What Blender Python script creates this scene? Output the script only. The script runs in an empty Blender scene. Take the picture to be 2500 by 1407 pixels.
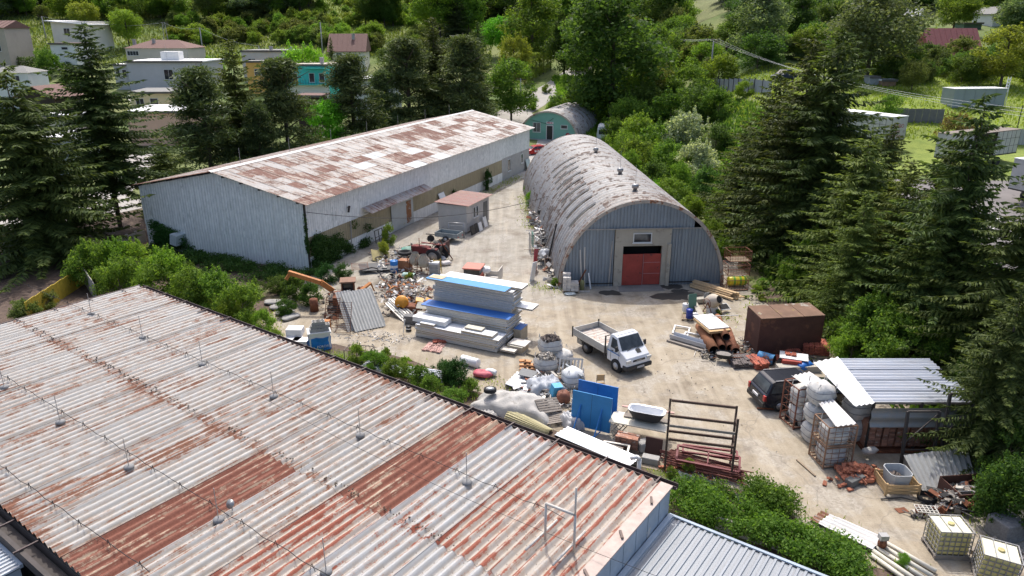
import bpy, math, random
import numpy as np
from mathutils import Vector, Matrix, Euler
PI = math.pi; rad = math.radians
sc = bpy.context.scene
COL = sc.collection
# ---------------- camera ----------------
F, CX, CY, H = 1770.0, 1250.0, 703.5, 18.0     # focal length and centre in photo pixels, camera height in metres
PITCH = rad(19.9)
cam = bpy.data.cameras.new('camera'); camo = bpy.data.objects.new('camera', cam); COL.objects.link(camo)
cam.sensor_width = 36; cam.lens = 36 * F / 2500; cam.clip_end = 3000; cam.clip_start = .5
camo.location = (0, 0, H); camo.rotation_euler = (PI / 2 - PITCH, 0, 0); sc.camera = camo
# ---------------- sky and sun ----------------
SUN_EL, SUN_AZ = rad(59), rad(-3)               # azimuth measured from +Y towards +X
w = bpy.data.worlds.new('World'); sc.world = w; w.use_nodes = True
nt = w.node_tree; bg = nt.nodes['Background']; sky = nt.nodes.new('ShaderNodeTexSky')
sky.sky_type = 'NISHITA'; sky.sun_disc = False; sky.sun_elevation = SUN_EL; sky.sun_rotation = SUN_AZ
sky.air_density = .8; sky.dust_density = 4.0; sky.ozone_density = .6
nt.links.new(sky.outputs[0], bg.inputs[0]); bg.inputs[1].default_value = .15
sl = bpy.data.lights.new('sun', 'SUN'); so = bpy.data.objects.new('sun', sl); COL.objects.link(so)
sl.energy = 2.0; sl.angle = rad(.53); sl.color = (1, .965, .91)
SD = Vector((math.sin(SUN_AZ) * math.cos(SUN_EL), math.cos(SUN_AZ) * math.cos(SUN_EL), math.sin(SUN_EL)))
so.rotation_euler = SD.to_track_quat('Z', 'Y').to_euler(); so.location = (0, 0, 80)
vs = sc.view_settings; vs.view_transform = 'Standard'; vs.look = 'None'; vs.gamma = 1; vs.exposure = 0.8
sc.cycles.max_bounces = 6; sc.cycles.transparent_max_bounces = 8; sc.cycles.use_denoising = True
sc.cycles.diffuse_bounces = 3; sc.cycles.glossy_bounces = 2; sc.cycles.transmission_bounces = 3
random.seed(7); RNG = np.random.default_rng(7)
# ---------------- pixel <-> world helpers ----------------
_c, _s = math.cos(PITCH), math.sin(PITCH)
def ray(px, py):
    dx, dy = (px - CX) / F, (CY - py) / F
    return dx, _c + dy * _s, dy * _c - _s
def P(px, py, z=0.0):                            # the point of height z seen at a photo pixel
    x, y, u = ray(px, py); t = (z - H) / u
    return Vector((x * t, y * t, z))
def PY(px, py, Y):                               # the point at distance Y seen at a photo pixel
    x, y, u = ray(px, py); t = Y / y
    return Vector((x * t, Y, H + u * t))
def sm(a, b, x):
    t = min(1, max(0, (x - a) / (b - a))); return t * t * (3 - 2 * t)
_LY = [-50, 104, 125, 160, 187, 215, 270, 400, 900]; _LZ = [0, 0, 1.6, 6.6, 11.6, 17, 30, 62, 150]
_RY = [-50, 30, 50, 85, 102, 130, 160, 200, 270, 400, 900]; _RZ = [0, 0, 2.2, 4.4, 8.2, 11.6, 15.5, 23, 37, 68, 160]
def terr(X, Y):
    zl = float(np.interp(Y, _LY, _LZ)); zr = float(np.interp(Y, _RY, _RZ))
    k = sm(19 + max(0, Y - 90) * .12, 33 + max(0, Y - 90) * .3, X)
    b = 0.35 * math.sin(X * .07 + 1) * math.cos(Y * .05) * sm(125, 200, Y) * 4
    return zl * (1 - k) + zr * k + b
def PT(px, py):                                  # the point of the terrain seen at a photo pixel
    x, y, u = ray(px, py); t = 8.0
    while t < 1500:
        z = H + u * t
        if z <= terr(x * t, y * t): break
        t += .25 + t * .002
    return Vector((x * t, y * t, terr(x * t, y * t)))
def yawp(a, b):
    return math.atan2(b[1] - a[1], b[0] - a[0])
# ---------------- mesh builder ----------------
class MB:
    def __init__(s, M=None): s.v = []; s.f = []; s.uv = {}; s.M = M; s.sm = []; s.smooth = False
    def add(s, vs_, fs, uvs=None):
        n = len(s.v)
        s.v += [tuple(s.M @ Vector(p)) for p in vs_] if s.M else [tuple(p) for p in vs_]
        for f in fs: s.f.append(tuple(i + n for i in f)); s.sm.append(s.smooth)
        if uvs:
            for i, t in enumerate(uvs): s.uv[n + i] = t
        return s
    def box(s, a, b):
        x0, y0, z0 = a; x1, y1, z1 = b
        return s.add([(x0,y0,z0),(x1,y0,z0),(x1,y1,z0),(x0,y1,z0),(x0,y0,z1),(x1,y0,z1),(x1,y1,z1),(x0,y1,z1)],
                     [(0,3,2,1),(4,5,6,7),(0,1,5,4),(1,2,6,5),(2,3,7,6),(3,0,4,7)])
    def ob(s, c, d, r=(0, 0, 0)):                # oriented box: centre, size, euler
        m = Matrix.Translation(c) @ Euler(r).to_matrix().to_4x4(); x, y, z = d[0]/2, d[1]/2, d[2]/2
        return s.add([m @ Vector(p) for p in [(-x,-y,-z),(x,-y,-z),(x,y,-z),(-x,y,-z),(-x,-y,z),(x,-y,z),(x,y,z),(-x,y,z)]],
                     [(0,3,2,1),(4,5,6,7),(0,1,5,4),(1,2,6,5),(2,3,7,6),(3,0,4,7)])
    def tube(s, a, b, r, n=8, r2=None, cap=True):
        a, b = Vector(a), Vector(b); d = (b - a); q = d.to_track_quat('Z', 'Y').to_matrix() if d.length > 1e-6 else Matrix.Identity(3)
        r2 = r if r2 is None else r2; V = []
        for p, rr in ((a, r), (b, r2)):
            for i in range(n):
                t = 2 * PI * i / n; V.append(p + q @ Vector((rr * math.cos(t), rr * math.sin(t), 0)))
        Fs = [(i, (i + 1) % n, n + (i + 1) % n, n + i) for i in range(n)]
        o = s.smooth; s.smooth = n >= 7
        if cap: Fs += [tuple(range(n - 1, -1, -1)), tuple(range(n, 2 * n))]
        s.add(V, Fs); s.smooth = o
        return s
    def bar(s, a, b, w, h=None):                 # square bar between two points
        a, b = Vector(a), Vector(b); d = b - a; h = h or w
        q = d.to_track_quat('X', 'Z').to_matrix().to_4x4(); m = Matrix.Translation((a + b) / 2) @ q; L = d.length / 2
        return s.add([m @ Vector(p) for p in [(-L,-w/2,-h/2),(L,-w/2,-h/2),(L,w/2,-h/2),(-L,w/2,-h/2),(-L,-w/2,h/2),(L,-w/2,h/2),(L,w/2,h/2),(-L,w/2,h/2)]],
                     [(0,3,2,1),(4,5,6,7),(0,1,5,4),(1,2,6,5),(2,3,7,6),(3,0,4,7)])
    def path(s, pts, r, n=6):
        for a, b in zip(pts[:-1], pts[1:]): s.tube(a, b, r, n)
        return s
    def lathe(s, prof, n=16, M=None, cap=True):  # prof: list of (radius, z)
        V = []; M = M or Matrix.Identity(4)
        for r, z in prof:
            for i in range(n):
                t = 2 * PI * i / n; V.append(M @ Vector((r * math.cos(t), r * math.sin(t), z)))
        Fs = []
        for k in range(len(prof) - 1):
            for i in range(n): Fs.append((k*n+i, k*n+(i+1) % n, (k+1)*n+(i+1) % n, (k+1)*n+i))
        if cap: Fs += [tuple(range(n - 1, -1, -1)), tuple(range((len(prof)-1)*n, len(prof)*n))]
        o = s.smooth; s.smooth = True; s.add(V, Fs); s.smooth = o
        return s
    def prism(s, prof, y0, y1, smooth=False):    # (x, z) outline pushed along y
        n = len(prof); V = [(x, y0, z) for x, z in prof] + [(x, y1, z) for x, z in prof]
        s.add(V, [tuple(range(n - 1, -1, -1)), tuple(range(n, 2 * n))])
        return s.add(V, [(i, (i + 1) % n, n + (i + 1) % n, n + i) for i in range(n)][::1])
    def corr(s, W, L, pitch, amp, fn=None, kind='sin', nl=1, th=.006, per=8, x0=0., two=True):
        # corrugated sheet: waves across x (0..W), length along y (0..L); fn maps (x,y,z) to a point
        nw = max(1, round(W / pitch)); n = nw * per
        if kind == 'trap': prof = [(0, 0), (.5, 0), (.58, 1), (.92, 1)]; xs = [(k + a) * pitch for k in range(nw) for a, _ in prof] + [nw * pitch]; zs = [amp * b for k in range(nw) for _, b in prof] + [0]
        else: xs = [W * i / n for i in range(n + 1)]; zs = [amp * .5 * math.cos(2 * PI * i / per) for i in range(n + 1)]
        fn = fn or (lambda x, y, z: (x, y, z)); m = len(xs); V = []; U = []
        for lay in ((0, -th) if two else (0,)):
            for j in range(nl + 1):
                for i in range(m): V.append(fn(x0 + xs[i], L * j / nl, zs[i] + lay)); U.append((xs[i] / pitch, L * j / nl))
        Fs = [(j*m+i, j*m+i+1, (j+1)*m+i+1, (j+1)*m+i) for j in range(nl) for i in range(m - 1)]
        if two:
            o_ = (nl + 1) * m; Fs += [tuple(o_ + k for k in reversed(f)) for f in Fs]
        o = s.smooth; s.smooth = kind == 'sin'; s.add(V, Fs, U); s.smooth = o
        return s
    def mesh(s, name):
        me = bpy.data.meshes.new(name); me.from_pydata(s.v, [], s.f)
        if any(s.sm): me.polygons.foreach_set('use_smooth', s.sm)
        if s.uv:
            ul = me.uv_layers.new(name='UVMap'); co = np.zeros((len(me.loops), 2))
            vi = np.zeros(len(me.loops), dtype=np.int32); me.loops.foreach_get('vertex_index', vi)
            tab = np.zeros((len(s.v), 2))
            for k, t in s.uv.items(): tab[k] = t
            ul.data.foreach_set('uv', tab[vi].ravel())
        return me
    def build(s, name, mat, parent=None, **k): return obj(name, s.mesh(name), mat, parent, **k)
def obj(name, me, mat, parent=None, bevel=0, **k):
    o = bpy.data.objects.new(name, me); COL.objects.link(o)
    if mat is not None and not me.materials: me.materials.append(mat)
    elif mat is not None and me.materials[0] != mat:
        o.material_slots[0].link = 'OBJECT'; o.material_slots[0].material = mat
    if parent is not None: o.parent = parent
    if bevel:
        b = o.modifiers.new('bevel', 'BEVEL'); b.width = bevel; b.segments = 2; b.limit_method = 'ANGLE'; b.angle_limit = rad(40)
    for a, b in k.items(): o[a] = b
    return o
def tag(o, label=None, cat=None, group=None, kind=None):
    for k, v_ in (('label', label), ('category', cat), ('group', group), ('kind', kind)):
        if v_: o[k] = v_
    return o
def thing(name, label, cat, loc=(0, 0, 0), yaw=0, group=None, rot=None, scale=None):
    o = bpy.data.objects.new(name, None); COL.objects.link(o); o.empty_display_size = .2
    o.location = loc; o.rotation_euler = rot or (0, 0, yaw)
    if scale: o.scale = scale if not isinstance(scale, (int, float)) else (scale,) * 3
    return tag(o, label, cat, group)
def place(o, loc, yaw=0, rot=None): o.location = loc; o.rotation_euler = rot or (0, 0, yaw); return o
def copy_tree(o, parent=None):
    c = o.copy(); COL.objects.link(c); c.parent = parent
    for ch in list(o.children): copy_tree(ch, c)
    return c
# ---------------- materials ----------------
class NT:
    def __init__(s, name):
        s.m = bpy.data.materials.new(name); s.m.use_nodes = True; s.t = s.m.node_tree; s.t.nodes.clear()
        s.out = s.n('OutputMaterial')
    def n(s, kind, inp=None, **k):
        nd = s.t.nodes.new('ShaderNode' + kind)
        for a, b in k.items(): setattr(nd, a, b)
        for a, b in (inp or {}).items(): s.set(nd.inputs[a], b)
        return nd
    def set(s, i, v_):
        if isinstance(v_, bpy.types.NodeSocket): s.t.links.new(v_, i)
        elif isinstance(v_, bpy.types.Node): s.t.links.new(v_.outputs[0], i)
        else:
            if isinstance(v_, tuple) and len(v_) == 3 and i.type == 'RGBA': v_ = v_ + (1,)
            i.default_value = v_
    def math(s, op, a, b=0.0, c=None):
        nd = s.n('Math', {0: a, 1: b}, operation=op)
        if c is not None: s.set(nd.inputs[2], c)
        return nd.outputs[0]
    def mix(s, f, a, b, mode='MIX'):
        nd = s.n('Mix', data_type='RGBA', blend_type=mode); s.set(nd.inputs[0], f); s.set(nd.inputs[6], a); s.set(nd.inputs[7], b)
        return nd.outputs[2]
    def noise(s, vec, scale, detail=4, rough=.6): return s.n('TexNoise', {'Vector': vec, 'Scale': scale, 'Detail': detail, 'Roughness': rough}).outputs[0]
    def step(s, x, a, b): return s.n('MapRange', {0: x, 1: a, 2: b}).outputs[0]
    def end(s, col, rough=.8, metal=0., bump=None, bs=.3, bd=.02, **k):
        p = s.n('BsdfPrincipled', {'Base Color': col, 'Roughness': rough, 'Metallic': metal})
        for a, b in k.items(): s.set(p.inputs[a.replace('_', ' ')], b)
        if bump is not None: s.set(p.inputs['Normal'], s.n('Bump', {'Height': bump, 'Strength': bs, 'Distance': bd}))
        s.set(s.out.inputs[0], p); return s.m
_mats = {}
def lin(c): return tuple((x / 12.92 if x <= .04045 else ((x + .055) / 1.055) ** 2.4) for x in c)
def hexc(h): return lin(tuple(int(h[i:i + 2], 16) / 255 for i in (0, 2, 4)))
def mk(name, c, rough=.75, metal=0., var=.18, vs_=2.5, spots=None, bump=.15, orand=.0, coat=0., stain=None):
    """weathered surface: base colour with uneven tone, optional spots [(colour, threshold, scale)], object-to-object drift"""
    if name in _mats: return _mats[name]
    t = NT(name); co = t.n('TexCoord').outputs['Object']
    oi = t.n('ObjectInfo').outputs['Random']; ofs = t.n('VectorMath', {0: co, 1: t.n('CombineXYZ', {0: t.math('MULTIPLY', oi, 37.), 1: t.math('MULTIPLY', oi, 17.)})}, operation='ADD').outputs[0]
    n1 = t.noise(ofs, vs_, 5, .65); k = t.step(n1, .25, .75)
    d = tuple(x * (1 - var) for x in c); l = tuple(min(1, x * (1 + var)) for x in c); col = t.mix(k, d, l)
    for sp in (spots or []):
        n2 = t.noise(ofs, sp[2], 6, .7); col = t.mix(t.step(n2, sp[1], sp[1] + .05), col, sp[0])
    if orand: col = t.n('HueSaturation', {'Color': col, 'Value': t.math('ADD', t.math('MULTIPLY', oi, orand * 2), 1 - orand)}).outputs[0]
    _mats[name] = t.end(col, rough, metal, bump=t.noise(ofs, vs_ * 7, 4) if bump else None, bs=bump, Coat_Weight=coat) if coat else t.end(col, rough, metal, bump=t.noise(ofs, vs_ * 7, 4) if bump else None, bs=bump)
    return _mats[name]
RUST = (.16, .055, .025); RUST2 = (.25, .1, .045)
def sheetmat(name, base, rust=.62, rcol=(.20, .055, .03), edge=.09, dirt=(.42, .34, .26), dirtk=.5, ridge=0., along=.45, across=3.2, rough=.55, metal=.0, dots=True, valley=.35, ends=0., midk=.5, world=0.):
    """corrugated sheet: paint or zinc with rust streaks that run along the waves (uv: waves, metres)"""
    if name in _mats: return _mats[name]
    t = NT(name); uv = t.n('UVMap').outputs[0]; oi = t.n('ObjectInfo').outputs['Random']
    sp = t.n('SeparateXYZ', {0: uv}); u, v_ = sp.outputs[0], sp.outputs[1]
    off = t.math('MULTIPLY', oi, 91.)
    vec = t.n('CombineXYZ', {0: t.math('ADD', t.math('MULTIPLY', u, across), off), 1: t.math('MULTIPLY', v_, along), 2: off}).outputs[0]
    vec2 = t.n('CombineXYZ', {0: t.math('ADD', t.math('MULTIPLY', u, .9), off), 1: t.math('MULTIPLY', v_, 2.6), 2: off}).outputs[0]
    vec3 = t.n('CombineXYZ', {0: t.math('ADD', t.math('MULTIPLY', u, 6.), off), 1: t.math('MULTIPLY', v_, 16.), 2: off}).outputs[0]
    streak = t.noise(vec, 1., 6, .62); blot = t.noise(vec2, 1., 5, .6); fine = t.noise(vec3, 1., 3, .7)
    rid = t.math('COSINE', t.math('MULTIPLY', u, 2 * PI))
    val = t.math('ADD', t.math('ADD', t.math('MULTIPLY', streak, .62), t.math('MULTIPLY', blot, .26)), t.math('MULTIPLY', fine, .16))
    if ridge: val = t.math('ADD', val, t.math('MULTIPLY', rid, ridge))
    val = t.math('ADD', val, t.math('MULTIPLY', t.math('SUBTRACT', oi, .5), edge))
    if world: val = t.math('ADD', val, t.math('MULTIPLY', t.math('SUBTRACT', t.noise(t.n('NewGeometry').outputs['Position'], .45, 4, .65), .5), world))
    if ends: val = t.math('ADD', val, t.math('MULTIPLY', t.step(t.math('ABSOLUTE', t.math('SUBTRACT', v_, ends / 2)), ends / 2 - .5, ends / 2), .07))
    tone = t.step(streak, .3, .7); bs_ = t.mix(tone, tuple(x * .80 for x in base), tuple(min(.95, x * 1.12) for x in base))
    dk = t.math('MULTIPLY', t.step(t.math('ADD', t.math('MULTIPLY', blot, .6), t.math('MULTIPLY', fine, .5)), .45, .72), dirtk)
    col = t.mix(dk, bs_, dirt)
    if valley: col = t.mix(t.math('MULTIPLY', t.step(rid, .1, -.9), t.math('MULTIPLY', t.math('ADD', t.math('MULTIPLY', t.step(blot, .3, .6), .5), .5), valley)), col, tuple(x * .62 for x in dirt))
    if dots:
        fu = t.math('ABSOLUTE', t.math('SUBTRACT', t.math('FRACT', u), .5)); fv = t.math('ABSOLUTE', t.math('SUBTRACT', t.math('FRACT', t.math('MULTIPLY', v_, 2.2)), .5))
        d = t.math('MULTIPLY', t.math('LESS_THAN', fu, .05), t.math('LESS_THAN', fv, .05)); col = t.mix(t.math('MULTIPLY', d, .7), col, (.09, .06, .05))
    rk = t.step(val, rust, rust + .045); rc = t.mix(t.step(fine, .35, .65), rcol, tuple(min(1, x * 1.3 + .01) for x in rcol))
    mid = t.mix(t.step(val, rust - .085, rust), col, (.32, .205, .125))
    col = t.mix(rk, t.mix(midk, col, mid), rc)
    _mats[name] = t.end(col, t.mix(rk, (rough,) * 3, (.85,) * 3), t.math('MULTIPLY', t.math('SUBTRACT', 1., rk), metal), bump=t.math('ADD', fine, rk), bs=.12)
    return _mats[name]
def leafmat(name, c1, c2, trans=.5, orand=.18, rough=.55):
    if name in _mats: return _mats[name]
    t = NT(name); g = t.n('NewGeometry').outputs['Random Per Island']; oi = t.n('ObjectInfo').outputs['Random']
    col = t.mix(g, c1, c2)
    col = t.n('HueSaturation', {'Hue': t.math('ADD', t.math('MULTIPLY', oi, .04), .48), 'Value': t.math('ADD', t.math('MULTIPLY', t.math('FRACT', t.math('MULTIPLY', oi, 7.3)), orand * 2), 1 - orand), 'Color': col}).outputs[0]
    p = t.n('BsdfPrincipled', {'Base Color': col, 'Roughness': rough, 'Specular IOR Level': .12})
    tc = t.mix(1., col, (1.5, 1.5, .7), 'MULTIPLY')
    tr = t.n('BsdfTranslucent', {'Color': tc}); mx = t.n('MixShader', {0: trans, 1: p, 2: tr}); t.set(t.out.inputs[0], mx)
    _mats[name] = t.m; return t.m
def glassmat():
    if 'window_glass' in _mats: return _mats['window_glass']
    t = NT('window_glass'); co = t.n('TexCoord').outputs['Object']
    _mats['window_glass'] = t.end(t.mix(t.step(t.noise(co, 1.2), .4, .6), (.02, .025, .03), (.05, .06, .065)), .06, 0.); return _mats['window_glass']
# ================= the setting =================
def terrain_mat():
    t = NT('terrain_soil_and_grass'); co = t.n('NewGeometry').outputs['Position']; sp = t.n('SeparateXYZ', {0: co})
    n1 = t.noise(co, .22, 5); n2 = t.noise(co, 3., 5, .7); n3 = t.noise(co, .06, 3)
    grass = t.mix(t.step(n2, .3, .7), (.045, .085, .015), (.13, .19, .035)); grass = t.mix(t.step(n3, .42, .6), grass, (.17, .19, .06))
    soil = t.mix(t.step(n2, .3, .7), (.055, .035, .028), (.15, .105, .075))
    k = t.math('MULTIPLY', t.step(t.math('ADD', sp.outputs[0], t.math('MULTIPLY', n1, 8.)), -14., -22.), t.step(sp.outputs[1], 84., 72.))
    k2 = t.math('MULTIPLY', t.step(sp.outputs[1], 62., 55.), t.step(n1, .38, .52))
    col = t.mix(t.math('MAXIMUM', k, k2), grass, soil)
    return t.end(col, .95, bump=n2, bs=.6, bd=.08)
def build_terrain():
    xs = np.unique(np.concatenate([np.linspace(-420, -110, 32), np.linspace(-110, 110, 111), np.linspace(110, 420, 32)]))
    ys = np.unique(np.concatenate([np.linspace(-12, 230, 150), np.linspace(230, 900, 60)]))
    V = [(x, y, terr(x, y)) for y in ys for x in xs]; m = len(xs)
    Fs = [(j*m+i, j*m+i+1, (j+1)*m+i+1, (j+1)*m+i) for j in range(len(ys) - 1) for i in range(m - 1)]
    b = MB(); b.smooth = True; b.add(V, Fs); tag(b.build('terrain', terrain_mat()), kind='structure')
build_terrain()
def jag(pts, step=1.2, amp=.25, seed=3):
    r = random.Random(seed); out = []
    for a, b in zip(pts, pts[1:] + pts[:1]):
        a, b = Vector(a), Vector(b); n = max(1, int((b - a).length / step))
        for i in range(n):
            p = a.lerp(b, i / n); out.append((p.x + r.uniform(-amp, amp), p.y + r.uniform(-amp, amp)))
    return out
def flat_poly(name, pts, z, mat, **k):
    b = MB(); b.add([(x, y, z) for x, y in pts], [tuple(range(len(pts)))]); o = b.build(name, mat)
    import bmesh
    bm = bmesh.new(); bm.from_mesh(o.data); bmesh.ops.triangulate(bm, faces=bm.faces[:]); bmesh.ops.recalc_face_normals(bm, faces=bm.faces[:])
    for f in bm.faces:
        if f.normal.z < 0: f.normal_flip()
    bm.to_mesh(o.data); bm.free(); return o
def yard_mat():
    t = NT('yard_dust_and_gravel'); co = t.n('NewGeometry').outputs['Position']; sp = t.n('SeparateXYZ', {0: co})
    n1 = t.noise(co, .16, 5, .6); n2 = t.noise(co, 1.1, 6, .65); n3 = t.noise(co, 14., 3, .8); n4 = t.noise(co, .5, 4)
    vor = t.n('TexVoronoi', {'Vector': co, 'Scale': 9.}).outputs['Color']; vv = t.n('SeparateColor', {0: vor}).outputs[0]
    sand = t.mix(t.step(n2, .3, .7), (.265, .22, .155), (.40, .345, .26)); conc = t.mix(t.step(n2, .3, .7), (.25, .23, .19), (.37, .345, .295))
    grav = t.mix(vv, (.24, .225, .20), (.48, .46, .42))
    k = t.math('ADD', t.step(sp.outputs[1], 38., 58.), t.math('SUBTRACT', n1, .5))
    col = t.mix(t.step(k, .35, .75), sand, conc); gk = t.math('MULTIPLY', t.step(t.math('ADD', n4, t.math('MULTIPLY', n3, .12)), .56, .64), .85)
    col = t.mix(t.math('MULTIPLY', gk, .5), col, grav); col = t.mix(t.math('MULTIPLY', t.step(n3, .5, .72), .5), col, (.14, .115, .09))
    stain = t.noise(co, .38, 6, .62); col = t.mix(t.math('MULTIPLY', t.step(stain, .53, .68), .7), col, (.13, .10, .07))
    trk = t.noise(t.n('Mapping', {'Vector': co, 'Rotation': (0, 0, .9), 'Scale': (1.6, .07, 1.)}).outputs[0], 1., 5, .6); col = t.mix(t.math('MULTIPLY', t.step(trk, .5, .66), .45), col, (.43, .38, .30)); col = t.mix(t.math('MULTIPLY', t.step(trk, .47, .34), .35), col, (.17, .135, .10))
    cr = t.n('TexVoronoi', {'Vector': t.n('VectorMath', {0: co, 1: t.n('TexNoise', {'Vector': co, 'Scale': .8}).outputs[1]}, operation='ADD').outputs[0], 'Scale': .16}, feature='DISTANCE_TO_EDGE').outputs[0]
    col = t.mix(t.math('MULTIPLY', t.math('LESS_THAN', cr, .004), .3), col, (.14, .12, .10))
    return t.end(col, .95, bump=t.math('ADD', n3, t.math('MULTIPLY', n2, 2.)), bs=.5, bd=.03)
_y = [(640, 790), (700, 720), (800, 640), (1000, 540), (1276, 420), (1300, 372), (1440, 372), (1480, 420), (1620, 470), (1790, 620), (1840, 720), (2020, 850), (2130, 890), (2400, 1060), (2480, 1250), (2560, 1390), (2440, 1480), (1980, 1330), (1900, 1230), (1620, 1150), (1500, 1130), (1240, 980), (1000, 880), (850, 850), (690, 830)]
flat = [P(*p) for p in _y]; flat = [(p.x, p.y) for p in flat]
tag(flat_poly('yard', jag(flat, 1.0, .3), .012, yard_mat()), kind='structure')
def ribbon(name, pts, width, mat, lift=.03, kind='structure', pt=True, seg=3.0):
    C = [Vector(p) for p in pts]; dense = []
    for a, b in zip(C[:-1], C[1:]):
        n = max(1, int((b - a).length / seg)); dense += [a.lerp(b, i / n) for i in range(n)]
    dense.append(C[-1])
    for _ in range(6): dense = [dense[0]] + [(dense[i-1] + dense[i] * 2 + dense[i+1]) / 4 for i in range(1, len(dense) - 1)] + [dense[-1]]
    V = []; nn = 4
    for i, p in enumerate(dense):
        d = (dense[min(i+1, len(dense)-1)] - dense[max(i-1, 0)]); d.z = 0; d.normalize(); r = Vector((d.y, -d.x, 0))
        for j in range(nn + 1):
            q = p + r * width * (j / nn - .5); V.append((q.x, q.y, terr(q.x, q.y) + lift))
    m = nn + 1; Fs = [(i*m+j, i*m+j+1, (i+1)*m+j+1, (i+1)*m+j) for i in range(len(dense) - 1) for j in range(nn)]
    b = MB(); b.add(V, Fs); return tag(b.build(name, mat), kind=kind)
M_road = mk('road_concrete', (.36, .34, .31), .9, var=.12, vs_=.5, spots=[((.2, .18, .16), .62, 1.5)])
M_asph = mk('asphalt_grey', (.17, .155, .15), .9, var=.18, vs_=.3, spots=[((.09, .085, .08), .6, .8), ((.26, .22, .18), .66, .25)])
ribbon('road', [(-75, 49, 0), (-52, 62, 0), (-43, 72, 0), (-30, 98, 0), (-14, 112, 0), (-5, 124, 0), (3, 140, 0), (10, 158, 0), (18, 180, 0), (20, 215, 0)], 6.0, M_road)
ribbon('side_road', [(-43, 72, 0), (-50, 95, 0), (-60, 125, 0), (-75, 150, 0)], 4.5, M_road, .035)
ribbon('access_lane', [(1.5, 90, 0), (4, 104, 0), (9, 116, 0), (4, 128, 0), (0, 134, 0)], 6.5, M_road, .04)
# asphalt lot on the right behind the spruces, with its painted lines
def terr_patch(name, pts, mat, lift=.03, n=26, **k):
    xs = [p[0] for p in pts]; ys = [p[1] for p in pts]; q = [Vector((p[0], p[1])) for p in pts]   # four corners, bilinear
    V = []
    for j in range(n + 1):
        for i in range(n + 1):
            a, b = i / n, j / n; p = q[0]*(1-a)*(1-b) + q[1]*a*(1-b) + q[2]*a*b + q[3]*(1-a)*b; V.append((p.x, p.y, terr(p.x, p.y) + lift))
    m = n + 1; bb = MB(); bb.add(V, [(j*m+i, j*m+i+1, (j+1)*m+i+1, (j+1)*m+i) for j in range(n) for i in range(n)]); return tag(bb.build(name, mat), **k)
terr_patch('parking_lot', [(24, 36), (64, 36), (70, 70), (31, 72)], M_asph, .04, 40, kind='structure')
M_paint = mk('road_paint_white', (.72, .71, .68), .7, var=.1, spots=[((.3, .28, .26), .6, 4.)])
def arc_line(c, r, a0, a1, wd, name='painted_line'):
    b = MB(); n = 28; V = []
    for i in range(n + 1):
        t = a0 + (a1 - a0) * i / n
        for rr in (r - wd / 2, r + wd / 2): x, y = c[0] + rr * math.cos(t), c[1] + rr * math.sin(t); V.append((x, y, terr(x, y) + .075))
    b.add(V, [(2*i, 2*i+1, 2*i+3, 2*i+2) for i in range(n)]); tag(b.build(name, M_paint), kind='structure')
_pc = PT(2540, 560)
for k, r in enumerate((3.1, 4.0, 4.9)): arc_line(_pc, r, PI * .6, PI * 1.5, .14)
for py in ():
    a, b = PT(2440, py), PT(2560, py + 12); arc_line((a.x, a.y - 60), 60, PI * .48, PI * .62, .12)
# lawn beyond the lot and the meadow on the hill
def grassmat(name, a, b): t = NT(name); co = t.n('NewGeometry').outputs['Position']; return t.end(t.mix(t.step(t.noise(co, .7, 6, .75), .3, .7), t.mix(t.step(t.noise(co, .09, 3), .4, .6), a, tuple(x * .6 for x in a)), b), .95, bump=t.noise(co, 6., 4), bs=.6, bd=.1)
M_lawn = grassmat('lawn_grass', (.14, .21, .025), (.24, .29, .05)); M_mead = grassmat('dry_meadow', (.10, .13, .035), (.19, .2, .075))
terr_patch('lawn', [(34, 73.5), (90, 71), (100, 124), (46, 116)], M_lawn, .05, 30, kind='structure')
terr_patch('meadow', [(44, 196), (92, 190), (105, 330), (44, 320)], M_mead, .06, 30, kind='structure')
terr_patch('hillside_meadow', [(-95, 215), (-20, 210), (-10, 380), (-130, 380)], grassmat('rough_meadow', (.12, .18, .03), (.2, .26, .06)), .06, 30, kind='structure')

# ================= foreground warehouse with the big corrugated roof =================
ZR = 4.6
A = P(335, 702, ZR); EU = Vector((.810, -.586, 0)).normalized(); EV = Vector((-.586, -.810, 0)).normalized()
def RF(u, v, z=0.0): return A + EU * u + EV * v + Vector((0, 0, z))
def RUV(px, py):
    d = P(px, py, ZR) - A; return d.dot(EU), d.dot(EV)
_uB = RUV(1608, 1185)[0]; _vS = (RUV(502, 1038)[1] + RUV(280, 900)[1]) / 2; _vG = RUV(0, 1221)[1]
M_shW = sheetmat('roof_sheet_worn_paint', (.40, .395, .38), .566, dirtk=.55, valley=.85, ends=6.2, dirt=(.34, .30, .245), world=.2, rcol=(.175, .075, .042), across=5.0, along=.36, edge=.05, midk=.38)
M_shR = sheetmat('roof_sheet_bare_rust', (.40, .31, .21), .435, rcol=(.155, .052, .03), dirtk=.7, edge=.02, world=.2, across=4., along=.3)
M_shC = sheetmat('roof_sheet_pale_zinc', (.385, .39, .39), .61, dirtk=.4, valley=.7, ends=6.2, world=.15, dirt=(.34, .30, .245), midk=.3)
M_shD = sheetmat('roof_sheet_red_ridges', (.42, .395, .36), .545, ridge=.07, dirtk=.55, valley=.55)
M_gutter = mk('gutter_brown', (.075, .05, .045), .6, var=.2, spots=[((.2, .17, .15), .6, 6.)])
M_wallgrey = mk('render_grey', (.33, .325, .31), .9, var=.12)
M_bluegrey = mk('cladding_blue_grey', (.30, .36, .42), .6, var=.2, vs_=1.2, spots=[((.42, .42, .40), .6, 2.)])
def wpt(x, y, z): return (x, y, z)
wh = thing('warehouse', 'low warehouse in front with wide rusty corrugated roof and lightning rods', 'warehouse', tuple(RF(0, 0, -ZR)))
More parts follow.
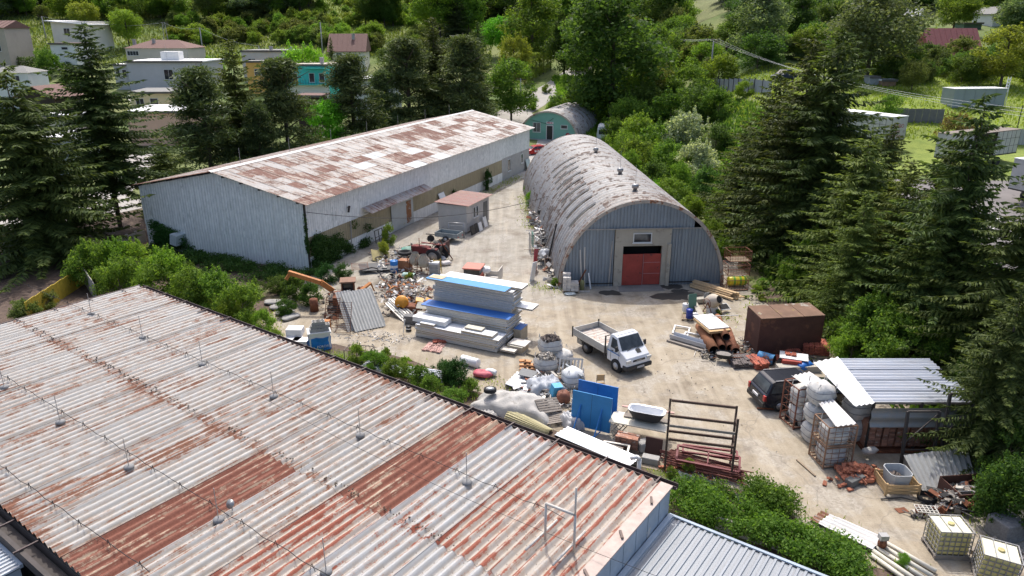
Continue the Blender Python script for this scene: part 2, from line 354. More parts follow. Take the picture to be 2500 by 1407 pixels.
wh.rotation_euler = (0, 0, math.atan2(EU.y, EU.x))      # local x = along the far eave, local -y = down the waves
ncol = 16; cw = _uB / ncol; PITCHW = cw / 6
rows = [(-.12, _vS + .12, .012), (_vS, _vG + .1, 0.)]
def rowmat(i, j):
    if j == 0 and i == 12: return M_shR
    if j == 0 and i == 11: return M_shW
    if j == 0 and i == 13: return M_shC
    if j == 0 and i >= 14: return M_shD
    if j == 1 and i in (10,): return M_shR
    if j == 1 and i in (12,): return M_shD
    if j == 1 and i >= 13: return M_shC
    return M_shW
_sheetcache = {}
for j, (v0, v1, dz) in enumerate(rows):
    for i in range(ncol):
        if j not in _sheetcache:
            b = MB(); b.corr(cw + .03, v1 - v0, PITCHW, .12, fn=lambda x, y, z: (x, -y, z), nl=4, two=True); _sheetcache[j] = b.mesh('roof_sheet')
        o = obj('roof_sheet', _sheetcache[j], rowmat(i, j), wh); o.location = (i * cw, -v0, ZR + dz + (i % 2) * .006)
b = MB(); b.box((-.05, .1, 0), (_uB - .05, .0, ZR - .16)); b.build('wall', M_wallgrey, wh)
b = MB(); b.box((0, -_vG + .25, 0), (_uB - .06, -_vG + .35, ZR - .16)); b.build('wall', M_wallgrey, wh)
b = MB(); b.box((-.05, -_vG + .36, 0), (.05, -.01, ZR - .12)); b.build('wall', M_wallgrey, wh)
# right gable: pink coping strip and blue-grey cladding
M_cop = mk('coping_pinkish', (.46, .37, .32), .8, var=.2, vs_=3, spots=[((.25, .11, .06), .63, 2.), ((.5, .46, .42), .6, 1.)])
b = MB(); b.box((_uB + .02, -_vG - 2, ZR + .03), (_uB + .42, .1, ZR + .085)); b.build('coping', M_cop, wh)
b = MB()
for k in range(40):
    y = -k * .38; b.box((_uB + .34, y - .37, 0), (_uB + .38 + .012 * (k % 2), y, ZR + .025))
b.build('end_cladding', M_bluegrey, wh)
for k in range(5):
    b = MB(); b.ob((_uB + .22, -1.0 - k * 1.9, ZR + .13), (.07, .32, .05), (0, 0, .5 + .2 * (k % 3))); b.build('loose_batten', mk('old_batten', (.17, .13, .11), .9), wh)
# eave gutter with brackets, left verge
b = MB(); b.prism([(0, 0), (.16, 0), (.16, .015), (0, .015)], 0, 1); b = MB()
prof = [(.20, .02), (.20, -.12), (.04, -.12), (.04, .0), (.055, .0), (.055, -.105), (.185, -.105), (.185, .02)]
V = [(0, y, z) for y, z in prof] + [(_uB + .5, y, z) for y, z in prof]; n = len(prof)
b.add([(x, y * 1.15 + .11, z + ZR + .045) for x, y, z in V], [(i, (i+1) % n, n+(i+1) % n, n+i) for i in range(n)] + [tuple(range(n-1, -1, -1)), tuple(range(n, 2*n))]); b.build('gutter', M_gutter, wh)
for k in range(17):
    b = MB(); x = .5 + k * (_uB - .6) / 16; b.bar((x, .36, ZR + .085), (x, -.25, ZR + .1), .05, .02); b.build('gutter_bracket', M_gutter, wh)
b = MB(); b.box((-.10, -_vG, ZR - .12), (-.02, .18, ZR + .09)); b.build('verge_flashing', M_gutter, wh)
for k in range(7):
    b = MB(); b.bar((-.12, -.8 - k * 1.7, ZR + .11), (.35, -.8 - k * 1.7, ZR + .09), .05, .02); b.build('verge_clip', M_gutter, wh)
# near gutter trough and its clips
b = MB(); b.box((0, -_vG - .5, ZR - .45), (_uB, -_vG - .15, ZR - .40)); b.box((0, -_vG - .62, ZR - .46), (_uB, -_vG - .5, ZR - .14)); b.box((0, -_vG - .12, ZR - .46), (_uB, -_vG - .08, ZR - .12)); b.build('valley_gutter', mk('trough_dark', (.06, .05, .045), .8, var=.3), wh)
for k in range(12):
    b = MB(); x = .8 + k * 1.55; b.box((x, -_vG - .75, ZR - .12), (x + .05, -_vG + .55, ZR - .07)); b.build('gutter_bracket', M_gutter, wh)
# moss line along the sheet overlap, lightning rods, cables
M_steel = mk('galvanised_steel', (.34, .34, .34), .45, .6, var=.15); M_dark = mk('dark_iron', (.035, .032, .03), .7, var=.3)
r_ = random.Random(5); b = MB()
for k in range(300):
    u = r_.uniform(.3, _uB - 3); d = r_.gauss(0, .07) + .1; s_ = r_.uniform(.015, .04); b.ob((u, -_vS + d, ZR + .085 * abs(math.cos(PI * u / PITCHW)) + .02), (s_ * 1.5, s_, s_ * .7), (0, 0, r_.uniform(0, 3)))
b.build('moss_tufts', mk('moss_dark', (.07, .055, .04), .95), wh, kind='stuff')
def rod(u, v, h=1.15):
    b = MB(); b.tube((u, -v, ZR + .05), (u, -v, ZR + h), .014, 5); b.build('lightning_rod', M_steel, wh)
    b = MB(); b.lathe([(.0, ZR + .04), (.16, ZR + .05), (.16, ZR + .12), (.05, ZR + .15)], 10, Matrix.Translation((u, -v, 0))); b.build('rod_base', mk('rod_base_grey', (.2, .2, .2), .8), wh)
for px, py in ((224, 770), (349, 828), (495, 894), (669, 973), (880, 1068), (1140, 1184)): rod(*RUV(px, py))
for px, py in ((12, 950), (149, 1036), (316, 1146), (535, 1275), (797, 1402)): rod(*RUV(px, py))
def cable(p0, p1, name='lightning_cable', hold=2.0):
    (u0, v0), (u1, v1) = RUV(*p0), RUV(*p1); L = math.hypot(u1 - u0, v1 - v0); n = int(L / .5); pts = []
    for i in range(n + 1):
        t = i / n; pts.append((u0 + (u1 - u0) * t, -(v0 + (v1 - v0) * t) + .02 * math.sin(i * 1.7), ZR + .13 + .05 * abs(math.sin(i * PI / 3))))
    b = MB(); b.path(pts, .012, 4); b.build(name, M_dark, wh)
    for i in range(1, n, 3):
        x, y, z = pts[i]; b = MB(); b.tube((x - .1, y, ZR + .06), (x, y, ZR + .27), .01, 4); b.tube((x + .1, y, ZR + .06), (x, y, ZR + .27), .01, 4); b.build('cable_holder', M_dark, wh)
cable((60, 700), (1380, 1275)); cable((-30, 900), (900, 1480)); cable((0, 1145), (370, 1410))
b = MB()   # antenna trestle on the roof
p = {k: RUV(*v) for k, v in dict(a=(1331, 1322), b=(1401, 1352), c=(1360, 1280)).items()}
L1 = lambda k, z: (p[k][0], -p[k][1], ZR + z)
b.tube(L1('a', .05), L1('a', 1.25), .035); b.tube(L1('b', .05), L1('b', 1.25), .035); b.tube(L1('a', 1.25), L1('b', 1.25), .04)
b.tube(L1('b', 1.2), L1('b', 2.1), .028); b.tube((p['b'][0] - .1, -p['b'][1] + .75, ZR + .2), (p['b'][0] - .1, -p['b'][1] - .9, ZR + .2), .035); b.tube((p['a'][0] - .1, -p['a'][1] + .75, ZR + .2), (p['a'][0] - .1, -p['a'][1] - .8, ZR + .2), .035)
b.build('antenna_trestle', mk('trestle_grey', (.5, .48, .44), .6, var=.15, spots=[((.28, .2, .15), .6, 6.)]), wh)
u, v_ = RUV(568, 1250); b = MB(); b.lathe([(.0, 0), (.12, .01), (.14, .06)], 12, Matrix.Translation((u, -v_, ZR + .28)) @ Euler((1.0, .3, 0)).to_matrix().to_4x4()); b.tube((u, -v_, ZR + .05), (u, -v_, ZR + .3), .02, 5); b.build('small_dish', M_steel, wh)
# overhead wires
def wire(name, a, b_, sag, label, mat, r=.012, n=14):
    a, b_ = Vector(a), Vector(b_); pts = [a.lerp(b_, i / n) - Vector((0, 0, 4 * sag * (i / n) * (1 - i / n))) for i in range(n + 1)]
    m = MB(); m.path(pts, r, 4); return tag(m.build(name, mat), label, 'cable')
# ================= annexes in front =================
def ribbed_roof(name, label, W, L, pitch, mat, loc, yaw, slope, n_pan, wallm, zt, amp=.04):
    t = thing(name, label, 'annex', loc, yaw); pw = W / n_pan
    b = MB(); b.corr(pw, L, pitch, amp, fn=lambda x, y, z: (x, -y, z - y * slope), kind='trap', two=False); me = b.mesh('roof_panel')
    for i in range(n_pan): o = obj('roof_panel', me, mat, t); o.location = (i * pw, 0, zt)
    b = MB(); b.add([(0, 0, 0), (W, 0, 0), (W, -L, 0), (0, -L, 0), (0, 0, zt-.05), (W, 0, zt-.05), (W, -L, zt - .05 - L*slope), (0, -L, zt - .05 - L*slope)], [(0,1,5,4),(1,2,6,5),(2,3,7,6),(3,0,4,7)]); b.build('wall', wallm, t)
    return t
M_rib = sheetmat('ribbed_sheet_blue_grey', (.26, .285, .31), .9, dirtk=.12, dirt=(.3, .3, .3), dots=False, rough=.45)
M_rib2 = sheetmat('ribbed_sheet_old_blue', (.50, .55, .60), .64, dirtk=.3, dots=False, rough=.5)
zt = ZR - .95
t = ribbed_roof('metal_annex', 'annex with clean blue-grey ribbed metal roof at the right of the warehouse', 12.6, 9, .21, M_rib, tuple(RF(_uB + .42, .05, -ZR)), math.atan2(EU.y, EU.x), .0, 6, M_bluegrey, zt)
b = MB(); b.box((0, -.0, zt + .03), (12.6, .10, zt + .075)); b.build('ridge_cap', M_bluegrey, t)
b = MB(); b.box((0, -9, zt + .02), (.16, .0, zt + .12)); b.build('side_flashing', M_bluegrey, t)
zt2 = ZR - .5
t = ribbed_roof('lean_to', 'lean-to with pale blue corrugated roof in the near left corner', 20, 8, .17, M_rib2, tuple(RF(-2, _vG + .72, -ZR)), math.atan2(EU.y, EU.x), .02, 10, M_bluegrey, zt2, .05)
b = MB(); b.box((0, .0, zt2 - .06), (20, .09, zt2 + .05)); b.build('flashing', M_bluegrey, t)
for k in range(6):
    b = MB(); b.box((3 + k * 1.6, -.12, zt2 + .055), (3.22 + k * 1.6, .05, zt2 + .1)); b.build('flashing_clip', mk('clip_cream', (.5, .47, .4), .7), t)
# ================= long hall =================
M_clad = sheetmat('cladding_white_stained', (.82, .815, .78), .60, midk=.0, rcol=(.42, .43, .41), dirt=(.40, .42, .40), dirtk=.45, valley=.25, along=.5, across=1.5, dots=False, rough=.7)
M_clad2 = sheetmat('cladding_white_lower', (.82, .81, .77), .80, rcol=(.2, .19, .18), dirt=(.5, .5, .48), dirtk=.3, along=.6, across=1.2, dots=False, rough=.7)
M_tan = sheetmat('fibreglass_tan', (.37, .31, .19), .78, rcol=(.2, .15, .09), dirt=(.24, .2, .13), dirtk=.5, along=.5, across=1.5, dots=False, rough=.5)
M_conc = mk('concrete_wall_grey', (.36, .35, .33), .95, var=.14, vs_=1.5, spots=[((.26, .25, .24), .6, .8)])
HA = Vector((.3875, .9219, 0)).normalized(); HB = Vector((HA.y, -HA.x, 0))
hq = P(756, 662); hl = P(335, 455, 5.4); HWd = 16.8; HL = 46.5; HE, HR = 5.4, 7.1
hall = thing('long_hall', 'long white corrugated hall with patchy rusty gable roof', 'hall', (hq.x, hq.y, 0), math.atan2(HA.y, HA.x) )
# local x = along the hall away from the camera, local y = across to the left
def cl(name, x0, x1, z0, z1, y, mat, parent, pitch=.26, amp=.035, axis='x', out=-1, zt=None):
    """corrugated cladding sheet standing on a wall; axis x: along the side, axis y: along the gable"""
    L = z1 - z0
    if axis == 'x': fn = lambda a, h, d: (a, y + out * (d + amp), z0 + h)
    else: fn = lambda a, h, d: (y + out * (d + amp), a, z0 + h * (((zt(a) if zt else z1) - z0) / L))
    b = MB(); b.corr(x1 - x0, L, pitch, amp, fn=fn, x0=x0, two=False, per=6, nl=2); return b.build(name, mat, parent)
gz = lambda a: HE - .05 + (HR - HE) * (1 - abs(a - HWd / 2) / (HWd / 2))
nb = 12
for k in range(nb):
    y0, y1 = k * HWd / nb, (k + 1) * HWd / nb
    cl('gable_sheet', y0, y1 + .02, 2.0 + .05 * (k % 3), HE, -.012, M_clad, hall, axis='y', out=-1, zt=gz); cl('gable_sheet', y0, y1 + .02, 0, 2.15, 0.02, M_clad2, hall, axis='y', out=-1)
b = MB(); b.add([(.09, 0, 0), (.09, HWd, 0), (.09, HWd, HE), (.09, HWd / 2, HR), (.09, 0, HE)], [(0, 1, 2, 3, 4)]); b.add([(HL, 0, 0), (HL, HWd, 0), (HL, HWd, HE), (HL, HWd / 2, HR), (HL, 0, HE)], [(4, 3, 2, 1, 0)]); b.box((.1, .12, 0), (HL, .2, HE - .1)); b.box((.1, HWd - .1, 0), (HL, HWd, HE - .1)); b.build('inner_wall', M_conc, hall)
# right side: lower white, tan translucent band, upper white; concrete end bay
xc = 37.5; ns = 16
def shift(i): return (i * 7 % 5) * .004
for k in range(ns):
    x0, x1 = k * xc / ns, (k + 1) * xc / ns; dz = .0
    cl('upper_cladding', x0, x1 + .02, 2.65, HE + .02, .0 - shift(k), M_clad, hall)
    cl('fibreglass_panel', x0, x1 + .02, .95, 2.8, .045, M_tan, hall)
    cl('lower_cladding', x0, x1 + .02, 0, 1.08, .0 - shift(k + 2), M_clad2, hall)
for k in range(4): x0 = xc + k * (HL - xc) / 4; cl('upper_cladding', x0, x0 + (HL - xc) / 4 + .02, 2.75, HE + .02, 0 - shift(k), M_clad, hall)
b = MB(); b.box((xc, -.02, 0), (HL, .11, 2.8)); b.build('end_bay_wall', M_conc, hall)
def window(parent, x0, z0, w, h, y, mat=None, face='-y', nm=1, depth=.06, bars=False):
    """framed window on the plane y (face -y) or on x (face +x/-x)"""
    fm = mat or mk('frame_white', (.62, .62, .6), .5, var=.06); fr = MB(); pn = MB(); t = .06 if w > .5 else .04
    def bx(m, a, b_):
        if face == '-y': m.box((a[0], y - a[2], a[1]), (b_[0], y - b_[2], b_[1]))
        else: sg = 1 if face == '+x' else -1; m.box((y + sg * a[2], a[0], a[1]), (y + sg * b_[2], b_[0], b_[1]))
    x1, z1 = x0 + w, z0 + h
    bx(fr, (x0, z0, 0), (x1, z0 + t, depth)); bx(fr, (x0, z1 - t, 0), (x1, z1, depth)); bx(fr, (x0, z0 + t, 0), (x0 + t, z1 - t, depth)); bx(fr, (x1 - t, z0 + t, 0), (x1, z1 - t, depth))
    for k in range(1, nm + 1): xm = x0 + w * k / (nm + 1); bx(fr, (xm - t / 3, z0 + t, .0), (xm + t / 3, z1 - t, depth * .9))
    bx(fr, (x0 - .05, z0 - .05, 0), (x1 + .05, z0 - .002, depth + .06))
    if bars:
        for k in range(6): xm = x0 + t + (w - 2 * t) * (k + .5) / 6; bx(fr, (xm - .012, z0, depth + .03), (xm + .012, z1, depth + .055))
    f = fr.build('window', fm, parent); bx(pn, (x0 + t, z0 + t, .004), (x1 - t, z1 - t, .02)); pn.build('pane', glassmat(), f); return f
window(hall, 39.2, .9, 1.0, 1.5, -.02, nm=0); window(hall, 43.6, 1.2, .7, 1.2, -.02, nm=0)
b = MB(); b.box((-.02, -.09, .0), (.12, .02, HE)); b.build('corner_post', M_dark, hall)
# sliding gate with rust, canopy above it
M_gate = mk('gate_panel_grey', (.42, .44, .43), .6, .2, var=.15, vs_=.8, spots=[((.20, .09, .04), .66, .5), ((.36, .36, .22), .62, .7)])
M_ru = mk('rust_steel', RUST, .85, var=.35, vs_=3, spots=[(RUST2, .55, 5.), ((.06, .03, .02), .6, 2.)])
gx = 12.0
b = MB(); b.box((gx, -.13, .05), (gx + 3.9, -.07, 2.72)); b.build('sliding_gate', M_gate, hall)
b = MB(); b.box((gx + 2.6, -.138, .3), (gx + 3.5, -.132, 2.4)); b.build('gate_rust_plate', mk('gate_rust', (.28, .12, .05), .85, var=.35, vs_=1.5, spots=[((.42, .43, .42), .54, 1.1)]), hall)
b = MB(); b.box((gx - 2.5, -.2, 2.73), (gx + 4.1, -.12, 2.82)); b.build('gate_rail', M_dark, hall)
M_can = sheetmat('canopy_sheet', (.42, .42, .43), .56, rcol=(.16, .06, .05), dirtk=.6)
for k in range(5):
    b = MB(); b.corr(2.2, 1.0, .18, .04, fn=lambda x, y, z: (gx - 4.6 + x, -.1 - y, 3.4 - y * .42 + z), x0=k * 2.15, nl=2); b.build('canopy_sheet', M_can, hall)
for k in range(6):
    b = MB(); x = gx - 4.2 + k * 1.6; b.bar((x, -.08, 2.85), (x, -.95, 2.96), .05); b.build('canopy_bracket', M_dark, hall)
b = MB(); b.ob((gx - 6.6, -.25, 3.75), (.14, .12, .55), (0, .35, 0)); b.tube((gx - 6.6, -.05, 3.9), (gx - 6.6, -.25, 3.9), .03); b.build('wall_lamp', M_dark, hall)
# drain sheet at the far corner
b = MB(); b.corr(1.4, 1.5, .14, .03, fn=lambda x, y, z: (HL - 1.6 + x, -.15 - .4 * (1 - y / 1.5) + z, y)); b.build('leaning_sheet', mk('pale_teal', (.45, .52, .50), .6), hall)
# roof sheets: rows across the slope
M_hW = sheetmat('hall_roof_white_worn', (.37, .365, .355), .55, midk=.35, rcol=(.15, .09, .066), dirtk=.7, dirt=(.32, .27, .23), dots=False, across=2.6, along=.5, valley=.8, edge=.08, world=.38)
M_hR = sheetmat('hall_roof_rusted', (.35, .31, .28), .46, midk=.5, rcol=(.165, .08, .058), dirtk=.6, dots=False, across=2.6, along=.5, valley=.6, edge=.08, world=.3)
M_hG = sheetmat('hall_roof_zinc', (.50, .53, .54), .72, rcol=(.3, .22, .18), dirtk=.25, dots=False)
OV = .55; SL = math.hypot(HWd / 2 + OV, (HR - HE) * (HWd / 2 + OV) / (HWd / 2)); nr = 7; ncl = 38; sw = (HL + .9) / ncl; sl_ = SL / nr
_ang = math.atan2(HR - HE, HWd / 2); rr = random.Random(11); b = MB(); b.corr(sw + .04, sl_ + .12, sw / 6, .045, fn=lambda x, y, z: (x, -y * math.cos(_ang) + z * 0, -y * math.sin(_ang) + z), per=6, two=False); meR = b.mesh('roof_sheet')
b = MB(); b.corr(sw + .04, SL, sw / 6, .045, fn=lambda x, y, z: (x, y * math.cos(_ang), -y * math.sin(_ang) + z), per=6, two=False); meL = b.mesh('roof_sheet')
pat = {}
for c in range(ncl):
    for r in range(nr): pat[c, r] = 'W'
def blot(c0, c1, r0, r1, k):
    for c in range(c0, c1 + 1):
        for r in range(r0, r1 + 1): pat[c, r] = k
for s_ in [(1,2,1,1),(2,3,2,2),(0,2,6,6),(3,3,3,3),(5,5,0,1),(4,5,4,4),(3,4,6,6),(6,7,3,3),(8,8,5,5),(6,7,5,5),(7,8,1,1),(10,12,3,3),(13,15,4,5),(11,11,1,1),(14,15,2,2),(16,17,5,5),(19,24,1,2),(22,26,3,3),(26,29,2,2),(29,31,4,4),(24,25,0,0),(31,33,1,1),(33,35,3,3),(30,30,6,6),(34,35,5,5),(2,2,4,4),(9,9,2,2),(18,18,3,3),(28,28,0,0),(20,21,5,5)]: blot(*s_, 'R')
for s_ in [(9,10,4,4),(12,13,3,3),(13,14,6,6),(17,18,6,6),(16,17,4,4)]: blot(*s_, 'G')
mm = {'W': M_hW, 'R': M_hR, 'G': M_hG}
for c in range(ncl):
    for r in range(nr):
        k = pat[c, r]
        if k == 'W' and rr.random() < .05: k = 'R'
        o = obj('roof_sheet', meR, mm[k], hall); o.location = (-.5 + c * sw, HWd / 2 - r * sl_ * math.cos(_ang), HR + .12 - r * sl_ * math.sin(_ang) + (nr - r) * .006 + (c % 2) * .004)
for c in range(ncl): o = obj('roof_sheet', meL, M_hR if c % 3 == 0 else M_hW, hall); o.location = (-.5 + c * sw, HWd / 2, HR + .12 + (c % 2) * .004)
b = MB(); b.add([(-.55, HWd/2-.32, HR+.13), (HL+.45, HWd/2-.32, HR+.13), (HL+.45, HWd/2, HR+.235), (-.55, HWd/2, HR+.235), (-.55, HWd/2+.32, HR+.13), (HL+.45, HWd/2+.32, HR+.13)], [(0,1,2,3),(3,2,5,4)]); b.build('ridge_cap', mk('ridge_cap_pale', (.55, .54, .52), .6, var=.12), hall)
for s_ in (1, -1):      # purlin ends under the verge
    for k in range(5):
        y = HWd/2 + s_ * (1.2 + k * 1.75); z = HR - .0 - (HR - HE) * abs(y - HWd/2) / (HWd/2); b = MB(); b.box((-.48, y - .06, z - .02), (.05, y + .06, z + .10)); b.build('purlin_end', M_dark, hall)
for k in range(7):
    b = MB(); x = 3 + k * 6.2; b.tube((x, HWd/2, HR + .2), (x, HWd/2, HR + 1.5), .016, 5); b.build('lightning_rod', M_steel, hall)
# ================= barrel hangars =================
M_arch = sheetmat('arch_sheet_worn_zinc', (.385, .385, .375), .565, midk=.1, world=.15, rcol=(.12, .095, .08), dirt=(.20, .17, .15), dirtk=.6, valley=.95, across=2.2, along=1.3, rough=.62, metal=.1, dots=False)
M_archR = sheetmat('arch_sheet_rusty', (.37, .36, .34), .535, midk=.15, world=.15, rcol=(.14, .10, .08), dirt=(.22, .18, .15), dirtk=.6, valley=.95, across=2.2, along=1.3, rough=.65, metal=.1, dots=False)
M_slot = mk('skylight_dark', (.035, .037, .04), .4, var=.3)
def arch_pt(R, Hh, a, k=0.): return ((R + k) * -math.cos(a), (Hh + k) * math.sin(a) if Hh else 0)
def barrel(name, label, loc, yaw, R, Hh, L, n, slots, front):
    t = thing(name, label, 'hangar', loc, yaw); w = L / n; ns_ = 30
    def strip(a0, a1, y0, y1, lift, m):
        b = MB(); b.smooth = True; V = []; U = []; cs = [(0, 0), (.26, .0), (.36, .07), (.5, .12), (.64, .07), (.74, 0), (1, 0)]
        for i in range(m + 1):
            a = a0 + (a1 - a0) * i / m
            for q, hgt in cs: x, z = arch_pt(R, Hh, a, hgt + lift); V.append((x, y0 + (y1 - y0) * q, z)); U.append((q - .5, (a - a0) * R))
        k = len(cs); b.add(V, [(i*k+j, i*k+j+1, (i+1)*k+j+1, (i+1)*k+j) for i in range(m) for j in range(k - 1)], U); return b
    cache = {}
    for i in range(n):
        for s_, (a0, a1) in enumerate(((0, 1.12), (1.1, 2.04), (2.02, PI))):
            if s_ not in cache: cache[s_] = strip(a0, a1, 0, w + .01, .006 * (s_ == 1), 12).mesh('arch_sheet')
            o = obj('arch_sheet', cache[s_], M_archR if (i * 5 + s_ * 3) % 7 < 2 or (i < 4 and s_ == 1) else M_arch, t); o.location = (0, i * w, 0)
    for (i, a0, a1) in slots:
        b = MB(); V = []; m = 10
        for q in range(m + 1):
            a = a0 + (a1 - a0) * q / m
            for y in (.0, .42): x, z = arch_pt(R, Hh, a, .14); V.append((x, i * w + y * w, z))
        b.add(V, [(2*q, 2*q+1, 2*q+3, 2*q+2) for q in range(m)]); b.build('skylight_strip', M_slot, t)
    for y in (.0, L):
        b = MB(); V = []
        for q in range(ns_ + 1):
            a = PI * q / ns_
            for k, yy in ((-.12, y), (.12, y), (.12, y - .06 if y == 0 else y + .06), (-.12, y - .06 if y == 0 else y + .06)): x, z = arch_pt(R, Hh, a, k); V.append((x, yy, max(z, 0)))
        b.add(V, [(q*4+j, q*4+(j+1) % 4, q*4+4+(j+1) % 4, q*4+4+j) for q in range(ns_) for j in range(4)]); b.build('arch_edge', mk('arch_edge_rusty', (.42, .36, .30), .7, var=.25, spots=[(RUST2, .55, 2.)]), t)
    pts = [arch_pt(R, Hh, PI * q / ns_) for q in range(ns_ + 1)]; b = MB(); b.add([(x, L - .03, z) for x, z in pts], [tuple(range(ns_ + 1))]); b.build('rear_wall', M_bluegrey, t)
    return t
g0, g1 = P(1368, 706), P(1757, 690); HGW = (g1 - g0).length; gc = (g0 + g1) / 2; gyaw = rad(3.7); Rg = HGW / 2; Hg = PY(1588, 492, gc.y).z
slots = [(4 + k * 3, .62 + .02 * k, 1.05 + .02 * k) for k in range(9)]
hg = barrel('barrel_hangar', 'barrel-roofed hangar of curved grey corrugated sheets with red gate', (gc.x, gc.y, 0), gyaw, Rg, Hg, 33.0, 46, slots, True)
# its front wall: vertical ribbed cladding around a concrete portal
M_front = sheetmat('front_cladding_blue_zinc', (.27, .315, .35), .83, rcol=(.55, .57, .58), dirt=(.2, .22, .24), dirtk=.5, across=1., along=.6, dots=False, rough=.5, metal=.2)
def fx(px, py): q = P(px, py); return (q - gc).dot(Vector((math.cos(gyaw), math.sin(gyaw), 0)))
xl, xr = fx(1497, 700), fx(1628, 694); rw = .24; x = -Rg + .05; zl = 4.35
def za(x): return Hg * math.sqrt(max(0, 1 - (x / (Rg - .02)) ** 2))
pan = 5; k = 0
while x < Rg - .1:
    x1 = min(x + rw * pan, Rg - .02); 
    for (a, b_) in ([(x, x1)] if x1 <= xl or x >= xr else ([(x, xl)] if x < xl else []) + ([(xr, x1)] if x1 > xr else [])):
        m = MB()
        if b_ - a > .1:
            m.corr(b_ - a, 1, rw, .06, fn=lambda X, y, z: (X, .12 - z, (zl - .02 if za(X) > zl - .02 else za(X)) * y), x0=a, kind='trap', two=False); m.build('front_sheet', M_front, hg)
    if za((x + x1) / 2) > zl + .15:
        m = MB(); m.corr(x1 - x, 1, rw, .06, fn=lambda X, y, z: (X, .06 - z, zl + max(.02, za(X) - zl) * y), x0=x, kind='trap', two=False); m.build('front_sheet', M_front, hg)
    x = x1
b = MB(); b.box((-math.sqrt(max(0, 1-(zl/Hg)**2))*Rg+.1, -.05, zl - .05), (math.sqrt(max(0, 1-(zl/Hg)**2))*Rg-.1, -.01, zl + .03)); b.box((xl - .6, -.14, zl + .0), (xr + .8, -.06, zl + .05)); b.build('girt', M_steel, hg)
M_portal = mk('portal_concrete', (.40, .36, .29), .95, var=.12, vs_=1.2, spots=[((.3, .27, .22), .6, 1.)])
dl, dr = fx(1511, 690), fx(1602, 686); dz_ = 3.05
b = MB(); b.box((xl, -.02, 0), (dl, .3, zl - .06)); b.box((dr, -.02, 0), (xr, .3, zl - .06)); b.box((dl, -.02, dz_), (dr, .3, zl - .06)); b.build('portal', M_portal, hg)
b = MB(); b.box((dr + .35, -.22, 0), (dr + .6, -.021, 3.2)); b.build('portal_post', M_portal, hg)
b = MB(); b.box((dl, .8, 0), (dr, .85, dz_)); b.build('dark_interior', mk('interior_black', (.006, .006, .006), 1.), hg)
M_red = mk('gate_red', (.33, .05, .035), .65, var=.25, vs_=1.4, spots=[((.13, .03, .03), .58, 1.2), ((.3, .09, .07), .66, 6.)])
mid = (dl + dr) / 2 + .1
for k, (a, b_) in enumerate(((dl + .02, mid - .03), (mid, dr - .02))):
    m = MB(); m.box((a, .04 + .05 * k, .06), (b_, .10 + .05 * k, 2.42)); g = m.build('gate_leaf', M_red, hg); m = MB()
    for z in ((.9, 1.75) if k else ()): m.box((a, .03 + .05 * k, z), (b_, .085, z + .035))
    if k: m.box((a, .03, .06), (a + .03, .089, 2.42)); m.build('rail', mk('rail_pink', (.42, .2, .2), .6), g)
window(hg, (dl + dr) / 2 - .75, 3.3, 1.35, .72, -.02, nm=0)
b = MB(); b.box((xl - 2.9, -.08, .22), (xl - .05, -.04, .30)); b.box((xr + .05, -.08, .22), (xr + 3.1, -.04, .30)); b.build('base_girt', M_dark, hg)
for (i, x) in ((3, -.1), (12, .1), (27, -.05)):     # ridge vents
    z = Hg + .1; m = MB(); m.lathe([(.16, z), (.16, z + .18), (.26, z + .2), (.26, z + .42), (.2, z + .5)], 10, Matrix.Translation((x, 33 / 46 * i * 1.0 + 1, 0))); v0 = m.build('ridge_vent', M_steel, hg); m = MB(); m.tube((x, 33 / 46 * i + 1, z + .5), (x, 33 / 46 * i + 1, z + 1.9), .014, 5); m.build('rod', M_steel, v0)
# smaller turquoise-fronted hangar behind
tz = PT(1345, 346); t0, t1 = PY(1262, 345, tz.y), PY(1412, 347, tz.y + .5); Rt = (t1 - t0).length / 2; tc = (t0 + t1) / 2; Ht = PY(1345, 273, tz.y).z - terr(tc.x, tc.y)
th_yaw = rad(-20)
th = barrel('turquoise_hangar', 'small barrel-roofed hangar with turquoise plastered front wall', (tc.x, tc.y, terr(tc.x, tc.y) - .05), th_yaw, Rt, Ht, 15, 20, [], False)
M_turq = mk('plaster_turquoise', (.19, .40, .32), .9, var=.08, vs_=1.); ns_ = 30
b = MB(); pts = [arch_pt(Rt - .05, Ht - .05, PI * q / ns_) for q in range(ns_ + 1)]; b.add([(x, .15, z) for x, z in pts], [tuple(range(ns_, -1, -1))]); b.build('front_wall', M_turq, th)
b = MB(); b.box((-Rt + .3, -.02, -.1), (Rt - .3, .14, .25)); b.build('plinth', M_conc, th)
window(th, -Rt * .52, 1.3, 1.3, 1.5, .15, nm=1, bars=True); window(th, Rt * .42, 2.0, 1.1, .6, .15, nm=0)
b = MB(); b.box((-.2, .06, .2), (.75, .149, 2.35)); d = b.build('door', mk('door_dark', (.02, .02, .02), .6), th); b = MB()
b.box((-.32, .03, .2), (-.2, .14, 2.45)); b.box((.75, .03, .2), (.87, .14, 2.45)); b.box((-.32, .03, 2.36), (.87, .14, 2.48)); b.build('frame', mk('frame_white', (.6, .6, .6)), d)
b = MB(); b.box((-.3, .06, 2.65), (.85, .14, 3.0)); s_ = b.build('sign_board', mk('sign_pale', (.6, .6, .62), .5, var=.05), th); b = MB(); b.box((-.1, .052, 2.75), (.35, .059, 2.9)); b.box((.42, .052, 2.75), (.7, .059, 2.9)); b.build('sign_print', mk('print_red', (.35, .05, .05), .6), s_)
b = MB(); b.lathe([(.0, 0), (.33, .0), (.33, .04), (0, .04)], 16, Matrix.Translation((Rt * .66, .12, 1.1)) @ Euler((PI / 2, 0, 0)).to_matrix().to_4x4()); b.build('round_sign', mk('print_red', (.35, .05, .05), .6), th)
